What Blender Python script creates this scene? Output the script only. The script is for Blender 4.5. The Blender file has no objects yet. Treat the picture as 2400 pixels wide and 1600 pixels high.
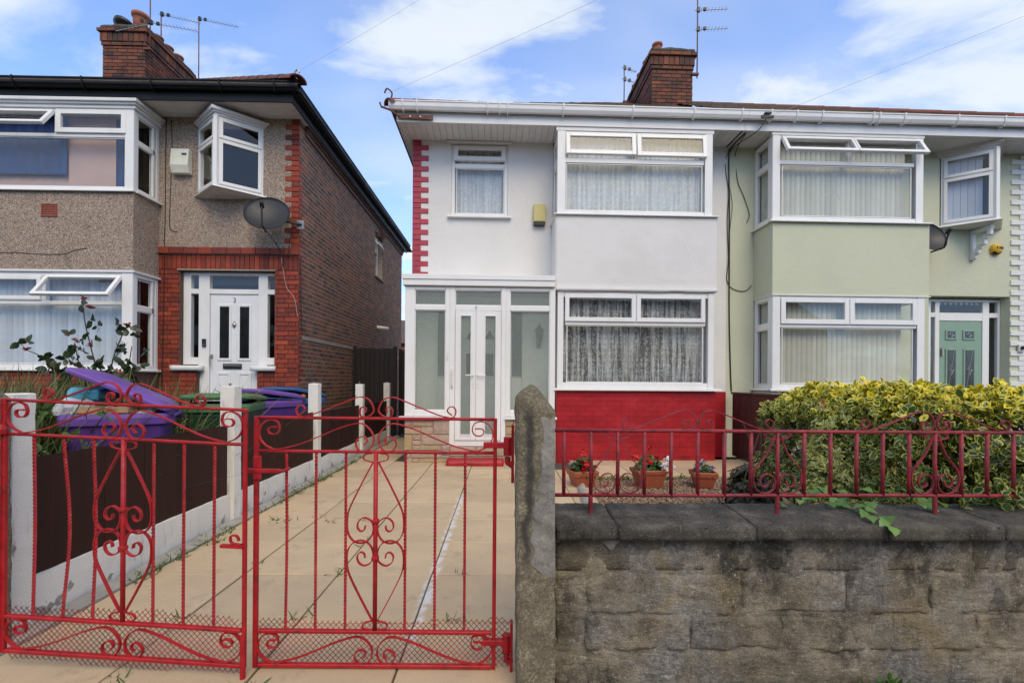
import bpy, math, random
import numpy as np
from mathutils import Vector, Matrix, noise
R = math.radians
rnd = random.Random(11)
nrg = np.random.default_rng(5)
sc = bpy.context.scene
COL = sc.collection

# ------------------------------------------------------------------ camera, sky, sun, exposure
cam = bpy.data.objects.new('camera', bpy.data.cameras.new('camera'))
COL.objects.link(cam)
cam.data.sensor_width = 36.0
cam.data.lens = 36.0 * 1106 / 2400
cam.data.shift_y = 91 / 2400
cam.data.clip_start = 0.05
cam.data.clip_end = 2000
cam.location = (0, 0, 1.25)
cam.rotation_euler = (Matrix.Rotation(R(-1.09), 3, 'Z') @ Matrix.Rotation(R(90), 3, 'X') @ Matrix.Rotation(R(0.4), 3, 'Z')).to_euler()
sc.camera = cam

SUN_EL, SUN_AZ = R(46), R(166)          # azimuth measured clockwise from +Y
world = bpy.data.worlds.new('World'); sc.world = world; world.use_nodes = True
wt = world.node_tree; wt.nodes.clear()
def wn(t, **k):
    n = wt.nodes.new(t)
    for a, v in k.items(): setattr(n, a, v)
    return n
def wl(a, b): wt.links.new(a, b)
sky = wn('ShaderNodeTexSky', sky_type='NISHITA', sun_disc=False, sun_elevation=SUN_EL, sun_rotation=SUN_AZ, air_density=1.0, dust_density=0.6, ozone_density=2.2)
tc = wn('ShaderNodeTexCoord'); sep = wn('ShaderNodeSeparateXYZ'); wl(tc.outputs['Generated'], sep.inputs[0])
def wm(op, a, b=None, clamp=False):
    n = wn('ShaderNodeMath', operation=op, use_clamp=clamp)
    for i, v in enumerate((a, b)):
        if v is None: continue
        if isinstance(v, (int, float)): n.inputs[i].default_value = v
        else: wl(v, n.inputs[i])
    return n.outputs[0]
zz = wm('ADD', wm('MAXIMUM', sep.outputs[2], 0.0), 0.16)
cmb = wn('ShaderNodeCombineXYZ')
wl(wm('DIVIDE', sep.outputs[0], zz), cmb.inputs[0]); wl(wm('DIVIDE', sep.outputs[1], zz), cmb.inputs[1])
mp = wn('ShaderNodeMapping'); wl(cmb.outputs[0], mp.inputs[0])
mp.inputs['Location'].default_value = (2.75, 0.3, 0); mp.inputs['Scale'].default_value = (0.8, 1.25, 1)
cn = wn('ShaderNodeTexNoise'); wl(mp.outputs[0], cn.inputs['Vector'])
cn.inputs['Scale'].default_value = 1.75; cn.inputs['Detail'].default_value = 8; cn.inputs['Roughness'].default_value = 0.56; cn.inputs['Distortion'].default_value = 0.35
cr = wn('ShaderNodeMapRange', interpolation_type='SMOOTHSTEP'); wl(cn.outputs['Fac'], cr.inputs[0])
cr.inputs[1].default_value = 0.41; cr.inputs[2].default_value = 0.61; cr.inputs[3].default_value = 0; cr.inputs[4].default_value = 0.93
cn2 = wn('ShaderNodeTexNoise'); wl(mp.outputs[0], cn2.inputs['Vector']); cn2.inputs['Scale'].default_value = 3.1; cn2.inputs['Detail'].default_value = 5
ccol = wn('ShaderNodeMix', data_type='RGBA'); wl(cn2.outputs['Fac'], ccol.inputs[0])
ccol.inputs[6].default_value = (5.3, 6.1, 7.0, 1); ccol.inputs[7].default_value = (7.2, 7.4, 7.3, 1)
blue = wn('ShaderNodeMix', data_type='RGBA', blend_type='MULTIPLY'); blue.inputs[0].default_value = 1.0
wl(sky.outputs[0], blue.inputs[6]); blue.inputs[7].default_value = (1.5, 1.85, 2.4, 1)
cn3 = wn('ShaderNodeTexNoise'); wl(mp.outputs[0], cn3.inputs['Vector']); cn3.inputs['Scale'].default_value = 0.7; cn3.inputs['Detail'].default_value = 4
veil = wn('ShaderNodeMapRange', interpolation_type='SMOOTHSTEP'); wl(cn3.outputs['Fac'], veil.inputs[0])
for q, v in enumerate((0.42, 0.66, 0.10, 0.55)): veil.inputs[q + 1].default_value = v
cover = wm('MAXIMUM', cr.outputs[0], veil.outputs[0])
cm = wn('ShaderNodeMix', data_type='RGBA'); wl(cover, cm.inputs[0]); wl(blue.outputs[2], cm.inputs[6]); wl(ccol.outputs[2], cm.inputs[7])
bg = wn('ShaderNodeBackground'); wl(cm.outputs[2], bg.inputs[0]); bg.inputs[1].default_value = 0.14
wo = wn('ShaderNodeOutputWorld'); wl(bg.outputs[0], wo.inputs[0])

sun = bpy.data.objects.new('sun', bpy.data.lights.new('sun', 'SUN')); COL.objects.link(sun)
sun.data.energy = 2.05; sun.data.angle = R(38); sun.data.color = (1.0, 0.81, 0.50)
sd = Vector((math.sin(SUN_AZ) * math.cos(SUN_EL), math.cos(SUN_AZ) * math.cos(SUN_EL), math.sin(SUN_EL)))
sun.rotation_euler = (-sd).to_track_quat('-Z', 'Y').to_euler(); sun.location = sd * 40

sc.view_settings.view_transform = 'Standard'; sc.view_settings.look = 'None'
sc.view_settings.exposure = 0.0; sc.view_settings.gamma = 1.0; sc.view_settings.use_curve_mapping = False
sc.cycles.use_denoising = True; sc.cycles.max_bounces = 8; sc.cycles.transparent_max_bounces = 16
sc.cycles.caustics_reflective = False; sc.cycles.caustics_refractive = False

# ------------------------------------------------------------------ node helpers and materials
class NT:
    def __init__(s, name):
        s.m = bpy.data.materials.new(name); s.m.use_nodes = True
        s.t = s.m.node_tree; s.t.nodes.clear()
        s.out = s.t.nodes.new('ShaderNodeOutputMaterial')
    def n(s, typ, i=None, **k):
        x = s.t.nodes.new('ShaderNode' + typ)
        for a, v in k.items(): setattr(x, a, v)
        for key, v in (i or {}).items(): s.put(x.inputs[key], v)
        return x
    def put(s, inp, v):
        if isinstance(v, bpy.types.NodeSocket): s.t.links.new(v, inp)
        else:
            if isinstance(v, (tuple, list)) and len(v) == 3 and inp.type == 'RGBA': v = (*v, 1)
            inp.default_value = v
    def pos(s): return s.n('NewGeometry').outputs['Position']
    def obj(s): return s.n('TexCoord').outputs['Object']
    def sc(s, vec, k):
        return s.n('Mapping', {'Vector': vec, 'Scale': k if isinstance(k, tuple) else (k, k, k)}).outputs[0]
    def noise(s, vec, scale, detail=4, rough=0.6, dist=0.0):
        return s.n('TexNoise', {'Vector': vec, 'Scale': scale, 'Detail': detail, 'Roughness': rough, 'Distortion': dist}).outputs['Fac']
    def vor(s, vec, scale, out='Distance', feature='F1', rand=1.0):
        return s.n('TexVoronoi', {'Vector': vec, 'Scale': scale, 'Randomness': rand}, feature=feature).outputs[out]
    def ramp(s, fac, stops, interp='LINEAR'):
        r = s.n('ValToRGB', {'Fac': fac}); e = r.color_ramp; e.interpolation = interp
        while len(e.elements) < len(stops): e.elements.new(0.5)
        for el, (p, c) in zip(e.elements, stops):
            el.position = p; el.color = (c, c, c, 1) if isinstance(c, (int, float)) else (*c, 1)
        return r.outputs[0]
    def mix(s, fac, a, b, blend='MIX'):
        x = s.n('Mix', None, data_type='RGBA', blend_type=blend)
        s.put(x.inputs[0], fac); s.put(x.inputs[6], a); s.put(x.inputs[7], b); return x.outputs[2]
    def math(s, op, a, b=0.0, clamp=False):
        x = s.n('Math', None, operation=op, use_clamp=clamp); s.put(x.inputs[0], a); s.put(x.inputs[1], b); return x.outputs[0]
    def step(s, v, lo, hi, a=0.0, b=1.0):
        return s.n('MapRange', {0: v, 1: lo, 2: hi, 3: a, 4: b}, interpolation_type='SMOOTHSTEP').outputs[0]
    def xyz(s, v): return s.n('SeparateXYZ', {0: v}).outputs
    def hash(s):
        return s.math('FRACT', s.math('ADD', s.math('MULTIPLY', s.n('ObjectInfo').outputs['Random'], 7.31), s.n('NewGeometry').outputs['Random Per Island']))
    def bump(s, h, strength=0.5, dist=0.01, normal=None):
        i = {'Height': h, 'Strength': strength, 'Distance': dist}
        if normal is not None: i['Normal'] = normal
        return s.n('Bump', i).outputs[0]
    def pbr(s, color, rough=0.6, normal=None, spec=0.5, metallic=0.0, coat=0.0, sub=None, trans=None):
        i = {'Base Color': color, 'Roughness': rough, 'Specular IOR Level': spec, 'Metallic': metallic, 'Coat Weight': coat}
        if normal is not None: i['Normal'] = normal
        p = s.n('BsdfPrincipled', i); s.t.links.new(p.outputs[0], s.out.inputs[0]); return p
    def shader(s, sh): s.t.links.new(sh, s.out.inputs[0])

def simple(name, col, rough=0.5, var=0.12, scale=14.0, bump=0.0, bscale=60.0, spec=0.5, metallic=0.0, streak=False, dirt=None, dscale=5.0, rand=0.0):
    """One base colour with soft mottling, optional dirt colour, relief and per-object variation."""
    a = NT(name); v = a.pos()
    if streak: v = a.sc(v, (1, 1, 0.12))
    f = a.noise(v, scale, 5)
    c = a.mix(a.step(f, 0.3, 0.75), tuple(x * (1 - var) for x in col), tuple(min(1, x * (1 + var)) for x in col))
    if rand: c = a.mix(1.0, c, a.ramp(a.hash(), [(0, 1 - rand), (1, 1 + rand)]), 'MULTIPLY')
    if dirt: c = a.mix(a.step(a.noise(a.pos(), dscale, 6, 0.65), dirt[1], dirt[1] + 0.22, 0, dirt[2]), c, dirt[0])
    nn = a.bump(a.noise(a.pos(), bscale, 5), bump, 0.006) if bump else None
    a.pbr(c, a.step(f, 0.2, 0.8, rough * 0.85, min(1, rough * 1.15)), nn, spec, metallic)
    return a.m

MAT = {}
def M_upvc():
    a = NT('white_upvc'); f = a.noise(a.sc(a.pos(), (1, 1, 0.35)), 3.0, 5)
    c = a.mix(a.step(f, 0.45, 0.75), (0.80, 0.788, 0.765), (0.74, 0.725, 0.69))
    a.pbr(c, 0.28, None, 0.45); return a.m
MAT['upvc'] = M_upvc()
MAT['soffit'] = simple('soffit_upvc', (0.72, 0.71, 0.70), 0.4, 0.05, 5, rand=0.03, dirt=((0.45, 0.42, 0.38), 0.6, 0.4), dscale=9)
MAT['gutter'] = simple('white_gutter_plastic', (0.74, 0.73, 0.72), 0.35, 0.05, 3, dirt=((0.42, 0.40, 0.36), 0.58, 0.5), dscale=6)
MAT['black'] = simple('black_painted_timber', (0.005, 0.005, 0.0055), 0.55, 0.3, 5, bump=0.15, spec=0.3)
MAT['blackplastic'] = simple('black_plastic', (0.014, 0.014, 0.015), 0.4, 0.2, 20)
MAT['cable'] = simple('black_cable', (0.02, 0.018, 0.018), 0.5, 0.2, 30)
MAT['wirewhite'] = simple('pale_grey_cable', (0.42, 0.39, 0.36), 0.5, 0.1, 30)
def M_render(name, base, patch, crack=0.0, streaky=0.3):
    a = NT(name); p = a.pos()
    big = a.noise(p, 1.3, 5, 0.55); fine = a.noise(p, 26, 6, 0.65)
    c = a.mix(a.step(big, 0.35, 0.72), base, patch)
    run = a.noise(a.sc(p, (5, 5, 0.4)), 2.2, 5)
    c = a.mix(a.step(run, 0.58, 0.8, 0, streaky), c, tuple(x * 0.72 for x in base))
    w = a.n('TexVoronoi', {'Vector': a.mix(0.12, p, a.n('TexNoise', {'Vector': p, 'Scale': 2.5}).outputs['Color']), 'Scale': 0.9}, feature='DISTANCE_TO_EDGE').outputs['Distance']
    ridge = a.step(w, 0.0, 0.012, 1, 0)
    ridge = a.math('MULTIPLY', ridge, a.step(a.noise(p, 1.1, 2), 0.55, 0.68))
    h = a.math('ADD', a.math('MULTIPLY', fine, 0.5), a.math('ADD', a.math('MULTIPLY', a.noise(p, 7, 3), 0.9), a.math('MULTIPLY', ridge, crack)))
    a.pbr(c, 0.72, a.bump(h, 0.42, 0.012), 0.3); return a.m
MAT['white_render'] = M_render('white_painted_render', (0.735, 0.712, 0.685), (0.685, 0.662, 0.635), 0.6, 0.24)
MAT['green_render'] = M_render('pale_green_painted_render', (0.575, 0.585, 0.43), (0.545, 0.55, 0.41), 0.0, 0.14)
def M_pebble():
    a = NT('pebbledash'); p = a.pos()
    col = a.n('TexVoronoi', {'Vector': p, 'Scale': 88.0}, feature='F1')
    s = a.xyz(col.outputs['Color'])[0]
    c = a.ramp(s, [(0, (0.27, 0.18, 0.13)), (0.35, (0.48, 0.355, 0.265)), (0.7, (0.62, 0.49, 0.385)), (0.93, (0.78, 0.69, 0.58)), (1, (0.38, 0.17, 0.10))])
    d = a.step(col.outputs['Distance'], 0.25, 0.75)
    c = a.mix(a.math('MULTIPLY', d, 0.65), c, (0.12, 0.095, 0.08))
    grime = a.noise(a.sc(p, (1.6, 1.6, 0.55)), 1.9, 6, 0.65)
    c = a.mix(a.step(grime, 0.53, 0.75, 0, 0.6), c, (0.10, 0.078, 0.062))
    h = a.math('SUBTRACT', 1.0, col.outputs['Distance'])
    a.pbr(c, 0.85, a.bump(h, 0.9, 0.012), 0.25); return a.m
MAT['pebble'] = M_pebble()
def M_brick(name, stops, soot=(0.05, 0.04, 0.035), sootamt=0.35, rough=0.75, pale=0.0):
    a = NT(name); p = a.pos()
    c = a.ramp(a.hash(), stops)
    c = a.mix(1.0, c, a.ramp(a.noise(p, 22, 5), [(0.25, 0.72), (0.75, 1.22)]), 'MULTIPLY')
    if pale: c = a.mix(a.step(a.noise(p, 9, 6, 0.7), 0.55, 0.72, 0, pale), c, (0.42, 0.35, 0.28))
    c = a.mix(a.step(a.noise(p, 1.7, 6, 0.65), 0.5, 0.72, 0, sootamt), c, soot)
    a.pbr(c, rough, a.bump(a.noise(p, 90, 5), 0.35, 0.004), 0.3); return a.m
MAT['redbrick'] = M_brick('smooth_red_brick', [(0, (0.19, 0.034, 0.020)), (0.3, (0.26, 0.044, 0.023)), (0.6, (0.32, 0.054, 0.027)), (0.85, (0.14, 0.031, 0.022)), (1, (0.36, 0.070, 0.030))], sootamt=0.3, rough=0.6)
MAT['brownbrick'] = M_brick('weathered_common_brick', [(0, (0.12, 0.066, 0.050)), (0.2, (0.20, 0.092, 0.060)), (0.4, (0.28, 0.115, 0.066)), (0.6, (0.105, 0.066, 0.055)), (0.8, (0.24, 0.125, 0.085)), (1, (0.34, 0.135, 0.07))], sootamt=0.42, pale=0.12)
MAT['chimneybrick'] = M_brick('sooty_chimney_brick', [(0, (0.11, 0.043, 0.031)), (0.25, (0.20, 0.062, 0.036)), (0.5, (0.06, 0.037, 0.031)), (0.75, (0.23, 0.078, 0.042)), (1, (0.085, 0.045, 0.035))], soot=(0.022, 0.019, 0.017), sootamt=0.95)
MAT['mortar'] = simple('lime_mortar', (0.42, 0.35, 0.28), 0.9, 0.2, 30, 0.3, 120, dirt=((0.16, 0.13, 0.10), 0.52, 0.55), dscale=2.4)
MAT['darkmortar'] = simple('dark_mortar', (0.115, 0.062, 0.045), 0.9, 0.2, 30, 0.3, 120)
def M_redmasonry():
    a = NT('red_masonry_paint'); p = a.pos()
    f = a.noise(a.sc(p, (1, 1, 2.2)), 2.3, 6, 0.6)
    c = a.ramp(f, [(0.25, (0.24, 0.008, 0.013)), (0.5, (0.35, 0.010, 0.016)), (0.72, (0.43, 0.020, 0.028))])
    c = a.mix(a.step(a.noise(a.sc(p, (2, 2, 9)), 5, 6, 0.7), 0.62, 0.75, 0, 0.35), c, (0.50, 0.13, 0.14))
    a.pbr(c, 0.45, a.bump(a.math('ADD', a.noise(p, 40, 5), a.math('MULTIPLY', a.noise(p, 9, 3), 1.2)), 0.35, 0.006), 0.4); return a.m
MAT['redmasonry'] = M_redmasonry()
MAT['quoinred'] = simple('dark_pink_quoin_paint', (0.40, 0.040, 0.062), 0.55, 0.16, 12, 0.3, 70, rand=0.1, dirt=((0.20, 0.035, 0.04), 0.58, 0.5), dscale=7)
MAT['quoinwhite'] = simple('white_quoin_paint', (0.72, 0.72, 0.70), 0.6, 0.05, 12, 0.2, 70)
def M_redmetal():
    a = NT('red_gloss_paint_on_iron'); p = a.pos()
    f = a.noise(p, 11, 7, 0.7)
    c = a.ramp(f, [(0.25, (0.20, 0.005, 0.009)), (0.45, (0.37, 0.009, 0.014)), (0.6, (0.44, 0.014, 0.018)), (0.78, (0.52, 0.045, 0.045))])
    c = a.mix(a.step(a.noise(p, 30, 7, 0.78), 0.57, 0.63, 0, 0.85), c, (0.085, 0.018, 0.013))
    c = a.mix(a.step(a.noise(p, 4.5, 5, 0.6), 0.54, 0.72, 0, 0.35), c, (0.16, 0.010, 0.014))
    a.pbr(c, a.step(a.noise(p, 25, 4), 0.3, 0.7, 0.30, 0.65), a.bump(a.math('ADD', a.noise(p, 160, 4), a.noise(p, 45, 3)), 0.6, 0.003), 0.4); return a.m
MAT['redmetal'] = M_redmetal()
MAT['oldred'] = simple('faded_dark_red_iron_paint', (0.25, 0.018, 0.028), 0.55, 0.4, 20, 0.6, 110, dirt=((0.07, 0.012, 0.014), 0.52, 0.75), dscale=26)
MAT['wiremesh'] = simple('red_painted_wire', (0.13, 0.014, 0.016), 0.6, 0.4, 10, spec=0.25, dirt=((0.38, 0.012, 0.018), 0.40, 0.9), dscale=4.5)
MAT['rust'] = simple('rusty_iron', (0.15, 0.06, 0.04), 0.75, 0.4, 25, 0.4, 90)
MAT['galv'] = simple('galvanised_steel', (0.35, 0.35, 0.35), 0.45, 0.2, 30, metallic=0.7)
MAT['brass'] = simple('tarnished_chrome', (0.45, 0.40, 0.36), 0.3, 0.2, 30, metallic=0.9)
def M_slab():
    a = NT('beige_paving_slab'); p = a.pos(); x = a.xyz(p)
    c = a.mix(a.step(a.noise(p, 2.2, 6, 0.6), 0.35, 0.7), (0.56, 0.42, 0.265), (0.49, 0.37, 0.24))
    c = a.mix(1.0, c, a.ramp(a.hash(), [(0, 0.88), (1, 1.08)]), 'MULTIPLY')
    c = a.mix(1.0, c, a.ramp(a.noise(p, 150, 4, 0.7), [(0.3, 0.88), (0.7, 1.1)]), 'MULTIPLY')
    c = a.mix(a.step(a.noise(p, 3.6, 7, 0.72), 0.54, 0.70, 0, 0.5), c, (0.29, 0.22, 0.155))
    c = a.mix(a.step(a.noise(p, 31, 3, 0.6), 0.70, 0.74, 0, 0.6), c, (0.14, 0.10, 0.07))
    # spilt cement along one joint
    wob = a.math('ADD', x[0], a.math('MULTIPLY', a.math('SUBTRACT', a.noise(p, 7, 5), 0.5), 0.10))
    band = a.step(a.math('ABSOLUTE', a.math('ADD', wob, 0.435)), 0.010, 0.046, 1, 0)
    lim = a.math('MULTIPLY', a.step(x[1], 2.0, 2.5), a.step(x[1], 4.9, 5.4, 1, 0))
    band = a.math('MULTIPLY', a.math('MULTIPLY', band, lim), a.step(a.noise(p, 13, 6, 0.7), 0.36, 0.56))
    c = a.mix(a.math('MULTIPLY', band, 0.85), c, (0.66, 0.64, 0.62))
    a.pbr(c, 0.82, a.bump(a.noise(p, 170, 5), 0.3, 0.003), 0.25); return a.m
MAT['slab'] = M_slab()
MAT['paveslab'] = simple('grey_paving_slab', (0.36, 0.29, 0.20), 0.85, 0.14, 4, 0.3, 150, rand=0.1, dirt=((0.30, 0.155, 0.05), 0.56, 0.5), dscale=3)
MAT['joint'] = simple('dark_joint_soil', (0.075, 0.065, 0.048), 0.95, 0.35, 30, 0.6, 80, dirt=((0.05, 0.075, 0.02), 0.5, 0.7), dscale=4)
MAT['concrete'] = simple('plain_concrete', (0.36, 0.33, 0.28), 0.9, 0.16, 9, 0.4, 90, dirt=((0.16, 0.14, 0.11), 0.55, 0.5), dscale=4)
MAT['asphalt'] = simple('asphalt', (0.05, 0.05, 0.052), 0.9, 0.2, 30, 0.6, 160)
MAT['soil'] = simple('garden_soil', (0.045, 0.034, 0.024), 0.95, 0.35, 14, 0.8, 60)
def M_stone(name, dark, hv):
    a = NT(name); p = a.pos()
    w = a.n('TexNoise', {'Vector': p, 'Scale': 3.0, 'Detail': 3.0}).outputs['Color']
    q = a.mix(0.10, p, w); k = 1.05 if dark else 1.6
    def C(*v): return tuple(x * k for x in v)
    c = a.ramp(a.noise(q, 7.5, 8, 0.72), [(0.28, C(0.052, 0.045, 0.036)), (0.44, C(0.135, 0.116, 0.085)), (0.58, C(0.215, 0.186, 0.137)), (0.76, C(0.33, 0.295, 0.235))])
    c = a.mix(a.step(a.noise(q, 2.1, 6), 0.44, 0.60, 0, 0.75), c, a.ramp(a.noise(p, 38, 6, 0.75), [(0.32, C(0.060, 0.058, 0.056)), (0.68, C(0.27, 0.262, 0.258))]))
    c = a.mix(a.step(a.noise(q, 3.4, 6, 0.6, 0.4), 0.53, 0.66, 0, 0.55), c, C(0.20, 0.155, 0.08))
    c = a.mix(a.step(a.noise(a.sc(q, (1.3, 1.3, 0.8)), 3.7, 8, 0.74), 0.50, 0.64, 0, 0.8), c, C(0.032, 0.030, 0.027))
    c = a.mix(a.step(a.noise(p, 70, 5, 0.8), 0.585, 0.66, 0, 0.65), c, C(0.46, 0.43, 0.38))
    c = a.mix(a.step(a.noise(p, 85, 4, 0.8), 0.60, 0.68, 0, 0.75), c, C(0.025, 0.023, 0.020))
    if hv: c = a.mix(1.0, c, a.ramp(a.hash(), [(0, 1 - hv), (1, 1 + hv)]), 'MULTIPLY')
    c = a.mix(1.0, c, a.ramp(a.noise(p, 180, 3, 0.8), [(0.3, 0.6), (0.7, 1.42)]), 'MULTIPLY')
    h = a.math('ADD', a.noise(p, 55, 8, 0.8), a.math('MULTIPLY', a.noise(a.sc(q, (1, 1, 2.4)), 12, 6, 0.65), 1.5))
    a.pbr(c, 0.92, a.bump(h, 1.0, 0.018), 0.2); return a.m
MAT['stone'] = M_stone('weathered_gritstone', False, 0.14)
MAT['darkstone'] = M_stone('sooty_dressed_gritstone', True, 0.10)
MAT['wallmortar'] = M_stone('smeared_wall_pointing', False, 0.0)
def M_coping():
    a = NT('lichen_dark_concrete_coping'); p = a.pos()
    c = a.ramp(a.noise(p, 9, 7, 0.66), [(0.3, (0.034, 0.031, 0.027)), (0.55, (0.092, 0.083, 0.070)), (0.75, (0.19, 0.172, 0.142))])
    c = a.mix(a.step(a.noise(p, 85, 6, 0.8), 0.54, 0.66, 0, 0.5), c, (0.34, 0.31, 0.27))
    c = a.mix(1.0, c, a.ramp(a.noise(p, 230, 3, 0.8), [(0.3, 0.5), (0.7, 1.6)]), 'MULTIPLY')
    c = a.mix(a.step(a.noise(p, 110, 5, 0.8), 0.60, 0.68, 0, 0.7), c, (0.02, 0.018, 0.016))
    c = a.mix(a.math('MULTIPLY', a.step(a.vor(p, 26), 0.10, 0.2, 0.9, 0), a.step(a.noise(p, 5, 4), 0.5, 0.6)), c, (0.014, 0.013, 0.012))
    c = a.mix(a.step(a.noise(p, 2.0, 4), 0.56, 0.7, 0, 0.4), c, (0.20, 0.18, 0.14))
    a.pbr(c, 0.93, a.bump(a.noise(p, 60, 8, 0.8), 1.0, 0.010), 0.2); return a.m
MAT['coping'] = M_coping()
def M_postc():
    a = NT('aggregate_concrete_post'); p = a.pos(); o = a.xyz(a.obj()); z = o[2]
    c = a.ramp(a.noise(p, 85, 6, 0.8), [(0.3, (0.085, 0.070, 0.048)), (0.5, (0.20, 0.17, 0.118)), (0.7, (0.42, 0.37, 0.28))])
    c = a.mix(a.step(a.noise(p, 7, 7, 0.68), 0.46, 0.64, 0, 0.6), c, (0.10, 0.086, 0.060))
    c = a.mix(a.math('MULTIPLY', a.step(a.noise(p, 10, 7, 0.72), 0.54, 0.62), a.step(a.noise(p, 120, 4, 0.7), 0.48, 0.6, 0, 0.75)), c, (0.46, 0.44, 0.28))
    mid = a.math('ADD', -0.022, a.math('MULTIPLY', a.math('SUBTRACT', a.noise(p, 5, 4), 0.5), 0.11))
    st = a.math('MULTIPLY', a.step(a.math('ABSOLUTE', a.math('SUBTRACT', o[0], mid)), 0.004, 0.028, 1, 0), a.math('MULTIPLY', a.step(z, 0.42, 0.6), a.step(z, 1.1, 1.18, 1, 0)))
    c = a.mix(a.math('MULTIPLY', st, 0.85), c, (0.045, 0.044, 0.044))
    a.pbr(c, 0.92, a.bump(a.noise(p, 120, 7, 0.75), 0.9, 0.007), 0.2); return a.m
MAT['postc'] = M_postc()
def M_patch():
    a = NT('smeared_grey_mortar'); p = a.pos()
    c = a.ramp(a.noise(p, 8, 6, 0.6), [(0.3, (0.15, 0.138, 0.125)), (0.55, (0.27, 0.25, 0.225)), (0.8, (0.36, 0.335, 0.30))])
    c = a.mix(a.step(a.noise(p, 12, 6, 0.7), 0.56, 0.7, 0, 0.6), c, (0.09, 0.085, 0.08)); c = a.mix(1.0, c, a.ramp(a.noise(p, 140, 4, 0.7), [(0.3, 0.75), (0.7, 1.25)]), 'MULTIPLY')
    a.pbr(c, 0.92, a.bump(a.noise(p, 60, 7, 0.7), 0.8, 0.008), 0.2); return a.m
MAT['patch'] = M_patch()
def M_whitepost():
    a = NT('flaking_white_paint_on_concrete'); p = a.pos(); z = a.xyz(p)[2]
    flake = a.noise(p, 5.5, 8, 0.62)
    low = a.step(z, 0.0, 0.16, 0.10, 0.0)
    m = a.step(a.math('ADD', flake, low), 0.655, 0.69)
    c = a.mix(m, (0.75, 0.72, 0.66), (0.31, 0.28, 0.235))
    c = a.mix(a.step(a.noise(p, 70, 4, 0.6), 0.70, 0.76, 0, 0.8), c, (0.10, 0.09, 0.08))
    c = a.mix(a.step(a.noise(a.sc(p, (4, 4, 0.8)), 5, 5), 0.54, 0.74, 0, 0.55), c, (0.30, 0.27, 0.22))
    a.pbr(c, 0.8, a.bump(a.math('ADD', a.noise(p, 110, 5), a.math('MULTIPLY', m, -0.6)), 0.8, 0.006), 0.25); return a.m
MAT['whitepost'] = M_whitepost()
MAT['wood'] = simple('dark_brown_stained_wood', (0.034, 0.0118, 0.0080), 0.7, 0.3, 9, 0.35, 40, spec=0.25, streak=True, rand=0.12, dirt=((0.08, 0.05, 0.04), 0.66, 0.3), dscale=6)
MAT['woodred'] = simple('reddish_brown_stained_wood', (0.075, 0.020, 0.016), 0.6, 0.25, 9, 0.35, 40, streak=True, rand=0.12)
MAT['woodblack'] = simple('near_black_stained_wood', (0.016, 0.009, 0.0075), 0.65, 0.3, 9, 0.35, 40, streak=True, rand=0.15)
def plastic(name, col, fade): return simple(name, col, 0.42, 0.10, 3.0, 0.12, 180, dirt=(fade, 0.52, 0.35), dscale=3.5)
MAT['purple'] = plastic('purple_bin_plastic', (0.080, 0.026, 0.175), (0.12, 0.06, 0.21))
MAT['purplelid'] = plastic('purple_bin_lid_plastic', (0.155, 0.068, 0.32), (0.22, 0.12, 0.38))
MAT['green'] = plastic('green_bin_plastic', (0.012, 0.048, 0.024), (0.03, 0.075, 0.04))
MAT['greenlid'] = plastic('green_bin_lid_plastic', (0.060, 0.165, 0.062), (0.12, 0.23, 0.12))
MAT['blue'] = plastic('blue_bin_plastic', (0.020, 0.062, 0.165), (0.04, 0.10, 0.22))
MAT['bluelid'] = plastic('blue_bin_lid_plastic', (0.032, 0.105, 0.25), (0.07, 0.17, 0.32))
MAT['terracotta'] = simple('terracotta_plastic', (0.34, 0.085, 0.040), 0.5, 0.12, 8, 0.15, 80)
MAT['chimneypot'] = simple('clay_chimney_pot', (0.31, 0.095, 0.052), 0.75, 0.2, 7, 0.3, 60, dirt=((0.09, 0.04, 0.03), 0.55, 0.5), dscale=6)
MAT['tile'] = M_brick('brown_roof_tile', [(0, (0.10, 0.075, 0.06)), (0.5, (0.14, 0.095, 0.07)), (1, (0.085, 0.07, 0.058))], sootamt=0.4, rough=0.85)
MAT['hiptile'] = M_brick('red_clay_ridge_tile', [(0, (0.23, 0.075, 0.05)), (0.5, (0.19, 0.065, 0.048)), (1, (0.14, 0.06, 0.045))], sootamt=0.45, rough=0.8)
MAT['lead'] = simple('lead_flashing', (0.22, 0.22, 0.23), 0.6, 0.2, 10)
MAT['doorwhite'] = simple('white_composite_door', (0.76, 0.76, 0.76), 0.35, 0.03, 4)
MAT['doorgreen'] = simple('sage_green_composite_door', (0.235, 0.355, 0.265), 0.4, 0.05, 5)
MAT['cream'] = simple('aged_cream_plastic', (0.70, 0.69, 0.58), 0.45, 0.05, 9, dirt=((0.45, 0.42, 0.30), 0.6, 0.4), dscale=8)
MAT['yellowbox'] = simple('faded_yellow_plastic', (0.58, 0.50, 0.19), 0.45, 0.06, 9)
MAT['yellow'] = simple('bright_yellow_plastic', (0.72, 0.44, 0.025), 0.35, 0.05, 9)
MAT['ink'] = simple('black_print', (0.015, 0.015, 0.015), 0.6, 0.1, 9)
MAT['inkgrey'] = simple('pale_grey_print', (0.45, 0.43, 0.55), 0.6, 0.1, 9)
MAT['greyprint'] = simple('grey_numeral', (0.16, 0.16, 0.17), 0.4, 0.1, 9)
MAT['redbrickvent'] = simple('terracotta_air_brick', (0.27, 0.062, 0.038), 0.75, 0.15, 20, 0.3, 80)
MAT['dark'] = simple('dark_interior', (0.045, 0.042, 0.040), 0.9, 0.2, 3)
MAT['innerwall'] = simple('porch_inner_wall', (0.86, 0.86, 0.82), 0.7, 0.05, 3)
MAT['darkglass'] = simple('dark_obscured_glass', (0.012, 0.013, 0.014), 0.12, 0.3, 4, spec=0.6)
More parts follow.
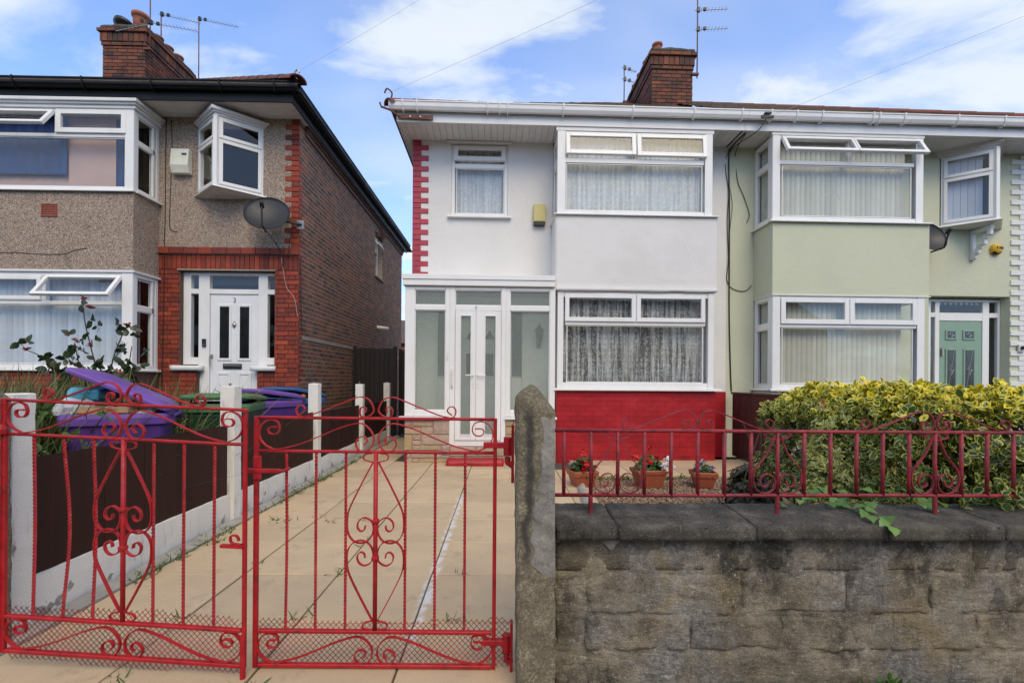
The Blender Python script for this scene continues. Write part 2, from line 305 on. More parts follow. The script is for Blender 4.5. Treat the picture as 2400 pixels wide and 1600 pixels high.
MAT['leadwork'] = simple('bevelled_lead_motif', (0.45, 0.46, 0.46), 0.3, 0.1, 9, metallic=0.5)
MAT['blindgrey'] = simple('cream_vertical_blind', (0.62, 0.60, 0.50), 0.8, 0.05, 5, rand=0.10)
MAT['blindblue'] = simple('pale_blue_vertical_blind', (0.52, 0.56, 0.66), 0.8, 0.05, 5, rand=0.14)
MAT['curtainblue'] = simple('blue_curtain', (0.035, 0.070, 0.19), 0.85, 0.2, 5)
MAT['peach'] = simple('flat_peach', (0.56, 0.37, 0.31), 0.85, 0.06, 3)
MAT['kraft'] = simple('brown_paper', (0.30, 0.185, 0.095), 0.8, 0.15, 9)
MAT['wrap'] = simple('clear_plastic_wrapping', (0.55, 0.56, 0.56), 0.25, 0.2, 10)
MAT['wrapblue'] = simple('blue_plastic_wrapping', (0.08, 0.36, 0.50), 0.3, 0.2, 7)
MAT['orange'] = simple('orange_wrapper', (0.55, 0.12, 0.03), 0.4, 0.3, 20)
def M_glass(name, tint=(0.965, 0.975, 0.97), k=1.0, gain=1.0):
    a = NT(name)
    fr = a.math('MULTIPLY', a.math('MULTIPLY', a.n('Fresnel', {'IOR': 1.52}).outputs[0], gain, True), a.math('SUBTRACT', 1.0, a.n('NewGeometry').outputs['Backfacing']))
    g = a.n('BsdfGlossy', {'Color': (0.97, 0.98, 0.98, 1), 'Roughness': 0.015})
    nz = a.bump(a.noise(a.pos(), 1.6, 2), 0.04, 0.02); a.put(g.inputs['Normal'], nz)
    t = a.n('BsdfTransparent', {'Color': tint})
    mx = a.n('MixShader', {0: fr, 1: t.outputs[0], 2: g.outputs[0]})
    a.shader(mx.outputs[0]); return a.m
MAT['glass'] = M_glass('window_glass', gain=1.2)
def M_frost():
    a = NT('obscured_porch_glass')
    t = a.n('BsdfTransparent', {'Color': (0.955, 0.98, 0.965, 1)})
    d = a.n('BsdfTranslucent', {'Color': (0.62, 0.68, 0.64, 1)}); d2 = a.n('BsdfDiffuse', {'Color': (0.60, 0.66, 0.61, 1)})
    m1 = a.n('MixShader', {0: 0.5, 1: d.outputs[0], 2: d2.outputs[0]})
    m2 = a.n('MixShader', {0: a.step(a.noise(a.pos(), 60, 2), 0.3, 0.7, 0.22, 0.32), 1: t.outputs[0], 2: m1.outputs[0]})
    g = a.n('BsdfGlossy', {'Color': (1, 1, 1, 1), 'Roughness': 0.12})
    a.put(g.inputs['Normal'], a.bump(a.noise(a.pos(), 160, 2), 0.2, 0.003))
    fr = a.math('MULTIPLY', a.n('Fresnel', {'IOR': 1.5}).outputs[0], a.math('SUBTRACT', 1.0, a.n('NewGeometry').outputs['Backfacing']))
    m3 = a.n('MixShader', {0: fr, 1: m2.outputs[0], 2: g.outputs[0]}); a.shader(m3.outputs[0]); return a.m
MAT['frost'] = M_frost()
def M_lace(name, base, pat_amt, fold_amt):
    a = NT(name); o = a.pos(); x = a.xyz(o)
    v = a.n('CombineXYZ', {0: x[0], 1: a.math('MULTIPLY', x[2], 0.9), 2: 0.0}).outputs[0]
    vr = a.n('TexVoronoi', {'Vector': v, 'Scale': 12.0, 'Randomness': 0.4}, feature='F1')
    ring = a.math('MULTIPLY', a.step(vr.outputs['Distance'], 0.14, 0.19), a.step(vr.outputs['Distance'], 0.30, 0.36, 1, 0))
    core = a.step(vr.outputs['Distance'], 0.06, 0.10, 1, 0)
    leaf = a.step(a.noise(v, 34, 2, 0.5, 0.3), 0.56, 0.62)
    pat = a.math('MAXIMUM', a.math('MAXIMUM', ring, core), leaf)
    fx = a.n('CombineXYZ', {0: x[0], 1: a.math('MULTIPLY', x[2], 0.05), 2: 0.0}).outputs[0]
    fold = a.math('ADD', a.step(a.noise(fx, 15, 3), 0.42, 0.60), a.math('MULTIPLY', a.step(a.noise(fx, 48, 2), 0.45, 0.62), 0.5))
    den = a.math('ADD', a.math('MULTIPLY', pat, pat_amt), a.math('ADD', a.math('MULTIPLY', fold, fold_amt), base), True)
    d = a.n('BsdfDiffuse', {'Color': (0.88, 0.875, 0.85, 1)}); tl = a.n('BsdfTranslucent', {'Color': (0.7, 0.73, 0.71, 1)})
    m1 = a.n('MixShader', {0: 0.15, 1: d.outputs[0], 2: tl.outputs[0]}); t = a.n('BsdfTransparent')
    m2 = a.n('MixShader', {0: den, 1: t.outputs[0], 2: m1.outputs[0]}); a.shader(m2.outputs[0]); return a.m
MAT['lace'] = M_lace('lace_net_curtain', 0.15, 0.22, 0.36)
MAT['lacedense'] = M_lace('close_woven_net_curtain', 0.72, 0.12, 0.16)
def M_leaf(name, inner, inner2, margin=None, lo=0.55, hi=0.75, age=False, young=None, rough=0.38, sat=0.5):
    """Leaf whose margin colour is read from the leaf's own UV (u across -1..1, v along)."""
    a = NT(name)
    uv = a.n('UVMap', uv_map='UVMap').outputs[0]; s = a.xyz(uv)
    rndv = a.n('NewGeometry').outputs['Random Per Island']
    c = a.mix(rndv, inner, inner2)
    at = a.n('Attribute', attribute_name='tint').outputs['Fac']
    if young: c = a.mix(at, c, young)
    if margin:
        u = a.math('ABSOLUTE', a.math('SUBTRACT', a.math('MULTIPLY', s[0], 2.0), 1.0))
        v = a.math('ABSOLUTE', a.math('SUBTRACT', a.math('MULTIPLY', s[1], 2.0), 1.0))
        e = a.math('MAXIMUM', u, a.math('MULTIPLY', v, 0.86))
        e = a.math('ADD', e, a.math('MULTIPLY', a.math('SUBTRACT', a.noise(a.pos(), 70, 3), 0.5), 0.30))
        e = a.math('ADD', e, a.math('ADD', a.math('MULTIPLY', at, 0.42), a.math('MULTIPLY', a.math('SUBTRACT', a.math('FRACT', a.math('MULTIPLY', rndv, 17.3)), 0.55), 0.34)))
        c = a.mix(a.step(e, lo, hi), c, a.mix(at, margin[0], margin[1]))
    p = a.pbr(c, rough, None, 0.45)
    tl = a.n('BsdfTranslucent', {'Color': c}); mx = a.n('MixShader', {0: 0.18, 1: p.outputs[0], 2: tl.outputs[0]})
    a.shader(mx.outputs[0]); return a.m
MAT['euonymus'] = M_leaf('variegated_euonymus_leaf', (0.030, 0.068, 0.020), (0.065, 0.12, 0.030), ((0.55, 0.52, 0.10), (0.84, 0.66, 0.03)), 0.60, 0.80, young=(0.15, 0.22, 0.03))
MAT['pieris'] = M_leaf('variegated_pieris_leaf', (0.070, 0.115, 0.030), (0.12, 0.17, 0.045), ((0.50, 0.50, 0.16), (0.56, 0.55, 0.16)), 0.42, 0.72, young=(0.17, 0.21, 0.07))
MAT['pieris_new'] = M_leaf('copper_new_pieris_leaf', (0.36, 0.135, 0.06), (0.42, 0.21, 0.09))
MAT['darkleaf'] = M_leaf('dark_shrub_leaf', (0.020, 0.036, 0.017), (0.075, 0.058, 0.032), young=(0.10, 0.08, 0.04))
MAT['roseleaf'] = M_leaf('rose_leaf', (0.020, 0.044, 0.018), (0.045, 0.075, 0.028), young=(0.12, 0.055, 0.026))
MAT['ivy'] = M_leaf('ivy_leaf', (0.045, 0.11, 0.022), (0.10, 0.21, 0.035), young=(0.17, 0.30, 0.05))
MAT['geranium'] = M_leaf('geranium_leaf', (0.035, 0.085, 0.020), (0.070, 0.13, 0.032), rough=0.6)
MAT['grass'] = M_leaf('grass_blade', (0.040, 0.080, 0.018), (0.085, 0.12, 0.030), young=(0.27, 0.22, 0.085), rough=0.6)
MAT['weed'] = M_leaf('weed_leaf', (0.055, 0.12, 0.022), (0.10, 0.17, 0.035), rough=0.6)
MAT['stem'] = simple('brown_stem', (0.045, 0.032, 0.020), 0.8, 0.3, 30, 0.3, 90)
MAT['redpetal'] = simple('red_petal', (0.62, 0.018, 0.014), 0.5, 0.2, 60)
MAT['whitepetal'] = simple('white_petal', (0.78, 0.78, 0.76), 0.5, 0.06, 60)
MAT['bluepetal'] = simple('mauve_petal', (0.24, 0.22, 0.46), 0.5, 0.15, 60)
MAT['pinkpetal'] = simple('pink_petal', (0.52, 0.15, 0.13), 0.5, 0.25, 60)
def M_gravel():
    a = NT('golden_gravel'); p = a.pos()
    c = a.ramp(a.n('NewGeometry').outputs['Random Per Island'], [(0, (0.20, 0.125, 0.075)), (0.25, (0.33, 0.215, 0.13)), (0.5, (0.26, 0.15, 0.09)), (0.75, (0.42, 0.32, 0.22)), (0.92, (0.13, 0.085, 0.06)), (1, (0.5, 0.42, 0.33))])
    a.pbr(c, 0.8, a.bump(a.noise(p, 150, 3), 0.3, 0.003), 0.3); return a.m
MAT['gravel'] = M_gravel()
MAT['gravelbed'] = simple('gravel_bed', (0.19, 0.125, 0.08), 0.95, 0.4, 90, 0.8, 120)
MAT['plinthstone'] = M_brick('split_face_walling_stone', [(0, (0.40, 0.29, 0.225)), (0.25, (0.42, 0.30, 0.155)), (0.5, (0.44, 0.335, 0.25)), (0.75, (0.47, 0.36, 0.29)), (1, (0.36, 0.25, 0.20))], soot=(0.2, 0.16, 0.12), sootamt=0.3)
MAT['pinkmortar'] = simple('pink_mortar', (0.40, 0.24, 0.19), 0.9, 0.1, 30, 0.2, 100)

# ------------------------------------------------------------------ mesh helpers
def link(o, parent=None):
    COL.objects.link(o)
    if parent is not None: o.parent = parent
    return o
def tag(o, label, cat, group=None):
    o['label'] = label; o['category'] = cat
    if group: o['group'] = group
    return o
def empty(name, loc=(0, 0, 0), rz=0.0, parent=None):
    o = bpy.data.objects.new(name, None); o.empty_display_size = 0.1
    o.location = loc; o.rotation_euler = (0, 0, rz); return link(o, parent)
def thing(name, label, cat, loc=(0, 0, 0), rz=0.0, group=None):
    return tag(empty(name, loc, rz), label, cat, group)

class B:
    def __init__(s): s.v = []; s.f = []
    def add(s, vs, fs):
        k = len(s.v); s.v += [tuple(p) for p in vs]; s.f += [tuple(i + k for i in f) for f in fs]; return s
    def box(s, x0, x1, y0, y1, z0, z1):
        return s.add([(x0, y0, z0), (x1, y0, z0), (x1, y1, z0), (x0, y1, z0), (x0, y0, z1), (x1, y0, z1), (x1, y1, z1), (x0, y1, z1)],
                     [(0, 3, 2, 1), (4, 5, 6, 7), (0, 1, 5, 4), (1, 2, 6, 5), (2, 3, 7, 6), (3, 0, 4, 7)])
    def prism(s, poly, t0, t1, axis='x'):
        """poly of 2D points extruded along an axis; 2D = the other two axes in xyz order."""
        n = len(poly)
        def p(q, t): return (t, q[0], q[1]) if axis == 'x' else (q[0], t, q[1]) if axis == 'y' else (q[0], q[1], t)
        return s.add([p(q, t0) for q in poly] + [p(q, t1) for q in poly],
                     [tuple(range(n))[::-1], tuple(range(n, 2 * n))] + [(i, (i + 1) % n, n + (i + 1) % n, n + i) for i in range(n)])
    def tube(s, pts, r, n=6, twist=0.0, closed=False):
        pts = [Vector(p) for p in pts]; m = len(pts); rs = r if isinstance(r, (list, tuple)) else [r] * m
        k = len(s.v); up = None; vs = []
        for i, p in enumerate(pts):
            d = (pts[min(i + 1, m - 1)] - pts[max(i - 1, 0)]).normalized()
            if up is None: up = d.orthogonal().normalized()
            up = (up - d * up.dot(d)).normalized(); w = d.cross(up)
            for j in range(n):
                a = 2 * math.pi * j / n + twist * i + (math.pi / n)
                vs.append(p + (up * math.cos(a) + w * math.sin(a)) * rs[i])
        fs = []
        for i in range(m - 1):
            for j in range(n): fs.append((i * n + j, i * n + (j + 1) % n, (i + 1) * n + (j + 1) % n, (i + 1) * n + j))
        fs += [tuple(range(n))[::-1], tuple(range((m - 1) * n, m * n))]
        return s.add(vs, fs)
    def strip(s, pts, t, d, y=0.0):
        """Flat iron bar following 2D points in the XZ plane; t thick in plane, d deep in y."""
        P = [Vector((p[0], p[1])) for p in pts]; m = len(P); vs = []; fs = []
        for i in range(m):
            tn = (P[min(i + 1, m - 1)] - P[max(i - 1, 0)]); tn = tn.normalized() if tn.length > 1e-9 else Vector((1, 0))
            nn = Vector((-tn.y, tn.x)) * t / 2
            for q, yy in ((P[i] + nn, y - d / 2), (P[i] + nn, y + d / 2), (P[i] - nn, y + d / 2), (P[i] - nn, y - d / 2)): vs.append((q.x, yy, q.y))
        for i in range(m - 1):
            for j in range(4): fs.append((i * 4 + j, i * 4 + (j + 1) % 4, i * 4 + 4 + (j + 1) % 4, i * 4 + 4 + j))
        fs += [(3, 2, 1, 0), tuple(range(4 * m - 4, 4 * m))]
        return s.add(vs, fs)
    def lathe(s, prof, n=20, c=(0, 0, 0), sx=1.0, sy=1.0):
        vs = []; fs = []; m = len(prof)
        for r, z in prof:
            for j in range(n):
                a = 2 * math.pi * j / n; vs.append((c[0] + r * math.cos(a) * sx, c[1] + r * math.sin(a) * sy, c[2] + z))
        for i in range(m - 1):
            for j in range(n): fs.append((i * n + j, i * n + (j + 1) % n, (i + 1) * n + (j + 1) % n, (i + 1) * n + j))
        if prof[0][0] > 1e-4: fs.append(tuple(range(n))[::-1])
        if prof[-1][0] > 1e-4: fs.append(tuple(range((m - 1) * n, m * n)))
        return s.add(vs, fs)
    def frame(s, x0, x1, z0, z1, w, y0, y1):
        s.box(x0, x0 + w, y0, y1, z0, z1); s.box(x1 - w, x1, y0, y1, z0, z1)
        s.box(x0 + w, x1 - w, y0, y1, z0, z0 + w); s.box(x0 + w, x1 - w, y0, y1, z1 - w, z1); return s
    def xf(s, M): s.v = [tuple(M @ Vector(p)) for p in s.v]; return s
    def mesh(s, name, mat, smooth=False):
        me = bpy.data.meshes.new(name); me.from_pydata(s.v, [], s.f)
        if mat: me.materials.append(MAT[mat] if isinstance(mat, str) else mat)
        if smooth: me.polygons.foreach_set('use_smooth', [True] * len(me.polygons))
        me.update(); return me
    def build(s, name, mat, parent=None, loc=(0, 0, 0), rot=(0, 0, 0), smooth=False, bev=0.0, kind=None):
        o = bpy.data.objects.new(name, s.mesh(name, mat, smooth)); o.location = loc; o.rotation_euler = rot
        if bev:
            m = o.modifiers.new('bevel', 'BEVEL'); m.width = bev; m.segments = 2 if bev > 0.006 else 1; m.limit_method = 'ANGLE'
        if kind: o['kind'] = kind
        return link(o, parent)
def box(name, mat, parent, x0, x1, y0, y1, z0, z1, bev=0.0): return B().box(x0, x1, y0, y1, z0, z1).build(name, mat, parent, bev=bev)

def spline(pts, k=6):
    """Catmull-Rom through the points."""
    P = [Vector(p) for p in pts]; out = []
    for i in range(len(P) - 1):
        a, b, c, d = P[max(i - 1, 0)], P[i], P[i + 1], P[min(i + 2, len(P) - 1)]
        for j in range(k):
            t = j / k
            out.append(0.5 * ((2 * b) + (c - a) * t + (2 * a - 5 * b + 4 * c - d) * t * t + (3 * b - a - 3 * c + d) * t ** 3))
    return out + [P[-1]]

def np_mesh(name, V, T, mat, parent=None, uv=None, tint=None, smooth=True, kind=None):
    """Triangle mesh straight from arrays: V (n,3), T (m,3), per-vertex uv (n,2) and tint (n,)."""
    me = bpy.data.meshes.new(name); n, m = len(V), len(T)
    me.vertices.add(n); me.vertices.foreach_set('co', np.ascontiguousarray(V, dtype=np.float32).ravel())
    me.loops.add(m * 3); me.loops.foreach_set('vertex_index', np.ascontiguousarray(T, dtype=np.int32).ravel())
    me.polygons.add(m); me.polygons.foreach_set('loop_start', np.arange(0, m * 3, 3, dtype=np.int32))
    if smooth: me.polygons.foreach_set('use_smooth', np.ones(m, dtype=bool))
    if uv is not None:
        l = me.uv_layers.new(name='UVMap'); l.data.foreach_set('uv', np.ascontiguousarray(uv[T.ravel()], dtype=np.float32).ravel())
    if tint is not None:
        at = me.attributes.new('tint', 'FLOAT', 'POINT'); at.data.foreach_set('value', np.ascontiguousarray(tint, dtype=np.float32))
    me.update(calc_edges=True); me.validate()
    me.materials.append(MAT[mat] if isinstance(mat, str) else mat)
    o = bpy.data.objects.new(name, me)
    if kind: o['kind'] = kind
    return link(o, parent)

LEAF_ROWS = [(0.0, 0.06, 0.0), (0.28, 0.80, 0.03), (0.58, 1.0, 0.05), (0.84, 0.60, 0.03), (1.0, 0.04, -0.04)]
def leaves(name, P, D, N, L, Wd, mat, parent=None, tint=None, curl=0.25, fold=0.22, kind=None, rows=LEAF_ROWS):
    """Folded, curled leaves: P base, D along, N up-normal, L length, Wd half-width ratio."""
    P, D, N = (np.asarray(a, float) for a in (P, D, N)); n = len(P)
    D = D / np.linalg.norm(D, axis=1, keepdims=True)
    S = np.cross(D, N); S /= np.maximum(np.linalg.norm(S, axis=1, keepdims=True), 1e-6); N = np.cross(S, D)
    L = np.broadcast_to(np.asarray(L, float), (n,))[:, None]; Wd = np.broadcast_to(np.asarray(Wd, float), (n,))[:, None]
    cu = nrg.uniform(0.3, 1.4, (n, 1)) * curl
    V = []; UV = []
    for t, w, _ in rows:
        mid = P + D * (L * t) - N * (L * cu * t * t)
        for k in (-1, 0, 1):
            V.append(mid + S * (k * w * Wd * L) + N * (abs(k) * fold * w * Wd * L)); UV.append((0.5 + 0.5 * k, t))
    V = np.stack(V, 1); m = len(rows) * 3
    tri = []
    for i in range(len(rows) - 1):
        for k in range(2):
            q = i * 3 + k; tri += [(q, q + 1, q + 4), (q, q + 4, q + 3)]
    tri = np.array(tri); T = (tri[None] + (np.arange(n) * m)[:, None, None]).reshape(-1, 3)
    uv = np.tile(np.array(UV), (n, 1)); tt = np.repeat(np.zeros(n) if tint is None else np.asarray(tint, float), m)
    return np_mesh(name, V.reshape(-1, 3), T, mat, parent, uv, tt, True, kind)
def unit(n):
    a = nrg.normal(size=(n, 3)); return a / np.linalg.norm(a, axis=1, keepdims=True)
def rosettes(C, A, per, spread, L, Wd, tilt=0.55):
    """Rosettes of leaves at shoot tips C pointing along A. Returns P, D, N, L."""
    C = np.repeat(C, per, 0); A = np.repeat(A, per, 0); n = len(C)
    r = unit(n); r -= A * (r * A).sum(1, keepdims=True); r /= np.maximum(np.linalg.norm(r, axis=1, keepdims=True), 1e-6)
    t = np.clip(nrg.normal(tilt, 0.28, (n, 1)), -0.3, 1.2)
    D = r * np.cos(t) + A * np.sin(t)
    N = A * np.cos(t) - r * np.sin(t)
    P = C + A * nrg.uniform(-spread, 0, (n, 1)) + r * 0.004
    return P, D, N, L * nrg.uniform(0.6, 1.2, n)

def rough_block(x0, x1, y0, y1, z0, z1, step=0.03, amp=0.006, freq=9.0, r=0.01, seed=0.0, open_faces=(), taper=None):
    """A box of small grid cells, corners rounded by r and faces roughened by noise. Returns a B."""
    nx, ny, nz = (max(2, int(round((b - a) / step))) for a, b in ((x0, x1), (y0, y1), (z0, z1)))
    idx = {}; b = B()
    c = Vector(((x0 + x1) / 2, (y0 + y1) / 2, (z0 + z1) / 2)); h = Vector(((x1 - x0) / 2, (y1 - y0) / 2, (z1 - z0) / 2)); r = min(r, min(h) * 0.95)
    def vid(i, j, k):
        if (i, j, k) not in idx:
            p = Vector((x0 + (x1 - x0) * i / nx, y0 + (y1 - y0) * j / ny, z0 + (z1 - z0) * k / nz)) - c
            core = Vector([max(-(h[q] - r), min(h[q] - r, p[q])) for q in range(3)]); d = p - core
            if d.length > r: p = core + d.normalized() * r
            dn = (p - core).normalized() if (p - core).length > 1e-6 else Vector((0, 0, 0))
            q = (p + c) * freq + Vector((seed, seed * 1.7, -seed))
            p = p + dn * (noise.fractal(q, 0.9, 2.0, 4) * amp)
            if taper: p = taper(p)
            idx[(i, j, k)] = len(b.v); b.v.append(tuple(p + c))
        return idx[(i, j, k)]
    def face(fn, nu, nv, flip):
        for u in range(nu):
            for v in range(nv):
                q = (fn(u, v), fn(u + 1, v), fn(u + 1, v + 1), fn(u, v + 1)); b.f.append(q[::-1] if flip else q)
    if '-y' not in open_faces: face(lambda u, v: vid(u, 0, v), nx, nz, False)
    if '+y' not in open_faces: face(lambda u, v: vid(u, ny, v), nx, nz, True)
    if '-x' not in open_faces: face(lambda u, v: vid(0, u, v), ny, nz, True)
    if '+x' not in open_faces: face(lambda u, v: vid(nx, u, v), ny, nz, False)
    if '-z' not in open_faces: face(lambda u, v: vid(u, v, 0), nx, ny, True)
    if '+z' not in open_faces: face(lambda u, v: vid(u, v, nz), nx, ny, False)
    return b

def brick_rects(u0, u1, v0, v1, course=0.075, length=0.225, joint=0.010, bond='stretcher', holes=(), shift=0):
    out = []; row = 0; v = v0
    while v < v1 - 0.012:
        vt = min(v + course, v1)
        if bond == 'stretcher': seq = [length]; off = (length / 2 if (row + shift) % 2 else 0)
        elif bond == 'flemish': seq = [length, length / 2]; off = (length * 0.75 if (row + shift) % 2 else 0)
        elif bond == 'garden': seq = [length / 2] if (row + shift) % 4 == 0 else [length]; off = (length / 4 if (row + shift) % 4 == 0 else (length / 2 if (row + shift) % 2 else 0))
        else: seq = [length / 2]; off = 0
        u = u0 - off; k = 0
        while u < u1 - 0.012:
            e = u + seq[k % len(seq)]; k += 1
            segs = [(max(u, u0), min(e, u1))]
            for h in holes:
                if vt - joint > h[2] + 1e-4 and v < h[3] - joint * 0.9:
                    ns = []
                    for a, b2 in segs:
                        if b2 <= h[0] or a >= h[1]: ns.append((a, b2)); continue
                        if a < h[0]: ns.append((a, h[0] + joint))
                        if b2 > h[1]: ns.append((h[1], b2))
                    segs = ns
            for a, b2 in segs:
                if b2 - a - joint > 0.02 and vt - v - joint > 0.012: out.append((a, b2 - joint, v, vt - joint))
            u = e
        v += course; row += 1
    return out
def chamfer_piece(w, h, d, c=0.003):
    """Front-facing block, width w (x), height h (z), standing d proud towards -y, chamfered front edges."""
    o = [(0, 0), (w, 0), (w, h), (0, h)]; i = [(c, c), (w - c, c), (w - c, h - c), (c, h - c)]
    vs = [(x, 0, z) for x, z in o] + [(x, -d + c, z) for x, z in o] + [(x, -d, z) for x, z in i]
    fs = [(8, 9, 10, 11)] + [(4 + k, 4 + (k + 1) % 4, 8 + (k + 1) % 4, 8 + k) for k in range(4)] + [(k, (k + 1) % 4, 4 + (k + 1) % 4, 4 + k) for k in range(4)]
    return vs, fs
PIECES = {}
def pieces(name, rects, mat, parent, y=0.0, d=0.02, c=0.003, jit=0.0012, rot=None):
    """Each rect its own object; alike ones share mesh data. rects in (x0,x1,z0,z1) on plane y, or on a side wall through rot."""
    for (a, b2, v0, v1) in rects:
        w, h = round(b2 - a, 3), round(v1 - v0, 3); key = (mat, w, h, d, c)
        if key not in PIECES: PIECES[key] = B().add(*chamfer_piece(w, h, d, c)).mesh(name, mat)
        o = bpy.data.objects.new(name, PIECES[key]); dy = rnd.uniform(-jit, jit)
        if rot is None: o.location = (a, y + dy, v0)
        else: o.location = rot[0](a, v0, dy); o.rotation_euler = (0, 0, rot[1])
        link(o, parent)
def pieces_mass(name, rects, mat, parent, fn, d=0.02, c=0.003, jit=0.0012):
    """Pieces past the countable limit, joined into one part. fn maps local (x,y,z) to parent space."""
    b = B()
    for (a, b2, v0, v1) in rects:
        vs, fs = chamfer_piece(b2 - a, v1 - v0, d, c); dy = rnd.uniform(-jit, jit)
        b.add([fn(x + a, y + dy, z + v0) for x, y, z in vs], fs)
    return b.build(name, mat, parent, kind='stuff')

def wall_holes(x0, x1, z0, z1, y0, y1, holes=()):
    """Solid wall with rectangular openings and their reveals."""
    xs = sorted({x0, x1, *[h[i] for h in holes for i in (0, 1)]}); zs = sorted({z0, z1, *[h[i] for h in holes for i in (2, 3)]})
    xs = [x for x in xs if x0 <= x <= x1]; zs = [z for z in zs if z0 <= z <= z1]
    def solid(i, k):
        if i < 0 or k < 0 or i >= len(xs) - 1 or k >= len(zs) - 1: return False
        cx, cz = (xs[i] + xs[i + 1]) / 2, (zs[k] + zs[k + 1]) / 2
        return not any(h[0] < cx < h[1] and h[2] < cz < h[3] for h in holes)
    b = B()
    for i in range(len(xs) - 1):
        for k in range(len(zs) - 1):
            if not solid(i, k): continue
            a, c, e, f = xs[i], xs[i + 1], zs[k], zs[k + 1]
            b.add([(a, y0, e), (c, y0, e), (c, y0, f), (a, y0, f)], [(0, 1, 2, 3)]); b.add([(a, y1, e), (c, y1, e), (c, y1, f), (a, y1, f)], [(3, 2, 1, 0)])
            if not solid(i - 1, k): b.add([(a, y0, e), (a, y1, e), (a, y1, f), (a, y0, f)], [(3, 2, 1, 0)])
            if not solid(i + 1, k): b.add([(c, y0, e), (c, y1, e), (c, y1, f), (c, y0, f)], [(0, 1, 2, 3)])
            if not solid(i, k - 1): b.add([(a, y0, e), (c, y0, e), (c, y1, e), (a, y1, e)], [(3, 2, 1, 0)])
            if not solid(i, k + 1): b.add([(a, y0, f), (c, y0, f), (c, y1, f), (a, y1, f)], [(0, 1, 2, 3)])
    return b

def glass_pane(parent, x0, x1, z0, z1, y=0.03, mat='glass', loc=(0, 0, 0), rot=(0, 0, 0)):
    return B().box(x0, x1, y, y + 0.006, z0, z1).build('pane', mat, parent, loc, rot)
def window(parent, loc, W, H, rz=0.0, fw=0.06, depth=0.07, fixed=(), sashes=(), bars=(), sill=None, name='window', skip_frame=False):
    """uPVC window, local origin at its lower left on the front plane. sashes: (x0,x1,z0,z1,open_deg[,sash frame width])."""
    w = empty(name, loc, rz, parent); f = B()
    f.frame(0, W, 0, H, fw, 0, depth)
    for (x0, x1, z0, z1) in bars: f.box(x0, x1, 0.002, depth - 0.003, z0, z1)
    f.build('frame', 'upvc', w, bev=0.005)
    for (x0, x1, z0, z1) in fixed:
        glass_pane(w, x0 - 0.01, x1 + 0.01, z0 - 0.01, z1 + 0.01, 0.032)
        B().frame(x0 - 0.004, x1 + 0.004, z0 - 0.004, z1 + 0.004, 0.014, 0.014, 0.03).build('glazing_bead', 'upvc', w, bev=0.003)
    for s in sashes:
        x0, x1, z0, z1, ang = s[:5]; sw = s[5] if len(s) > 5 else 0.065
        rot = (R(-ang), 0, 0); at = (0, -0.022, z1)
        B().frame(x0, x1, z0 - z1, 0, sw, 0, 0.05).build('sash', 'upvc', w, at, rot, bev=0.005)
        B().box(x0 + sw - 0.01, x1 - sw + 0.01, 0.022, 0.028, z0 - z1 + sw - 0.01, -sw + 0.01).build('pane', 'glass', w, at, rot)
    if sill:
        a, b2, pr, th = sill
        B().prism([(0.02, 0), (0.02, -th), (-pr, -th - 0.008), (-pr, -0.012), (-0.0, 0.0)], a, b2, 'x').build('sill', 'upvc', w, bev=0.003)
    return w
def folded_sheet(name, mat, parent, x0, x1, z0, z1, y, amp=0.014, folds=26, seed=1.0):
    n = int(folds * 8); b = B()
    for i in range(n + 1):
        t = i / n; x = x0 + (x1 - x0) * t
        dy = amp * (math.sin(t * folds * 2 * math.pi + 1.3 * noise.noise(Vector((t * 9, seed, 0)))) * (0.6 + 0.6 * noise.noise(Vector((t * 5, seed, 3)))) + 0.6 * noise.noise(Vector((t * 14, seed, 7))))
        b.v += [(x, y + dy, z0), (x, y + dy, z1)]
    b.f = [(2 * i, 2 * i + 2, 2 * i + 3, 2 * i + 1) for i in range(n)]
    return b.build(name, mat, parent, smooth=True)
def blinds(parent, x0, x1, z0, z1, y, mat, pitch=0.085, ang=28, name='blind_slat'):
    n = int((x1 - x0) / pitch); arc = [(-0.044, 0.0), (-0.024, -0.0055), (0.0, -0.0075), (0.024, -0.0055), (0.044, 0.0)]
    me = B().prism(arc + [(x_, y_ + 0.0014) for x_, y_ in arc[::-1]], z0 - z1, 0, 'z').mesh(name, mat)
    for i in range(n):
        o = bpy.data.objects.new(name, me); o.location = (x0 + pitch * (i + 0.5), y, z1)
        o.rotation_euler = (0, 0, R(ang + rnd.uniform(-4, 4))); link(o, parent)
def text(name, s, mat, parent, loc, size, rot=(R(90), 0, 0), depth=0.002, font_shear=0.0):
    cu = bpy.data.curves.new(name, 'FONT'); cu.body = s; cu.size = size; cu.extrude = depth; cu.align_x = 'CENTER'; cu.align_y = 'CENTER'; cu.shear = font_shear
    me = bpy.data.meshes.new_from_object(bpy.data.objects.new('tmp', cu)); me.name = name; me.materials.clear(); me.materials.append(MAT[mat])
    o = bpy.data.objects.new(name, me); o.location = loc; o.rotation_euler = rot; return link(o, parent)

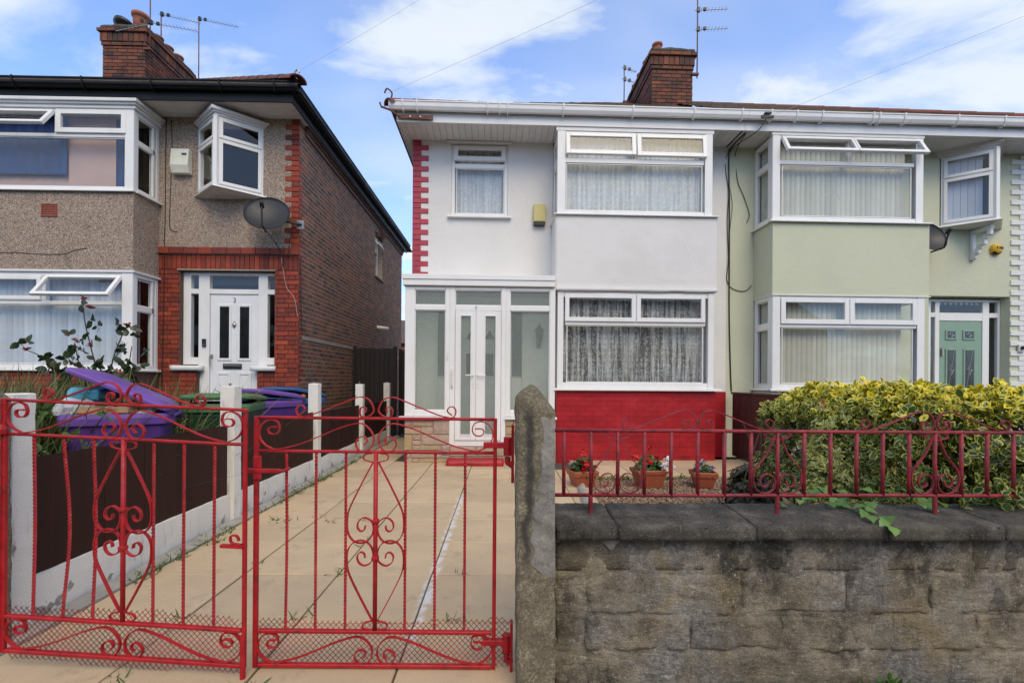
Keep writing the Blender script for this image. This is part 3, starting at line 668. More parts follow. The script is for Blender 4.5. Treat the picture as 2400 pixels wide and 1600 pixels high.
# ------------------------------------------------------------------ ground, road, pavement, drive
def ground_sheet(name, mat, x0, x1, y0, y1, z):
    o = B().add([(x0, y0, z), (x1, y0, z), (x1, y1, z), (x0, y1, z)], [(0, 1, 2, 3)]).build(name, mat); o['kind'] = 'structure'; return o
ground_sheet('ground', 'soil', -400, 400, -400, 400, -0.14)
ground_sheet('road', 'asphalt', -60, 60, -7.5, -0.6, -0.13)
box('kerb', 'concrete', None, -60, 60, -0.6, -0.47, -0.2, -0.02, 0.01)['kind'] = 'structure'
pav = empty('pavement', (0, 0, 0)); pav['kind'] = 'structure'
box('bed', 'joint', pav, -12, 12, -0.47, 2.0, -0.14, -0.034)
slabme = {}
def slab(parent, x0, x1, y0, y1, z, mat, gap=0.007):
    w, d = round(x1 - x0 - gap, 3), round(y1 - y0 - gap, 3); key = (w, d, mat); c = 0.004
    if key not in slabme:
        b = B(); o = [(-w / 2, -d / 2), (w / 2, -d / 2), (w / 2, d / 2), (-w / 2, d / 2)]
        vs = [(x, y, -0.05) for x, y in o] + [(x, y, -c) for x, y in o] + [(x * (1 - 2 * c / w), y * (1 - 2 * c / d), 0) for x, y in o]
        b.add(vs, [(8, 9, 10, 11)] + [(4 + k, 4 + (k + 1) % 4, 8 + (k + 1) % 4, 8 + k) for k in range(4)] + [(k, (k + 1) % 4, 4 + (k + 1) % 4, 4 + k) for k in range(4)])
        slabme[key] = b.mesh('slab', mat)
    o = bpy.data.objects.new('slab', slabme[key]); o.location = ((x0 + x1) / 2, (y0 + y1) / 2, z + rnd.uniform(-0.0025, 0.0025))
    o.rotation_euler = (R(rnd.uniform(-0.12, 0.12)), R(rnd.uniform(-0.12, 0.12)), R(rnd.uniform(-0.15, 0.15))); link(o, parent)
for i in range(-5, 6):
    for j in range(3): slab(pav, i * 0.62 + 0.08 + (0.3 if j % 2 else 0), i * 0.62 + 0.70 + (0.3 if j % 2 else 0), 1.93 - 0.62 * (j + 1), 1.93 - 0.62 * j, -0.006 if i < 0 else -0.024, 'paveslab', 0.010)
drive = empty('driveway', (0, 0, 0)); drive['kind'] = 'structure'
box('bed', 'joint', drive, -2.36, 1.05, 2.02, 10.6, -0.13, -0.012)
ys = [1.94] + [2.44 + 0.6 * k for k in range(14)]
xs = [-2.25, -1.65, -1.05, -0.45, 0.15, 0.75]
for j in range(len(ys) - 1):
    for i in range(5):
        if (ys[j] > 7.0 and i > 0) or (i == 4 and ys[j] < 2.0): continue
        slab(drive, xs[i], xs[i + 1], ys[j], ys[j + 1], 0.0, 'slab', 0.012 if i in (0, 1) else 0.009)
for j in range(4, 8): slab(drive, 0.75, 0.95 + 0.01 * j, ys[j], ys[j + 1], 0.0, 'slab')
bk = B().prism([(-2.34, -0.1), (-2.25, -0.1), (-2.256, 0.012), (-2.34, 0.03)], 2.0, 10.4, 'x')
bk.v = [(y, x, z) for x, y, z in bk.v]; bk.build('channel_strip', 'concrete', drive)

path = empty('garden_path', (0, 0, 0)); path['kind'] = 'structure'
box('bed', 'concrete', path, 1.0, 3.75, 6.16, 7.3, -0.13, -0.008)
for i in range(4): slab(path, 1.02 + 0.68 * i, 1.70 + 0.68 * i, 6.1, 6.78, 0.03, 'slab', 0.006); slab(path, 1.02 + 0.68 * i, 1.70 + 0.68 * i, 6.78, 7.36, 0.03, 'slab', 0.006)
ground_sheet('garden_bed', 'gravelbed', 0.92, 3.75, 2.2, 6.2, -0.03)
ground_sheet('neighbour_garden', 'soil', 3.75, 12.0, 2.2, 8.0, -0.026)
ground_sheet('front_garden', 'soil', -9.0, -2.42, 2.1, 8.0, -0.03)
# gravel: loose stones nobody could count
def gravel():
    n = 15000; x = nrg.uniform(0.9, 3.0, n); y = nrg.uniform(4.2, 6.1, n)
    k = x > 0.70 + (y - 4.2) * 0.075 + 0.16; x, y = x[k], y[k]; n = len(x)
    o = np.array([(1, 0, 0), (-1, 0, 0), (0, 1, 0), (0, -1, 0), (0, 0, 1), (0, 0, -1), (0.7, 0.7, 0.5), (-0.7, 0.6, 0.6)], float)[:6]
    t = np.array([(4, 0, 2), (4, 2, 1), (4, 1, 3), (4, 3, 0), (5, 2, 0), (5, 1, 2), (5, 3, 1), (5, 0, 3)])
    s = nrg.uniform(0.007, 0.016, (n, 1, 1)) * np.concatenate([nrg.uniform(0.8, 1.4, (n, 1, 2)), nrg.uniform(0.5, 0.9, (n, 1, 1))], 2)
    a = nrg.uniform(0, 6.28, n); c, si = np.cos(a)[:, None], np.sin(a)[:, None]
    jit = o[None] + nrg.uniform(-0.25, 0.25, (n, 6, 3)); V = jit * s
    V = np.stack([V[..., 0] * c - V[..., 1] * si, V[..., 0] * si + V[..., 1] * c, V[..., 2]], 2)
    V += np.stack([x, y, nrg.uniform(-0.028, -0.008, n) + 0.02 * np.sin(x * 3) * np.sin(y * 2.2)], 1)[:, None]
    T = (t[None] + (np.arange(n) * 6)[:, None, None]).reshape(-1, 3)
    g = np_mesh('gravel', V.reshape(-1, 3), T, 'gravel', smooth=False, kind='stuff'); g['label'] = 'loose golden gravel between the low wall and the flower pots'; g['category'] = 'gravel'
gravel()
ed = B()
pts = spline([(0.77, 3.9, 0.0), (0.80, 4.64, 0.0), (0.88, 5.6, 0.0), (0.97, 6.5, 0.01), (1.0, 7.12, 0.01)], 5)
for i in range(len(pts) - 1):
    a, b2 = pts[i], pts[i + 1]
    j0 = 0.006 * noise.noise(a * 5); j1 = 0.006 * noise.noise(b2 * 5)
    prof = [(0.0, -0.08), (0.0, 0.008), (0.06, 0.055), (0.085, 0.05), (0.10, -0.08)]
    ed.add([(a.x + p[0] + j0, a.y, p[1] + j0) for p in prof] + [(b2.x + p[0] + j1, b2.y, p[1] + j1) for p in prof], [(k, k + 1, k + 6, k + 5) for k in range(4)])
tag(ed.build('edging_kerb', 'concrete', smooth=True), 'pale concrete edging strip between the beige drive and the gravel', 'edging')
et = B().prism([(-0.05, -0.06), (0.05, -0.06), (0.05, 0.03), (0.03, 0.05), (-0.02, 0.04)], 0, 1.0, 'y').build('edging_tile', 'terracotta', None, (2.70, 4.62, 0), (0, 0, R(-19)), bev=0.008)
tag(et, 'terracotta edging strip lying on gravel beside the variegated bush', 'edging')

# ------------------------------------------------------------------ shared house pieces
def gutter(parent, x0, x1, y, z, mat, brackets, r=0.062, closed=True):
    """White or black plastic eaves gutter: trough hanging in front of a fascia, with clips."""
    prof = [(y, z + 0.128), (y - 0.012, z + 0.135), (y - 0.02, z + 0.05), (y - 0.045, z + 0.012), (y - 0.085, z + 0.018), (y - 0.108, z + 0.06), (y - 0.112, z + 0.118), (y - 0.122, z + 0.122), (y - 0.122, z + 0.138), (y - 0.10, z + 0.138), (y - 0.096, z + 0.06), (y - 0.05, z + 0.026), (y - 0.026, z + 0.06)]
    g = B().prism([(a, b2) for a, b2 in prof], x0, x1, 'x').build('gutter', mat, parent, smooth=False)
    for bx in brackets:
        B().prism([(y - 0.0, z + 0.12), (y - 0.0, z + 0.0), (y - 0.05, z - 0.012), (y - 0.095, z - 0.002), (y - 0.121, z + 0.05), (y - 0.132, z + 0.118), (y - 0.132, z + 0.146), (y - 0.095, z + 0.146), (y - 0.10, z + 0.125), (y - 0.112, z + 0.06), (y - 0.09, z + 0.008), (y - 0.05, z + 0.002)], bx - 0.011, bx + 0.011, 'x').build('gutter_bracket', mat, g, bev=0.002)
    return g
def tile_courses(x0, x1, y0, y1, z0, pitch, tw=0.30, gauge=0.32, hip=None):
    """Front roof slope of overlapping tiles; hip(y) gives the lower x limit at depth y."""
    b = B(); t = math.tan(R(pitch)); y = y0; row = 0
    while y < y1:
        ye = min(y + gauge + 0.06, y1 + 0.05); x = x0 - (tw / 2 if row % 2 else 0)
        while x < x1 - 0.02:
            a, c = max(x, x0 if hip is None else hip(y)[0]), min(x + tw - 0.006, x1 if hip is None else hip(y)[1])
            if c - a > 0.03:
                za, ze = z0 + (y - y0) * t + 0.030, z0 + (ye - y0) * t + 0.004; j = rnd.uniform(-0.003, 0.003)
                b.add([(a, y, za + j), (c, y, za + j), (c, ye, ze), (a, ye, ze), (a, y, za - 0.024 + j), (c, y, za - 0.024 + j)], [(0, 1, 2, 3), (4, 5, 1, 0)])
            x += tw
        y += gauge; row += 1
    return b
def hip_tiles(parent, p0, p1, n, mat='hiptile', r=0.11):
    p0, p1 = Vector(p0), Vector(p1); d = (p1 - p0); L = d.length / n; dn = d.normalized(); side = dn.cross(Vector((0, 0, 1))).normalized(); up = side.cross(dn)
    for i in range(n):
        a = p0 + d * (i / n); b = B(); m = 8
        for t, rr in ((0, r * 1.04), (L * 1.04, r * 0.96)):
            for k in range(m + 1):
                an = math.pi * k / m; b.v.append(tuple(a + dn * t + side * math.cos(an) * rr + up * (math.sin(an) * rr * 0.75)))
            for k in range(m + 1):
                an = math.pi * k / m; b.v.append(tuple(a + dn * t + side * math.cos(an) * (rr - 0.018) + up * (math.sin(an) * (rr - 0.022) * 0.75)))
        q = 2 * (m + 1)
        for k in range(m): b.f += [(k, k + 1, q + k + 1, q + k), (m + 1 + k, m + 2 + k, k + 1, k)]
        b.build('hip_tile', mat, parent, smooth=False)
def chimney(parent, x0, x1, y0, y1, z0, z1, side, pots, individual=True):
    """Brick stack with oversailing top courses; side=+1 when the +x flank shows, -1 when the -x flank shows."""
    c = empty('chimney', ((x0 + x1) / 2, y0, z0), 0, parent); W, D, H = x1 - x0, y1 - y0, z1 - z0
    box('core', 'darkmortar', c, -W / 2 + 0.012, W / 2 - 0.012, 0.012, D - 0.012, 0, H - 0.08)
    top = H - 0.42
    fr = brick_rects(-W / 2, W / 2, 0, top, 0.077, 0.215, 0.010, 'stretcher')
    pieces('brick', fr, 'chimneybrick', c, 0.012, 0.014, 0.004, 0.003)
    sx = side * (W / 2)
    def fn(x, y, z): return (sx + side * (-0.012 - y) if side > 0 else sx + 0.012 + y, x, z)
    pieces_mass('flank_brick', brick_rects(0, D, 0, top, 0.077, 0.215, 0.010, 'stretcher', shift=1), 'chimneybrick', c, fn, 0.014, 0.004, 0.003)
    # stepped cap: three oversailing bands
    for k, (a, b2, ov) in enumerate(((top, top + 0.08, 0.02), (top + 0.08, top + 0.27, 0.035), (top + 0.27, H - 0.07, 0.075))):
        box('corbel', 'darkmortar', c, -W / 2 - ov + 0.012, W / 2 + ov - 0.012, -ov + 0.012, D + ov - 0.012, a, b2)
        ln = 0.112 if k == 1 else 0.225
        pieces('brick', brick_rects(-W / 2 - ov, W / 2 + ov, a + 0.003, b2 + 0.008, b2 - a, ln, 0.010, 'stretcher', shift=k), 'chimneybrick', c, -ov + 0.012, 0.016, 0.004, 0.003)
        def fn2(x, y, z, ov=ov): return ((sx + ov - 0.012 - y) if side > 0 else (sx - ov + 0.012 + y), x, z)
        pieces_mass('flank_brick', brick_rects(-ov, D + ov, a + 0.003, b2 + 0.008, b2 - a, ln, 0.010, 'stretcher', shift=k), 'chimneybrick', c, fn2, 0.016, 0.004, 0.003)
    rough_block(-W / 2 - 0.05, W / 2 + 0.05, -0.05, D + 0.05, H - 0.075, H + 0.03, 0.09, 0.02, 5, 0.05).build('flaunching', 'coping', c, smooth=True)
    for (px, py, hgt, rr) in pots:
        B().lathe([(rr * 0.86, 0), (rr * 0.92, hgt * 0.6), (rr * 0.95, hgt * 0.82), (rr * 1.12, hgt * 0.86), (rr * 1.14, hgt), (rr * 0.98, hgt), (rr * 0.9, hgt * 0.5)], 20, (px, py, H)).build('chimney_pot', 'chimneypot', c, smooth=True)
    return c
def aerial(name, label, loc, mast, arms, loc2=None, group=None):
    """TV aerial: mast tube with bracket and yagi booms. arms: (height, azimuth deg, length, drop)."""
    t = thing(name, label, 'aerial', loc, 0, group)
    B().tube([(0, 0, 0), (0.004, 0, mast * 0.5), (0, 0, mast)], 0.013, 8).build('mast', 'rust', t, smooth=True)
    for (h, az, ln, drop) in arms:
        d = Vector((math.cos(R(az)), math.sin(R(az)), 0)); s = Vector((-d.y, d.x, 0)); b = B()
        o = Vector((0, 0, h)); e = o + d * ln + Vector((0, 0, drop))
        b.tube([o - d * 0.06, e], 0.007, 6); n = max(5, int(ln / 0.075))
        bm = b.build('boom', 'galv', t)
        for i in range(n):
            p = o + (e - o) * ((i + 1.2) / (n + 1)); q = 0.075
            B().tube([p - s * q, p + s * q], 0.004, 4).build('element', 'galv', bm)
        B().box(-0.03, 0.03, -0.025, 0.025, -0.04, 0.05).build('clamp', 'blackplastic', t, tuple(o + d * 0.02))
        p = o + d * 0.15
        B().box(-0.03, 0.03, -0.02, 0.02, -0.03, 0.03).build('dipole_box', 'blackplastic', t, tuple(p))
    box('bracket', 'rust', t, -0.12, 0.03, -0.03, 0.03, 0.06, 0.10); return t

# ------------------------------------------------------------------ white house in the middle (left half of a semi-detached pair)
SA = R(0.9); SO = Vector((-1.49, 7.71, 0))
def semi(x, y, z=0.0): return (SO.x + x * math.cos(SA) - y * math.sin(SA), SO.y + x * math.sin(SA) + y * math.cos(SA), z)
BY = -0.53
wh = thing('semi_detached_house', 'white rendered house with glazed porch, red painted bay base and red quoin edge', 'house', semi(0, 0), SA)
wall_holes(0, 2.29, 0, 5.16, 0, 0.22, [(0.62, 1.55, 3.924, 5.108)]).build('wall', 'white_render', wh)
B().box(4.77, 5.198, 0, 0.22, 0, 5.16).build('wall', 'white_render', wh)
B().box(0.0, 0.22, 0.22, 7.6, 0, 5.16).box(0.22, 5.198, 7.4, 7.6, 0, 5.16).build('wall', 'white_render', wh)
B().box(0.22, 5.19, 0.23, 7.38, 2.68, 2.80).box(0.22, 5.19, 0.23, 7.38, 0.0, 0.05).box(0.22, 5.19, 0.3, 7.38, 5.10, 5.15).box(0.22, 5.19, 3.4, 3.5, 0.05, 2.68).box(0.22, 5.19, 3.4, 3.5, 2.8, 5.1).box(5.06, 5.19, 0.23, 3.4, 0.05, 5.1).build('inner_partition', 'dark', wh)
def bay_ring(x0, x1, z0, z1, t=0.12, y=BY - 0.012):
    b = B().box(x0, x1, y, y + t, z0, z1); b.box(x0, x0 + t, y + t, -0.001, z0, z1); b.box(x1 - t, x1, y + t, -0.001, z0, z1); b.box(x0 + t, x1 - t, y + t, 0.2, z0 + 0.02, z0 + 0.06); return b
def rough_panel(x0, x1, z0, z1, t, y, seed, lip=0.0):
    b = rough_block(x0, x1, y, y + t, z0, z1, 0.045, 0.006, 2.3, 0.014, seed, ('+y',))
    if lip: b.v = [(px, py - (lip * max(0, 1 - (pz - z0) / 0.07) if py < y + 0.03 else 0), pz + (0.012 * noise.noise(Vector((px * 3, 0, seed))) if pz < z0 + 0.03 else 0)) for px, py, pz in b.v]
    return b
rough_panel(2.262, 4.79, 2.625, 3.795, 0.10, BY - 0.022, 3.0, 0.03).build('bay_wall', 'white_render', wh, smooth=True)
B().box(2.27, 2.38, BY + 0.075, -0.001, 2.64, 3.78).box(4.67, 4.78, BY + 0.075, -0.001, 2.64, 3.78).box(2.38, 4.67, BY + 0.08, 0.22, 2.66, 2.70).build('bay_wall', 'white_render', wh)
# red painted brick base of the bay
box('bay_base', 'redmasonry', wh, 2.31, 4.77, BY + 0.002, 0.0, -0.05, 1.10)
pieces('brick', brick_rects(2.30, 4.78, 0.0, 1.096, 0.0783, 0.226, 0.004, 'stretcher'), 'redmasonry', wh, BY + 0.002, 0.0045, 0.002, 0.001)
box('wall_base', 'redmasonry', wh, 4.781, 5.196, -0.014, -0.001, 0.0, 1.085)
vb = empty('air_brick', (4.25, BY - 0.006, 0.03), 0, wh)
for i in range(3):
    for j in range(5): B().box(0.0, 0.016, -0.0012, 0.004, 0, 0.009).build('vent_slot', 'ink', vb, (j * 0.026, 0, 0.03 * i))
# toothed quoin bricks
zc = 5.15; k = 0; rects = [[], []]
while zc > 2.86:
    wid = 0.255 if k % 2 else 0.135
    rects[k % 2].append((0.0, wid, zc - 0.0835, zc - 0.003)); zc -= 0.0857; k += 1
pieces('quoin_brick', rects[0] + rects[1], 'quoinred', wh, 0.0, 0.014, 0.004, 0.002)
for r_ in rects[0] + rects[1]: pass
# upper small window
w = window(wh, (0.62, 0.035, 3.924), 0.93, 1.184, fixed=[(0.082, 0.865, 0.06, 0.797)], sashes=[(0.041, 0.888, 0.913, 1.161, 5, 0.07)], bars=[(0.06, 0.87, 0.80, 0.875)], fw=0.06)
B().prism([(0.03, 0.0), (0.03, -0.028), (-0.10, -0.034), (-0.10, -0.008)], -0.055, 0.985, 'x').build('sill', 'upvc', w, bev=0.003)
B().box(-0.07, 1.0, -0.075, -0.036, 1.19, 1.215).build('drip_rail', 'soffit', w)
folded_sheet('net_curtain', 'lacedense', w, 0.03, 0.90, 0.03, 1.15, 0.15, 0.012, 13, 2.0)
# upper bay window
w = window(wh, (2.293, BY, 3.81), 2.41, 1.265, fixed=[(0.141, 2.257, 0.058, 0.775)], sashes=[(0.126, 1.206, 0.896, 1.245, 7), (1.224, 2.309, 0.886, 1.245, 7)], bars=[(0.12, 2.28, 0.785, 0.86), (1.19, 1.24, 0.86, 1.22)], fw=0.058, sill=(-0.06, 2.50, 0.065, 0.022))
B().box(0.0, 0.125, -0.012, 0.0, 0.0, 1.265).build('corner_post', 'upvc', w, bev=0.003)
B().box(2.29, 2.41, -0.012, 0.0, 0.0, 1.265).build('corner_post', 'upvc', w, bev=0.003)
B().box(-0.02, 2.43, -0.014, 0.05, 1.268, 1.335).build('head_trim', 'soffit', w)
folded_sheet('net_curtain', 'lacedense', w, 0.06, 2.36, 0.03, 1.24, 0.15, 0.014, 30, 5.0)
w = window(wh, (2.293, -0.02, 3.81), 0.44, 1.265, -math.pi / 2, fixed=[(0.06, 0.38, 0.06, 0.80), (0.06, 0.38, 0.90, 1.2)], bars=[(0.06, 0.38, 0.80, 0.90)], sill=(-0.01, 0.49, 0.05, 0.022))
window(wh, (4.70, -0.46, 3.81), 0.44, 1.265, math.pi / 2, fixed=[(0.06, 0.38, 0.06, 0.80), (0.06, 0.38, 0.90, 1.2)], bars=[(0.06, 0.38, 0.80, 0.90)])
# ground floor bay window
w = window(wh, (2.31, BY, 1.14), 2.43, 1.48, fixed=[(0.147, 2.27, 0.089, 0.962)], sashes=[(0.114, 1.207, 1.02, 1.444, 0.6), (1.22, 2.291, 1.02, 1.444, 0.6)], bars=[(0.12, 2.3, 0.965, 1.02), (1.18, 1.24, 1.02, 1.42)], fw=0.085, sill=(-0.05, 2.54, 0.07, 0.03))
B().box(0.0, 0.09, -0.012, 0.0, 0.0, 1.48).build('corner_post', 'upvc', w, bev=0.003)
B().box(2.34, 2.43, -0.012, 0.0, 0.0, 1.48).build('corner_post', 'upvc', w, bev=0.003)
folded_sheet('net_curtain', 'lace', w, 0.08, 2.36, 0.03, 1.45, 0.16, 0.016, 27, 9.0)
B().box(2.312, 2.36, BY + 0.07, -0.001, 1.1, 2.64).box(4.69, 4.738, BY + 0.07, -0.001, 1.1, 2.64).build('bay_side', 'upvc', wh)
# porch
PY = -0.58
pf = B()
pf.box(0.0, 0.145, PY, PY + 0.09, 0.70, 2.655)
pf.box(0.605, 0.672, PY, PY + 0.09, 0.70, 2.655).box(0.672, 0.752, PY - 0.004, PY + 0.09, 0.25, 2.655)
pf.box(1.45, 1.52, PY - 0.004, PY + 0.09, 0.25, 2.655).box(1.52, 1.582, PY, PY + 0.09, 0.70, 2.655).box(2.186, 2.27, PY, PY + 0.09, 0.70, 2.655)
for a, b2 in ((0.145, 0.605), (0.752, 1.45), (1.582, 2.186)): pf.box(a, b2, PY + 0.002, PY + 0.088, 2.605, 2.655).box(a, b2, PY + 0.002, PY + 0.088, 2.30, 2.378)
for a, b2 in ((0.145, 0.605), (1.582, 2.186)): pf.box(a, b2, PY + 0.002, PY + 0.088, 0.70, 0.79)
pf.box(0.752, 1.45, PY + 0.002, PY + 0.088, 0.25, 0.335)
pf.build('porch_frame', 'upvc', wh, bev=0.006)
ps = B().box(0.0, 0.09, PY + 0.09, -0.002, 0.70, 2.655); ps.build('porch_side', 'upvc', wh)
for a, b2 in ((0.145, 0.605), (0.752, 1.45), (1.582, 2.186)):
    glass_pane(wh, a - 0.012, b2 + 0.012, 2.37, 2.615, PY + 0.04, 'frost')
    B().frame(a - 0.002, b2 + 0.002, 2.376, 2.607, 0.013, PY + 0.018, PY + 0.038).build('glazing_bead', 'upvc', wh, bev=0.003)
for a, b2 in ((0.145, 0.605), (1.582, 2.186)):
    glass_pane(wh, a - 0.012, b2 + 0.012, 0.78, 2.31, PY + 0.04, 'frost')
    B().frame(a - 0.002, b2 + 0.002, 0.788, 2.302, 0.013, PY + 0.018, PY + 0.038).build('glazing_bead', 'upvc', wh, bev=0.003)
for a, b2 in ((-0.085, 0.680), (1.517, 2.30)):
    B().prism([(PY + 0.06, 0.0), (PY + 0.06, -0.034), (PY - 0.055, -0.04), (PY - 0.055, -0.012)], a, b2, 'x').build('porch_sill', 'upvc', wh, (0, 0, 0.70), bev=0.003)
for (a, b2, g0, g1, hx) in ((0.757, 1.066, 0.841, 0.989, 1.03), (1.069, 1.446, 1.209, 1.363, 1.105)):
    d = empty('porch_door', (a, PY, 0.34), 0, wh)
    db = B(); y0, y1 = -0.014, 0.05; W = b2 - a; H = 1.955
    db.box(0, g0 - a, y0, y1, 0, H).box(g1 - a, W, y0, y1, 0, H).box(g0 - a, g1 - a, y0, y1, 0, 0.087).box(g0 - a, g1 - a, y0, y1, 1.877, H)
    db.build('leaf', 'upvc', d, bev=0.005)
    B().box(g0 - a - 0.01, g1 - a + 0.01, 0.02, 0.026, 0.08, 1.885).build('glass', 'frost', d)
    B().frame(g0 - a - 0.014, g1 - a + 0.014, 0.073, 1.891, 0.016, -0.022, -0.012).build('glazing_bead', 'upvc', d, bev=0.003)
    s = -1 if hx < 1.07 else 1
    B().box(hx - a - 0.014, hx - a + 0.014, -0.022, -0.012, 0.80, 1.03).tube([(hx - a, -0.016, 0.985), (hx - a, -0.058, 0.985), (hx - a + s * 0.02, -0.062, 0.985), (hx - a + s * 0.115, -0.06, 0.983)], 0.009, 8).build('handle', 'upvc', d, bev=0.002)
    B().lathe([(0.007, -0.002), (0.0, 0.0)], 10).xf(Matrix.Translation((hx - a, -0.0235, 0.845)) @ Matrix.Rotation(R(90), 4, 'X')).build('keyhole', 'ink', d)
text('house_number', '5', 'brass', wh, (1.068, PY - 0.006, 2.345), 0.06)
B().box(0.57 + 0.06, 0.655, PY - 0.012, PY - 0.001, 1.55, 1.66).build('bell_push', 'cream', wh, bev=0.003)
B().tube(spline([(0.712, PY - 0.006, 1.13), (0.712, PY - 0.045, 1.17), (0.712, PY - 0.05, 1.28), (0.712, PY - 0.045, 1.39), (0.712, PY - 0.006, 1.43)], 4), 0.011, 8).build('pull_handle', 'cream', wh, smooth=True)
B().prism([(PY - 0.05, 2.665), (PY - 0.05, 2.80), (PY - 0.035, 2.83), (-0.002, 2.86), (-0.002, 2.665)], -0.03, 2.258, 'x').build('porch_roof', 'upvc', wh, bev=0.008)
B().box(-0.045, 2.259, PY - 0.066, PY - 0.0505, 2.755, 2.83).build('porch_roof_trim', 'upvc', wh, bev=0.004)
# porch plinth: random coursed stones
pp = empty('porch_plinth', (0, PY, 0), 0, wh)
box('core', 'pinkmortar', pp, 0.006, 0.68, 0.012, 0.5, -0.06, 0.662); box('core', 'pinkmortar', pp, 1.52, 2.29, 0.012, 0.5, -0.06, 0.662); box('core', 'pinkmortar', pp, 0.681, 1.519, 0.014, 0.5, -0.06, 0.248)
L0 = [(0.0, 0.43, 0.625, 0.66), (0.44, 0.68, 0.43, 0.66), (0.0, 0.12, 0.53, 0.62), (0.13, 0.43, 0.55, 0.62), (0.0, 0.25, 0.43, 0.525), (0.26, 0.43, 0.43, 0.545), (0.0, 0.115, 0.19, 0.425), (0.125, 0.25, 0.34, 0.425), (0.26, 0.68, 0.275, 0.425), (0.125, 0.25, 0.27, 0.335), (0.125, 0.56, 0.19, 0.265), (0.57, 0.68, 0.20, 0.27), (0.0, 0.10, 0.08, 0.185), (0.11, 0.47, 0.075, 0.185), (0.48, 0.56, 0.08, 0.185), (0.57, 0.68, 0.115, 0.195), (0.57, 0.68, 0.07, 0.11), (0.0, 0.12, 0.0, 0.07), (0.13, 0.22, 0.005, 0.07), (0.23, 0.68, 0.0, 0.065)]
L1 = [(0.69, 1.08, 0.10, 0.245), (1.09, 1.51, 0.10, 0.245), (0.69, 0.95, 0.0, 0.095), (0.96, 1.51, 0.0, 0.095)]
L2 = [(1.52, 1.64, 0.56, 0.66), (1.65, 1.95, 0.54, 0.66), (1.96, 2.29, 0.57, 0.66), (1.52, 1.75, 0.43, 0.535), (1.76, 1.95, 0.43, 0.535), (1.96, 2.29, 0.43, 0.565), (1.52, 1.70, 0.28, 0.425), (1.71, 2.10, 0.30, 0.425), (2.11, 2.29, 0.30, 0.425), (1.52, 1.62, 0.14, 0.275), (1.63, 2.0, 0.15, 0.295), (2.01, 2.29, 0.15, 0.295), (1.52, 1.75, 0.0, 0.135), (1.76, 2.05, 0.0, 0.145), (2.06, 2.29, 0.0, 0.145)]
for i, (a, b2, c, d) in enumerate(L0 + L1 + L2):
    rough_block(a + 0.003, b2 - 0.003, -0.006, 0.02, c + 0.003, d - 0.003, 0.07, 0.006, 9, 0.008, i * 3.1, ('+y',)).build('stone', 'plinthstone', pp, smooth=False)
st = rough_block(0.655, 1.50, -0.87, PY - 0.004, -0.03, 0.085, 0.05, 0.008, 6, 0.016, 4.2).build('doorstep', 'redmasonry', wh, smooth=True)
# what shows through the porch glass: inner front door with dark side lights, bright inner walls
B().box(0.09, 2.27, -0.012, -0.001, 0.05, 2.6).build('porch_inner_wall', 'innerwall', wh)
B().box(0.1, 2.26, PY + 0.1, -0.013, 0.0, 0.2).build('porch_floor', 'concrete', wh)
idr = empty('inner_door', (0.38, -0.02, 0.2), 0, wh)
B().frame(0.0, 1.46, 0, 2.2, 0.045, -0.03, 0).box(0.18, 0.24, -0.028, 0, 0.045, 2.155).box(1.2, 1.25, -0.028, 0, 0.045, 2.155).build('frame', 'upvc', idr, bev=0.004)
B().box(0.245, 1.195, -0.02, 0.0, 0.045, 2.0).build('leaf', 'doorwhite', idr)
B().box(0.05, 0.175, -0.018, 0.0, 1.12, 2.14).build('side_light', 'darkglass', idr); B().box(1.255, 1.41, -0.018, 0.0, 1.12, 2.14).build('side_light', 'darkglass', idr)
for a in (0.50, 0.80): B().prism([(a, 1.72), (a + 0.17, 1.72), (a + 0.085, 1.86)], -0.026, -0.021, 'y').build('door_light', 'darkglass', idr); B().box(a + 0.01, a + 0.15, -0.026, -0.021, 1.12, 1.48).build('door_light', 'darkglass', idr)
# eaves: soffit boards, fascia, gutter
for i in range(54):
    x0 = -0.13 + i * 0.1
    if x0 > 5.1: break
    if x0 + 0.1 > 2.28 and x0 < 4.72: B().prism([(x0 + 0.002, 5.150), (x0 + 0.097, 5.150), (x0 + 0.097, 5.162), (x0 + 0.002, 5.162)], BY - 0.0, 0.0, 'y').build('soffit_board', 'soffit', wh); continue
    B().prism([(x0, 5.153), (x0 + 0.005, 5.147), (x0 + 0.092, 5.147), (x0 + 0.097, 5.153), (x0 + 0.097, 5.163), (x0, 5.163)], BY - 0.012, 0.22, 'y').build('soffit_board', 'soffit', wh)
box('soffit_board', 'soffit', wh, -0.13, -0.001, 0.221, 7.7, 5.147, 5.163)
box('fascia', 'gutter', wh, -0.135, 5.198, BY - 0.032, BY - 0.013, 5.135, 5.29, 0.003)
box('fascia', 'gutter', wh, -0.15, -0.133, BY - 0.034, 7.8, 5.137, 5.29, 0.003)
gutter(wh, -0.25, 5.198, BY - 0.034, 5.258, 'gutter', [-0.04, 0.17, 1.22, 1.40, 1.52, 2.36, 3.42, 4.36, 5.1])
rf = empty('roof', (0, 0, 5.30), 0, wh)
PIT = 31.6; TP = math.tan(R(PIT)); YE = -0.64; RY = 3.85
def deck(x0, x1, hipl, hipr, name):
    zr = (RY - YE) * TP; xl = x0 + (RY - YE if hipl else 0); xr = x1 - (RY - YE if hipr else 0); yb = 2 * RY - YE
    return B().add([(x0, YE, 0), (x1, YE, 0), (xr, RY, zr), (xl, RY, zr), (x0, yb, 0), (x1, yb, 0)], [(0, 1, 2, 3), (5, 4, 3, 2), (4, 0, 3), (1, 5, 2)])
deck(-0.24, 5.198, True, False, 'roof').build('roof_deck', 'tile', rf)
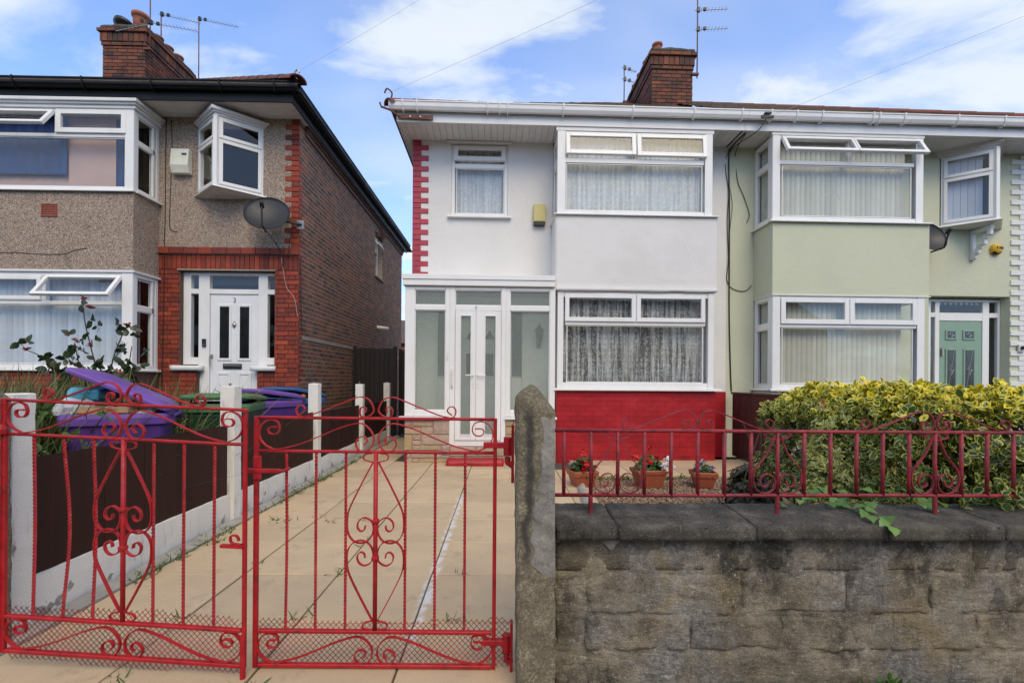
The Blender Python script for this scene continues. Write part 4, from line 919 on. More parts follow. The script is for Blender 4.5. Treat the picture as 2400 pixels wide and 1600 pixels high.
tile_courses(-0.24, 5.198, YE, RY - 0.05, 0.05, PIT, hip=lambda y: (-0.24 + (y - YE), 5.198)).build('roof_tile', 'tile', rf, kind='stuff')
hip_tiles(rf, (-0.26, YE - 0.02, 0.045), (-0.26 + RY - YE, RY, (RY - YE) * TP - 0.12), 14, r=0.095)
B().box(-0.75 + 5.2, 5.198, RY - 0.1, RY + 0.1, (RY - YE) * TP - 0.02, (RY - YE) * TP + 0.07).build('ridge_tile', 'hiptile', rf)
chimney(wh, 4.655, 5.545, 2.22, 4.02, 6.35, 8.32, -1, [(-0.26, 0.22, 0.26, 0.10), (-0.30, 0.75, 0.24, 0.10), (-0.30, 1.2, 0.24, 0.10), (-0.30, 1.62, 0.24, 0.10)])
br = empty('eaves_bracket', (-0.10, BY - 0.05, 5.19), 0, wh)
B().prism([(-0.02, -0.02), (0.5, -0.03), (0.5, 0.03), (-0.02, 0.03)], -0.022, -0.01, 'y').build('plate', 'rust', br)
B().tube([(0.0, -0.02, 0.0), (-0.13, -0.09, 0.06), (-0.25, -0.11, 0.09), (-0.27, -0.11, 0.15)], 0.016, 6).build('arm', 'rust', br)
for q in (0.16, 0.31): B().lathe([(0.014, 0), (0.012, 0.012), (0, 0.014)], 8).xf(Matrix.Translation((q, -0.022, 0)) @ Matrix.Rotation(R(90), 4, 'X')).build('bolt', 'brass', br)
B().tube(spline([(-0.23, YE, 5.40), (-0.20, YE - 0.02, 5.50), (-0.27, YE - 0.03, 5.56), (-0.31, YE - 0.02, 5.50)], 5), 0.012, 6).build('roof_hook', 'rust', wh, smooth=True)

# ------------------------------------------------------------------ pale green house (right half of the pair)
gh = thing('semi_detached_house', 'pale green rendered house with sage green door and white toothed quoins', 'house', semi(5.2, 0), SA)
wall_holes(0.0, 0.47, 0, 5.16, 0, 0.22).build('wall', 'green_render', gh)
wall_holes(2.965, 5.32, 0, 5.16, 0, 0.22, [(3.48, 4.91, -1, 2.73), (3.66, 4.68, 3.90, 5.16)]).build('wall', 'green_render', gh)
B().box(5.1, 5.32, 0.22, 7.6, 0, 5.16).box(0.0, 5.1, 7.4, 7.6, 0, 5.16).build('wall', 'green_render', gh)
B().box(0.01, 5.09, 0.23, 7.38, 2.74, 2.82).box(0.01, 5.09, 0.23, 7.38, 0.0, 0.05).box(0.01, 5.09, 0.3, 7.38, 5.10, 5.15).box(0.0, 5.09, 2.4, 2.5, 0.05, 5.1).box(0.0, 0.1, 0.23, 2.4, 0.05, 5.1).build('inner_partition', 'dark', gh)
b = bay_ring(0.458, 2.975, 2.61, 3.735, 0.1); b.build('bay_wall', 'green_render', gh, bev=0.004)
bay_ring(0.458, 2.975, -0.05, 1.115, 0.1).build('bay_wall', 'green_render', gh, bev=0.004)
w = window(gh, (0.45, BY, 3.77), 2.42, 1.32, fixed=[(0.166, 2.245, 0.078, 0.862)], sashes=[(0.14, 1.28, 0.985, 1.31, 30, 0.055), (1.25, 2.375, 0.985, 1.31, 30, 0.055)], bars=[(0.12, 2.28, 0.875, 0.935), (1.21, 1.27, 0.935, 1.26)], fw=0.062, sill=(-0.06, 2.53, 0.065, 0.026))
B().box(0.0, 0.12, -0.012, 0.0, 0.0, 1.32).build('corner_post', 'upvc', w, bev=0.003)
B().box(2.30, 2.42, -0.012, 0.0, 0.0, 1.32).build('corner_post', 'upvc', w, bev=0.003)
B().box(-0.01, 2.43, -0.016, 0.05, 1.322, 1.378).build('head_trim', 'soffit', w)
blinds(w, 0.12, 2.32, 0.05, 1.26, 0.16, 'blindgrey', 0.082, -24)
for xx in (0.97,):
    B().tube([(xx + 0.16 * math.cos(a), 0.045, 0.30 + 0.16 * math.sin(a)) for a in [i * math.pi / 12 for i in range(-1, 14)]], 0.004, 5).build('window_transfer', 'blindgrey', w)
w = window(gh, (0.456, -0.01, 3.77), 0.45, 1.32, -math.pi / 2, fixed=[(0.07, 0.40, 0.07, 0.86), (0.07, 0.40, 0.95, 1.25)], bars=[(0.06, 0.41, 0.86, 0.95)], sill=(-0.01, 0.50, 0.05, 0.026))
blinds(w, 0.05, 0.42, 0.05, 1.28, 0.12, 'blindgrey', 0.088, 60)
window(gh, (2.87, -0.46, 3.77), 0.45, 1.32, math.pi / 2, fixed=[(0.07, 0.40, 0.07, 1.25)])
w = window(gh, (0.466, BY, 1.15), 2.44, 1.45, fixed=[(0.166, 2.27, 0.085, 0.95)], sashes=[(0.13, 1.219, 1.008, 1.418, 0.5, 0.075), (1.229, 2.313, 1.008, 1.418, 0.5, 0.075)], bars=[(0.12, 2.32, 0.955, 1.01), (1.19, 1.25, 1.01, 1.39)], fw=0.07, sill=(-0.05, 2.52, 0.065, 0.03))
B().box(0.0, 0.12, -0.012, 0.0, 0.0, 1.45).build('corner_post', 'upvc', w, bev=0.003)
B().box(2.32, 2.44, -0.012, 0.0, 0.0, 1.45).build('corner_post', 'upvc', w, bev=0.003)
blinds(w, 0.14, 2.26, 0.05, 1.38, 0.16, 'blindgrey', 0.082, -24)
w = window(gh, (0.470, -0.01, 1.15), 0.45, 1.45, -math.pi / 2, fixed=[(0.07, 0.38, 0.07, 0.93), (0.07, 0.38, 1.03, 1.38)], bars=[(0.06, 0.39, 0.93, 1.03)], sill=(-0.01, 0.50, 0.05, 0.03))
blinds(w, 0.05, 0.42, 0.05, 1.4, 0.12, 'blindgrey', 0.088, 60)
window(gh, (2.90, -0.46, 1.15), 0.45, 1.45, math.pi / 2, fixed=[(0.07, 0.38, 0.07, 1.38)])
B().box(0.45, 2.99, BY - 0.03, 0.0, 2.598, 2.612).build('bay_drip', 'soffit', gh)
def oriel(parent, xl, xr, xa, ya, z0, z1, left_broad, curtain):
    """Triangular oriel window: two glazed faces meeting at a post, moulded head and sloping base."""
    o = empty('oriel_window', (0, 0, 0), 0, parent); H = z1 - z0
    for (p, q) in (((xl, 0), (xa, ya)), ((xa, ya), (xr, 0))):
        d = Vector((q[0] - p[0], q[1] - p[1])); L = d.length; a = math.atan2(d.y, d.x); M = Matrix.Translation((p[0], p[1], z0)) @ Matrix.Rotation(a, 4, 'Z')
        f = B().frame(0.012, L - 0.012, 0.0, H, 0.055, 0.0, 0.06).box(0.067, L - 0.067, 0.002, 0.057, H * 0.66, H * 0.66 + 0.06); f.xf(M).build('frame', 'upvc', o, bev=0.004)
        B().frame(0.045, L - 0.045, 0.035, H * 0.66 + 0.01, 0.05, -0.02, 0.01).xf(M).build('sash', 'upvc', o, bev=0.004)
        B().frame(0.045, L - 0.045, H * 0.66 + 0.03, H - 0.03, 0.05, -0.02, 0.01).xf(M).build('sash', 'upvc', o, bev=0.004)
        B().box(0.085, L - 0.085, 0.006, 0.012, 0.075, H * 0.66 - 0.03).xf(M).build('pane', 'glass', o); B().box(0.085, L - 0.085, 0.006, 0.012, H * 0.66 + 0.075, H - 0.07).xf(M).build('pane', 'glass', o)
        if curtain:
            n = int((L - 0.16) / 0.09)
            for k in range(n): B().box(0.09 + k * 0.09, 0.09 + k * 0.09 + 0.086, 0.09, 0.093, 0.04, H - 0.04).xf(M).build('blind_slat', curtain, o)
    e = 0.035; nrm = Vector((0, -1))
    B().prism([(xa - 0.045, ya + 0.05), (xa - 0.03, ya - 0.025), (xa + 0.03, ya - 0.025), (xa + 0.045, ya + 0.05)], z0 + 0.001, z1 - 0.001, 'z').build('corner_post', 'upvc', o, bev=0.004)
    def tri(s): return [(xl - s, 0.0), (xa, ya - s * 1.3), (xr + s, 0.0)]
    vs = [(x, y, z0 - 0.028) for x, y in tri(0.075)] + [(x, y, z0 - 0.002) for x, y in tri(0.05)]
    B().add(vs, [(2, 1, 0), (3, 4, 5), (0, 1, 4, 3), (1, 2, 5, 4), (2, 0, 3, 5)]).build('sill', 'upvc', o, bev=0.003)
    for k, (s, za, zb) in enumerate(((0.02, z1 + 0.001, z1 + 0.03), (0.05, z1 + 0.03, z1 + 0.055), (0.085, z1 + 0.055, z1 + 0.10))):
        B().prism(tri(s), za, zb, 'z').build('head_moulding', 'soffit', o)
    vs = [(x, y, z0 - 0.029) for x, y in tri(0.04)] + [(xl + 0.1, 0.0, z0 - 0.055), (xa, ya * 0.75, z0 - 0.055), (xr - 0.1, 0.0, z0 - 0.055)]
    B().add(vs, [(0, 1, 2), (5, 4, 3), (0, 3, 4, 1), (1, 4, 5, 2), (2, 5, 3, 0)]).build('base', 'soffit', o)
    return o
oriel(gh, 3.66, 4.68, 4.20, -0.42, 3.90, 5.05, True, 'blindblue')
bk = empty('oriel_bracket', (4.22, 0, 3.33), 0, gh)
B().box(-0.035, 0.035, -0.05, 0.0, 0, 0.50).build('upright', 'quoinwhite', bk, bev=0.006); B().box(-0.035, 0.035, -0.34, -0.05, 0.44, 0.50).build('arm', 'quoinwhite', bk, bev=0.006)
q = [(-0.05, 0.03), (-0.10, 0.10), (-0.12, 0.17), (-0.20, 0.22), (-0.22, 0.31), (-0.29, 0.36), (-0.30, 0.44)]
bb = B(); [bb.box(-0.03, 0.03, q[i][0] - 0.045, q[i][0] + 0.02, min(q[i][1], q[i + 1][1]) - 0.015, max(q[i][1], q[i + 1][1]) + 0.015) for i in range(6)]
bb.build('scroll_brace', 'quoinwhite', bk, bev=0.015)
zc = 5.14; k = 0; rr = []
while zc > 0.4:
    rr.append((4.905 if k % 2 else 5.06, 5.30, zc - 0.081, zc)); zc -= 0.0855; k += 1
pieces('quoin_block', rr, 'quoinwhite', gh, 0.0, 0.02, 0.004, 0.0)
dr = empty('front_door', (3.62, 0.15, 0.30), 0, gh)
fb = B().frame(0.0, 1.285, 0, 2.40, 0.045, 0, 0.06)
fb.box(0.12, 0.20, 0.001, 0.058, 0.045, 2.355).box(0.97, 1.09, 0.001, 0.058, 0.045, 2.355).box(0.20, 0.97, 0.002, 0.057, 2.03, 2.17).box(0.045, 0.12, 0.002, 0.057, 2.09, 2.17).box(1.09, 1.24, 0.002, 0.057, 2.09, 2.17).build('frame', 'upvc', dr, bev=0.005)
B().box(0.205, 0.965, 0.012, 0.055, 0.01, 2.025).build('leaf', 'doorgreen', dr, bev=0.004)
for (a, b2, c, d) in ((0.31, 0.51, 1.70, 1.875), (0.62, 0.84, 1.70, 1.875), (0.31, 0.52, 0.82, 1.55), (0.63, 0.85, 0.82, 1.55)):
    B().frame(a, b2, c, d, 0.032, -0.004, 0.0125).build('panel_moulding', 'doorgreen', dr, bev=0.006)
    pn = B().box(a + 0.03, b2 - 0.03, 0.004, 0.011, c + 0.03, d - 0.03).build('door_light', 'darkglass', dr)
    cx, cz = (a + b2) / 2, (c + d) / 2; g = B(); ext = 0.06 if d - c < 0.3 else 0.13
    g.tube(spline([(cx - 0.055, 0.001, cz), (cx - 0.02, 0.001, cz + 0.02), (cx, 0.001, cz), (cx + 0.02, 0.001, cz - 0.02), (cx + 0.055, 0.001, cz)], 4), 0.004, 5)
    g.tube(spline([(cx, 0.001, cz - ext * 0.7), (cx - 0.03, 0.001, cz), (cx, 0.001, cz + ext * 0.7), (cx + 0.03, 0.001, cz), (cx, 0.001, cz - ext * 0.7)], 5), 0.004, 5)
    if ext > 0.1: g.tube([(cx - 0.055, 0.001, c + 0.03), (cx, 0.001, cz), (cx - 0.055, 0.001, d - 0.03)], 0.003, 4).tube([(cx + 0.055, 0.001, c + 0.03), (cx, 0.001, cz), (cx + 0.055, 0.001, d - 0.03)], 0.003, 4)
    g.build('lead_motif', 'leadwork', dr)
for (a, b2, c, d) in ((0.195, 0.975, 2.165, 2.36), (0.04, 0.125, 2.165, 2.36), (0.04, 0.125, 0.04, 2.095), (1.085, 1.245, 2.165, 2.36), (1.085, 1.245, 0.04, 2.095)): B().box(a, b2, 0.028, 0.034, c, d).build('pane', 'glass', dr)
for i in range(8): B().prism([(0.21 + 0.095 * i, 2.36), (0.30 + 0.095 * i, 2.36), (0.255 + 0.095 * i, 2.31)], 0.05, 0.054, 'y').build('lace_edge', 'quoinwhite', dr)
B().box(0.225, 0.245, -0.03, 0.012, 1.42, 1.56).build('handle', 'brass', dr, bev=0.004)
B().box(3.48, 3.62, 0.15, 0.22, 0, 2.72).build('door_jamb', 'green_render', gh); B().box(3.48, 4.91, 0.20, 0.225, 2.70, 2.75).build('lintel', 'green_render', gh)
B().box(3.4, 5.0, -0.35, 0.2, 0.0, 0.29).build('doorstep', 'concrete', gh, bev=0.01)
mb = empty('meter_box', (5.02, -0.001, 1.79), 0, gh); B().box(0, 0.10, -0.05, -0.02, 0, 0.13).build('plate', 'soffit', mb, bev=0.004); B().lathe([(0.032, 0), (0.028, 0.05), (0.0, 0.055)], 12).xf(Matrix.Translation((0.05, -0.05, 0.07)) @ Matrix.Rotation(R(90), 4, 'X')).build('dial', 'blackplastic', mb)
for i in range(54):
    x0 = i * 0.1
    if x0 > 5.4: break
    B().prism([(x0 + 0.001, 5.151), (x0 + 0.004, 5.148), (x0 + 0.094, 5.148), (x0 + 0.097, 5.151), (x0 + 0.097, 5.163), (x0 + 0.001, 5.163)], BY - 0.012, 0.22, 'y').build('soffit_board', 'soffit', gh)
box('fascia', 'gutter', gh, 0.002, 5.5, BY - 0.032, BY - 0.013, 5.135, 5.29, 0.003)
gutter(gh, 0.002, 5.55, BY - 0.034, 5.258, 'gutter', [0.35, 0.75, 1.15, 1.95, 2.05, 2.45, 3.3, 4.05, 4.9])
rf = empty('roof', (0, 0, 5.30), 0, gh)
deck(0.002, 5.52, False, True, 'roof').build('roof_deck', 'tile', rf)
tile_courses(0.002, 5.52, YE, RY - 0.05, 0.062, PIT + 0.6, hip=lambda y: (0.002, 5.52 - (y - YE))).build('roof_tile', 'tile', rf, kind='stuff')
hip_tiles(rf, (5.54, YE - 0.02, 0.055), (5.54 - RY + YE, RY, (RY - YE) * TP + 0.06), 14)

# ------------------------------------------------------------------ pebbledashed brick house on the left
LO = (-3.32, 7.71, 0)
lh = thing('semi_detached_house', 'pebbledashed red brick house with black gutters and white door numbered 3', 'house', LO)
BB = -0.53
wall_holes(-2.26, -0.012, 0, 5.45, 0.012, 0.22, [(-1.90, -0.385, 0.3, 2.985), (-1.60, -0.58, 4.17, 5.33)]).build('wall', 'darkmortar', lh)
wall_holes(-2.26, -0.215, 3.36, 5.45, -0.012, 0.0115, [(-1.60, -0.58, 4.17, 5.33)]).build('render_panel', 'pebble', lh)
fw_ = wall_holes(0.02, 7.7, 0, 5.45, 0.0, 0.2, [(4.52, 5.28, 3.95, 5.10)]); fw_.v = [(-0.0012 - y, x, z) for x, y, z in fw_.v]; fw_.build('wall', 'mortar', lh)
B().box(-4.95, -0.22, 7.5, 7.7, 0, 5.45).build('wall', 'mortar', lh)
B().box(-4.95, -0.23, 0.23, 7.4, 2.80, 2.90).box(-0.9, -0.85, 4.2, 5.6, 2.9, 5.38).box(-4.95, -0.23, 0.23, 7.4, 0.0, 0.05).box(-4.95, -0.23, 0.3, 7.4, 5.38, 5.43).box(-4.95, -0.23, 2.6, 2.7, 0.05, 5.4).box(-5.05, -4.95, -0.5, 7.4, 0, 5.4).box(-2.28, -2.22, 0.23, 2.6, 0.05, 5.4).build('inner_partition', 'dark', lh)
# pebbledashed bay between the two bay windows
b = B().box(-5.0, -2.23, BB - 0.01, BB + 0.12, 2.86, 4.03); b.box(-2.35, -2.23, BB + 0.12, -0.0005, 2.86, 4.03).box(-5.0, -2.35, BB + 0.12, 0.2, 2.88, 2.92); b.build('bay_wall', 'pebble', lh, bev=0.006)
ck = B().tube(spline([(-5.0, BB - 0.011, 3.10), (-4.4, BB - 0.011, 3.085), (-4.0, BB - 0.011, 3.10), (-3.6, BB - 0.011, 3.08), (-3.25, BB - 0.011, 3.085), (-3.1, BB - 0.011, 3.14), (-2.9, BB - 0.011, 3.18)], 5), 0.006, 5).build('crack', 'ink', lh)
box('bay_base', 'darkmortar', lh, -5.0, -2.235, BB + 0.012, 0.0, -0.05, 1.36)
FR = brick_rects(-4.2, -2.235, 0.9, 1.33, 0.075, 0.225, 0.008, 'stretcher')
pieces('brick', FR, 'redbrick', lh, BB + 0.012, 0.014, 0.003)
# smooth red bricks of the door bay: two piers, soldier lintel, band, quoins
fr = brick_rects(-2.26, -1.90, 0.75, 3.0, 0.075, 0.225, 0.008, 'flemish') + brick_rects(-0.383, 0.0, 0.75, 3.0, 0.075, 0.225, 0.008, 'flemish')
fr += brick_rects(-1.90, -1.63, 0.75, 1.36, 0.075, 0.225, 0.008, 'stretcher') + brick_rects(-0.66, -0.383, 0.75, 1.36, 0.075, 0.225, 0.008, 'stretcher')
pieces('brick', fr, 'redbrick', lh, 0.012, 0.014, 0.003, 0.002)
B().box(-1.895, -1.63, 0.02, 0.2, 0, 1.37).box(-0.66, -0.39, 0.02, 0.2, 0, 1.37).build('wall', 'darkmortar', lh)
sol = [(-2.26 + i * 0.0775, -2.26 + i * 0.0775 + 0.070, 3.005, 3.238) for i in range(29)]
pieces('brick', sol, 'redbrick', lh, 0.012, 0.014, 0.003, 0.002)
band = [(-2.29 + i * 0.23, -2.29 + i * 0.23 + 0.224, 3.25, 3.355) for i in range(10)]
pieces('brick', [(a, min(b2, 0.012), c, d) for a, b2, c, d in band], 'redbrick', lh, 0.012, 0.048, 0.006, 0.001)
zc = 5.44; k = 0; rr = []
while zc > 3.40:
    wd = 0.225 if k % 2 else 0.118
    rr.append((-wd, 0.0, zc - 0.079, zc - 0.004)); zc -= 0.0835; k += 1
pieces('brick', rr, 'redbrick', lh, 0.012, 0.030, 0.003, 0.002)
for k, (a, b2, c, d) in enumerate(rr):     # render shows between the short quoin bricks
    if k % 2 == 0: B().box(-0.2245, a - 0.004, -0.0105, 0.0118, c - 0.004, d + 0.004).build('render_panel', 'pebble', lh)
# brown brick flank, facing the drive: quoin returns picked out, the rest one mass
SW = [(4.52, 5.28, 3.95, 5.10)]
allr = brick_rects(0.0, 7.72, 0.0, 5.43, 0.0752, 0.225, 0.010, 'garden', SW)
flank_rot = (lambda a, z, dy: (-0.012 + dy, a, z), math.pi / 2)
def fnL(x, y, z): return (-0.012 - y, x, z)
near = [r for r in allr if r[0] < 0.10 and r[2] > 1.2][:60]
pieces('brick', near, 'redbrick', lh, 0, 0.014, 0.003, 0.002, flank_rot)
rest = [r for r in allr if r not in near]
fm = pieces_mass('flank_brickwork', rest, 'brownbrick', lh, fnL, 0.0130, 0.003, 0.0008)
B().box(0.002, 0.012, 0.15, 7.7, 1.90, 1.96).build('flank_ledge', 'concrete', lh)
B().box(-0.012, 0.03, 0.2, 7.75, 5.28, 5.35).box(-0.012, 0.055, 0.2, 7.75, 5.352, 5.45).build('corbel_course', 'brownbrick', lh)
sw = window(lh, (-0.12, 4.55, 3.98), 0.70, 1.10, math.pi / 2, fixed=[(0.08, 0.62, 0.08, 0.66)], sashes=[(0.05, 0.65, 0.74, 1.06, 32, 0.05)], bars=[(0.06, 0.64, 0.66, 0.74)])
B().box(-0.05, 0.04, 4.48, 5.32, 3.90, 3.948).build('flank_sill', 'concrete', lh, bev=0.006)
for i in range(9):
    an = R(-32 + 8 * i); B().box(-0.045, 0.045, 0, 0.02, 0, 0.20).build('arch_brick', 'brownbrick', lh, (0.003, 4.90 + 0.62 * math.sin(an) , 4.53 + 0.60 * math.cos(an) - 0.02), (an, 0, math.pi / 2))
B().tube([(0.0, 4.75, 2.60), (0.02, 4.75, 2.62), (0.30, 4.75, 2.58)], 0.045, 10).build('overflow_pipe', 'upvc', lh, smooth=True)
# upper bay window: blue curtains and flat peach panels behind the glass, left top sash wide open
w = window(lh, (-5.0, BB, 4.05), 2.77, 1.21, fixed=[(0.2, 2.63, 0.05, 0.785)], sashes=[(0.45, 1.60, 0.845, 1.19, 34, 0.055), (1.623, 2.66, 0.845, 1.20, 1, 0.075)], bars=[(0.1, 2.66, 0.79, 0.845), (1.59, 1.63, 0.845, 1.15)], fw=0.06, sill=(-0.02, 2.80, 0.06, 0.024))
B().box(2.64, 2.77, -0.014, 0.0, 0.0, 1.21).build('corner_post', 'upvc', w, bev=0.003)
for k, (z, dz, pr) in enumerate(((1.212, 0.05, 0.03), (1.262, 0.03, 0.06), (1.292, 0.05, 0.09))): B().box(-0.02, 2.77 + pr, -pr, 0.55, z, z + dz).build('head_moulding', 'soffit', w, bev=0.008)
folded_sheet('curtain', 'curtainblue', w, 0.1, 1.62, 0.30, 1.18, 0.17, 0.02, 9, 4.0)
B().box(0.1, 1.63, 0.24, 0.243, 0.02, 1.18).box(1.63, 2.34, 0.20, 0.203, 0.02, 1.18).box(2.47, 2.64, 0.20, 0.203, 0.02, 1.18).build('peach_panel', 'peach', w)
folded_sheet('curtain', 'curtainblue', w, 2.30, 2.50, 0.02, 1.18, 0.22, 0.02, 4, 8.0)
w2 = window(lh, (-2.236, -0.50, 4.05), 0.49, 1.21, math.pi / 2, fixed=[(0.07, 0.36, 0.06, 0.72), (0.07, 0.36, 0.80, 1.14)], bars=[(0.06, 0.43, 0.72, 0.80), (0.36, 0.40, 0.06, 1.15)], sill=(-0.02, 0.50, 0.06, 0.024))
# ground floor bay window
w = window(lh, (-5.0, BB, 1.38), 2.77, 1.44, fixed=[(0.2, 2.60, 0.075, 0.95)], sashes=[(0.25, 1.42, 1.02, 1.38, 0.5, 0.06), (1.50, 2.61, 0.98, 1.40, 38, 0.055)], bars=[(0.1, 2.62, 0.955, 1.01), (1.42, 1.48, 1.01, 1.38)], fw=0.06, sill=(-0.02, 2.80, 0.06, 0.03))
B().box(2.61, 2.77, -0.014, 0.0, 0.0, 1.44).build('corner_post', 'upvc', w, bev=0.003)
B().box(-0.02, 2.80, -0.03, 0.53, 1.442, 1.476).build('head_moulding', 'soffit', w)
blinds(w, 0.2, 2.62, 0.05, 1.38, 0.17, 'blindblue', 0.082, 22)
w2 = window(lh, (-2.236, -0.50, 1.38), 0.49, 1.44, math.pi / 2, fixed=[(0.07, 0.36, 0.07, 0.88), (0.07, 0.36, 0.97, 1.36)], bars=[(0.06, 0.43, 0.88, 0.97), (0.36, 0.40, 0.06, 1.38)], sill=(-0.02, 0.50, 0.06, 0.03))
blinds(w2, 0.06, 0.4, 0.05, 1.38, 0.14, 'blindblue', 0.088, 50)
oriel(lh, -1.62, -0.56, -1.09, -0.42, 4.19, 5.27, False, None)
# front door with side lights
dr = empty('front_door', (-1.90, 0.085, 0.55), 0, lh); Z = -0.55
f = B()
f.box(0.0, 0.12, 0, 0.09, 0.92, 2.43).box(0.245, 0.42, 0, 0.09, 0.0, 2.43).box(1.21, 1.36, 0, 0.09, 0.0, 2.43).box(1.475, 1.515, 0, 0.09, 0.92, 2.43)
for a, b2 in ((0.12, 0.245), (0.42, 1.21), (1.36, 1.475)): f.box(a, b2, 0.002, 0.088, 2.375, 2.43).box(a, b2, 0.002, 0.088, 2.075, 2.155)
f.box(0.12, 0.245, 0.002, 0.088, 0.92, 1.04).box(1.36, 1.475, 0.002, 0.088, 0.92, 1.04).build('frame', 'upvc', dr, bev=0.005)
for a, b2, c, d in ((0.11, 0.255, 2.15, 2.38), (0.11, 0.255, 1.03, 2.08), (0.41, 1.22, 2.15, 2.38), (1.35, 1.485, 2.15, 2.38), (1.35, 1.485, 1.03, 2.08)): B().box(a, b2, 0.04, 0.046, c, d).build('pane', 'glass', dr)
B().box(0.425, 1.205, 0.022, 0.07, 0.0, 2.072).build('leaf', 'doorwhite', dr, bev=0.004)
for a, b2, c, d in ((0.58, 0.735, 1.035, 1.865), (0.905, 1.06, 1.035, 1.865)):
    B().frame(a - 0.035, b2 + 0.035, c - 0.045, d + 0.045, 0.038, 0.008, 0.0225).build('panel_moulding', 'doorwhite', dr, bev=0.007); B().box(a, b2, 0.012, 0.0215, c, d).build('door_light', 'darkglass', dr)
for a, b2 in ((0.53, 0.76), (0.87, 1.10)): B().frame(a, b2, 0.15, 0.80, 0.04, 0.009, 0.0225).box(a + 0.06, b2 - 0.06, 0.014, 0.0225, 0.21, 0.74).build('panel_moulding', 'doorwhite', dr, bev=0.008)
text('house_number', '3', 'greyprint', dr, (0.815, 0.019, 1.975), 0.115)
B().lathe([(0.0, -0.03), (0.024, -0.026), (0.034, -0.008), (0.026, 0.0)], 12).xf(Matrix.Translation((0.815, 0.0215, 1.575)) @ Matrix.Rotation(R(-90), 4, 'X')).lathe([(0.010, -0.05), (0.006, 0.06), (0.0, 0.075)], 8, (0.815, 0.015, 1.575)).build('knocker', 'brass', dr, smooth=True)
B().frame(0.64, 0.94, 0.855, 0.94, 0.012, 0.004, 0.0215).box(0.652, 0.928, 0.008, 0.0215, 0.867, 0.90).build('letter_plate', 'blackplastic', dr, bev=0.003); B().box(0.652, 0.928, 0.005, 0.0215, 0.901, 0.928).build('letter_flap', 'brass', dr, bev=0.003)
B().tube([(0.45, 0.015, 1.06), (0.45, -0.03, 1.06), (0.455, -0.035, 1.05), (0.455, -0.03, 0.90)], 0.012, 8).box(0.44, 0.47, 0.0, 0.0215, 1.03, 1.09).build('handle', 'brass', dr)
B().box(0.315, 0.375, -0.028, -0.001, 1.21, 1.34).build('doorbell', 'blackplastic', dr, bev=0.006)
B().tube([(0.345 + 0.014 * math.cos(a), -0.029, 1.245 + 0.014 * math.sin(a)) for a in [i * math.pi / 5 for i in range(11)]], 0.0025, 4).build('bell_ring', 'galv', dr)
for a, b2 in ((-2.02, -1.545), (-0.745, -0.36)): rough_block(a, b2, -0.06, 0.085, 1.37, 1.455, 0.06, 0.003, 9, 0.008, a).build('stone_sill', 'quoinwhite', lh, smooth=True)
B().box(-1.66, -0.66, -0.4, 0.15, 0.0, 0.54).build('doorstep', 'concrete', lh, bev=0.01)
B().box(-1.93, -0.36, -0.03, 0.1, 2.986, 3.002).build('drip_rail', 'concrete', lh)
ab = empty('air_brick', (-3.575, BB - 0.012, 3.643), 0, lh)
B().frame(0, 0.228, 0, 0.187, 0.016, -0.012, 0.004).build('frame', 'redbrickvent', ab)
for i in range(6): B().prism([(-0.009, 0.018 + i * 0.026), (0.003, 0.018 + i * 0.026), (0.003, 0.034 + i * 0.026), (-0.005, 0.036 + i * 0.026)], 0.016, 0.212, 'x').build('slat', 'redbrickvent', ab)
B().box(0.016, 0.212, 0.003, 0.006, 0.016, 0.171).build('backing', 'ink', ab)
# eaves: boarded soffit, black fascia and gutter front and flank
for i in range(5): B().prism([(-0.52 + i * 0.105, 5.452), (-0.515 + i * 0.105, 5.446), (-0.422 + i * 0.105, 5.446), (-0.417 + i * 0.105, 5.452), (-0.417 + i * 0.105, 5.462), (-0.52 + i * 0.105, 5.462)], -5.0, 0.10, 'x').build('soffit_board', 'soffit', lh)
box('soffit_board', 'soffit', lh, 0.0, 0.10, 0.012, 7.8, 5.446, 5.462)
box('fascia', 'black', lh, -5.0, 0.125, -0.548, -0.523, 5.405, 5.56, 0.003); box('fascia', 'black', lh, 0.101, 0.124, -0.522, 7.9, 5.405, 5.56, 0.003)
gutter(lh, -5.0, 0.24, -0.549, 5.52, 'black', [-4.6, -3.9, -2.9, -1.9, -0.9, -0.1])
g = B().prism([(-0.0, 0.128), (-0.02, 0.05), (-0.045, 0.012), (-0.085, 0.018), (-0.108, 0.06), (-0.112, 0.118), (-0.122, 0.122), (-0.122, 0.138), (-0.10, 0.138), (-0.096, 0.06), (-0.05, 0.026), (-0.01, 0.138)], -0.55, 7.9, 'x')
g.v = [(0.125 - y, x, 5.52 + z) for x, y, z in g.v]; g.f = [f[::-1] for f in g.f]; g.build('gutter', 'black', lh)
rf = empty('roof', (0, 0, 5.56), 0, lh)
ly0, ly1, lx0, lx1 = -0.66, 8.36, -10.0, 0.24; lry = 3.85; lz = (lry - ly0) * math.tan(R(31.2))
B().add([(lx0, ly0, 0), (lx1, ly0, 0), (lx1 - (lry - ly0), lry, lz), (lx0, lry, lz), (lx0, ly1, 0), (lx1, ly1, 0)], [(0, 1, 2, 3), (5, 4, 3, 2), (1, 5, 2)]).build('roof_deck', 'tile', rf)
tile_courses(-5.0, 0.24, ly0, lry - 0.05, 0.04, 31.2, hip=lambda y: (-5.0, 0.24 - (y - ly0))).build('roof_tile', 'tile', rf, kind='stuff')
hip_tiles(rf, (0.26, ly0 - 0.02, 0.075), (0.26 - (lry - ly0), lry, lz + 0.06), 14, r=0.13)
B().tube(spline([(0.24, ly0, 0.12), (0.21, ly0 - 0.02, 0.20), (0.25, ly0 - 0.02, 0.25), (0.28, ly0 - 0.02, 0.21)], 4), 0.012, 6).build('roof_hook', 'galv', rf)
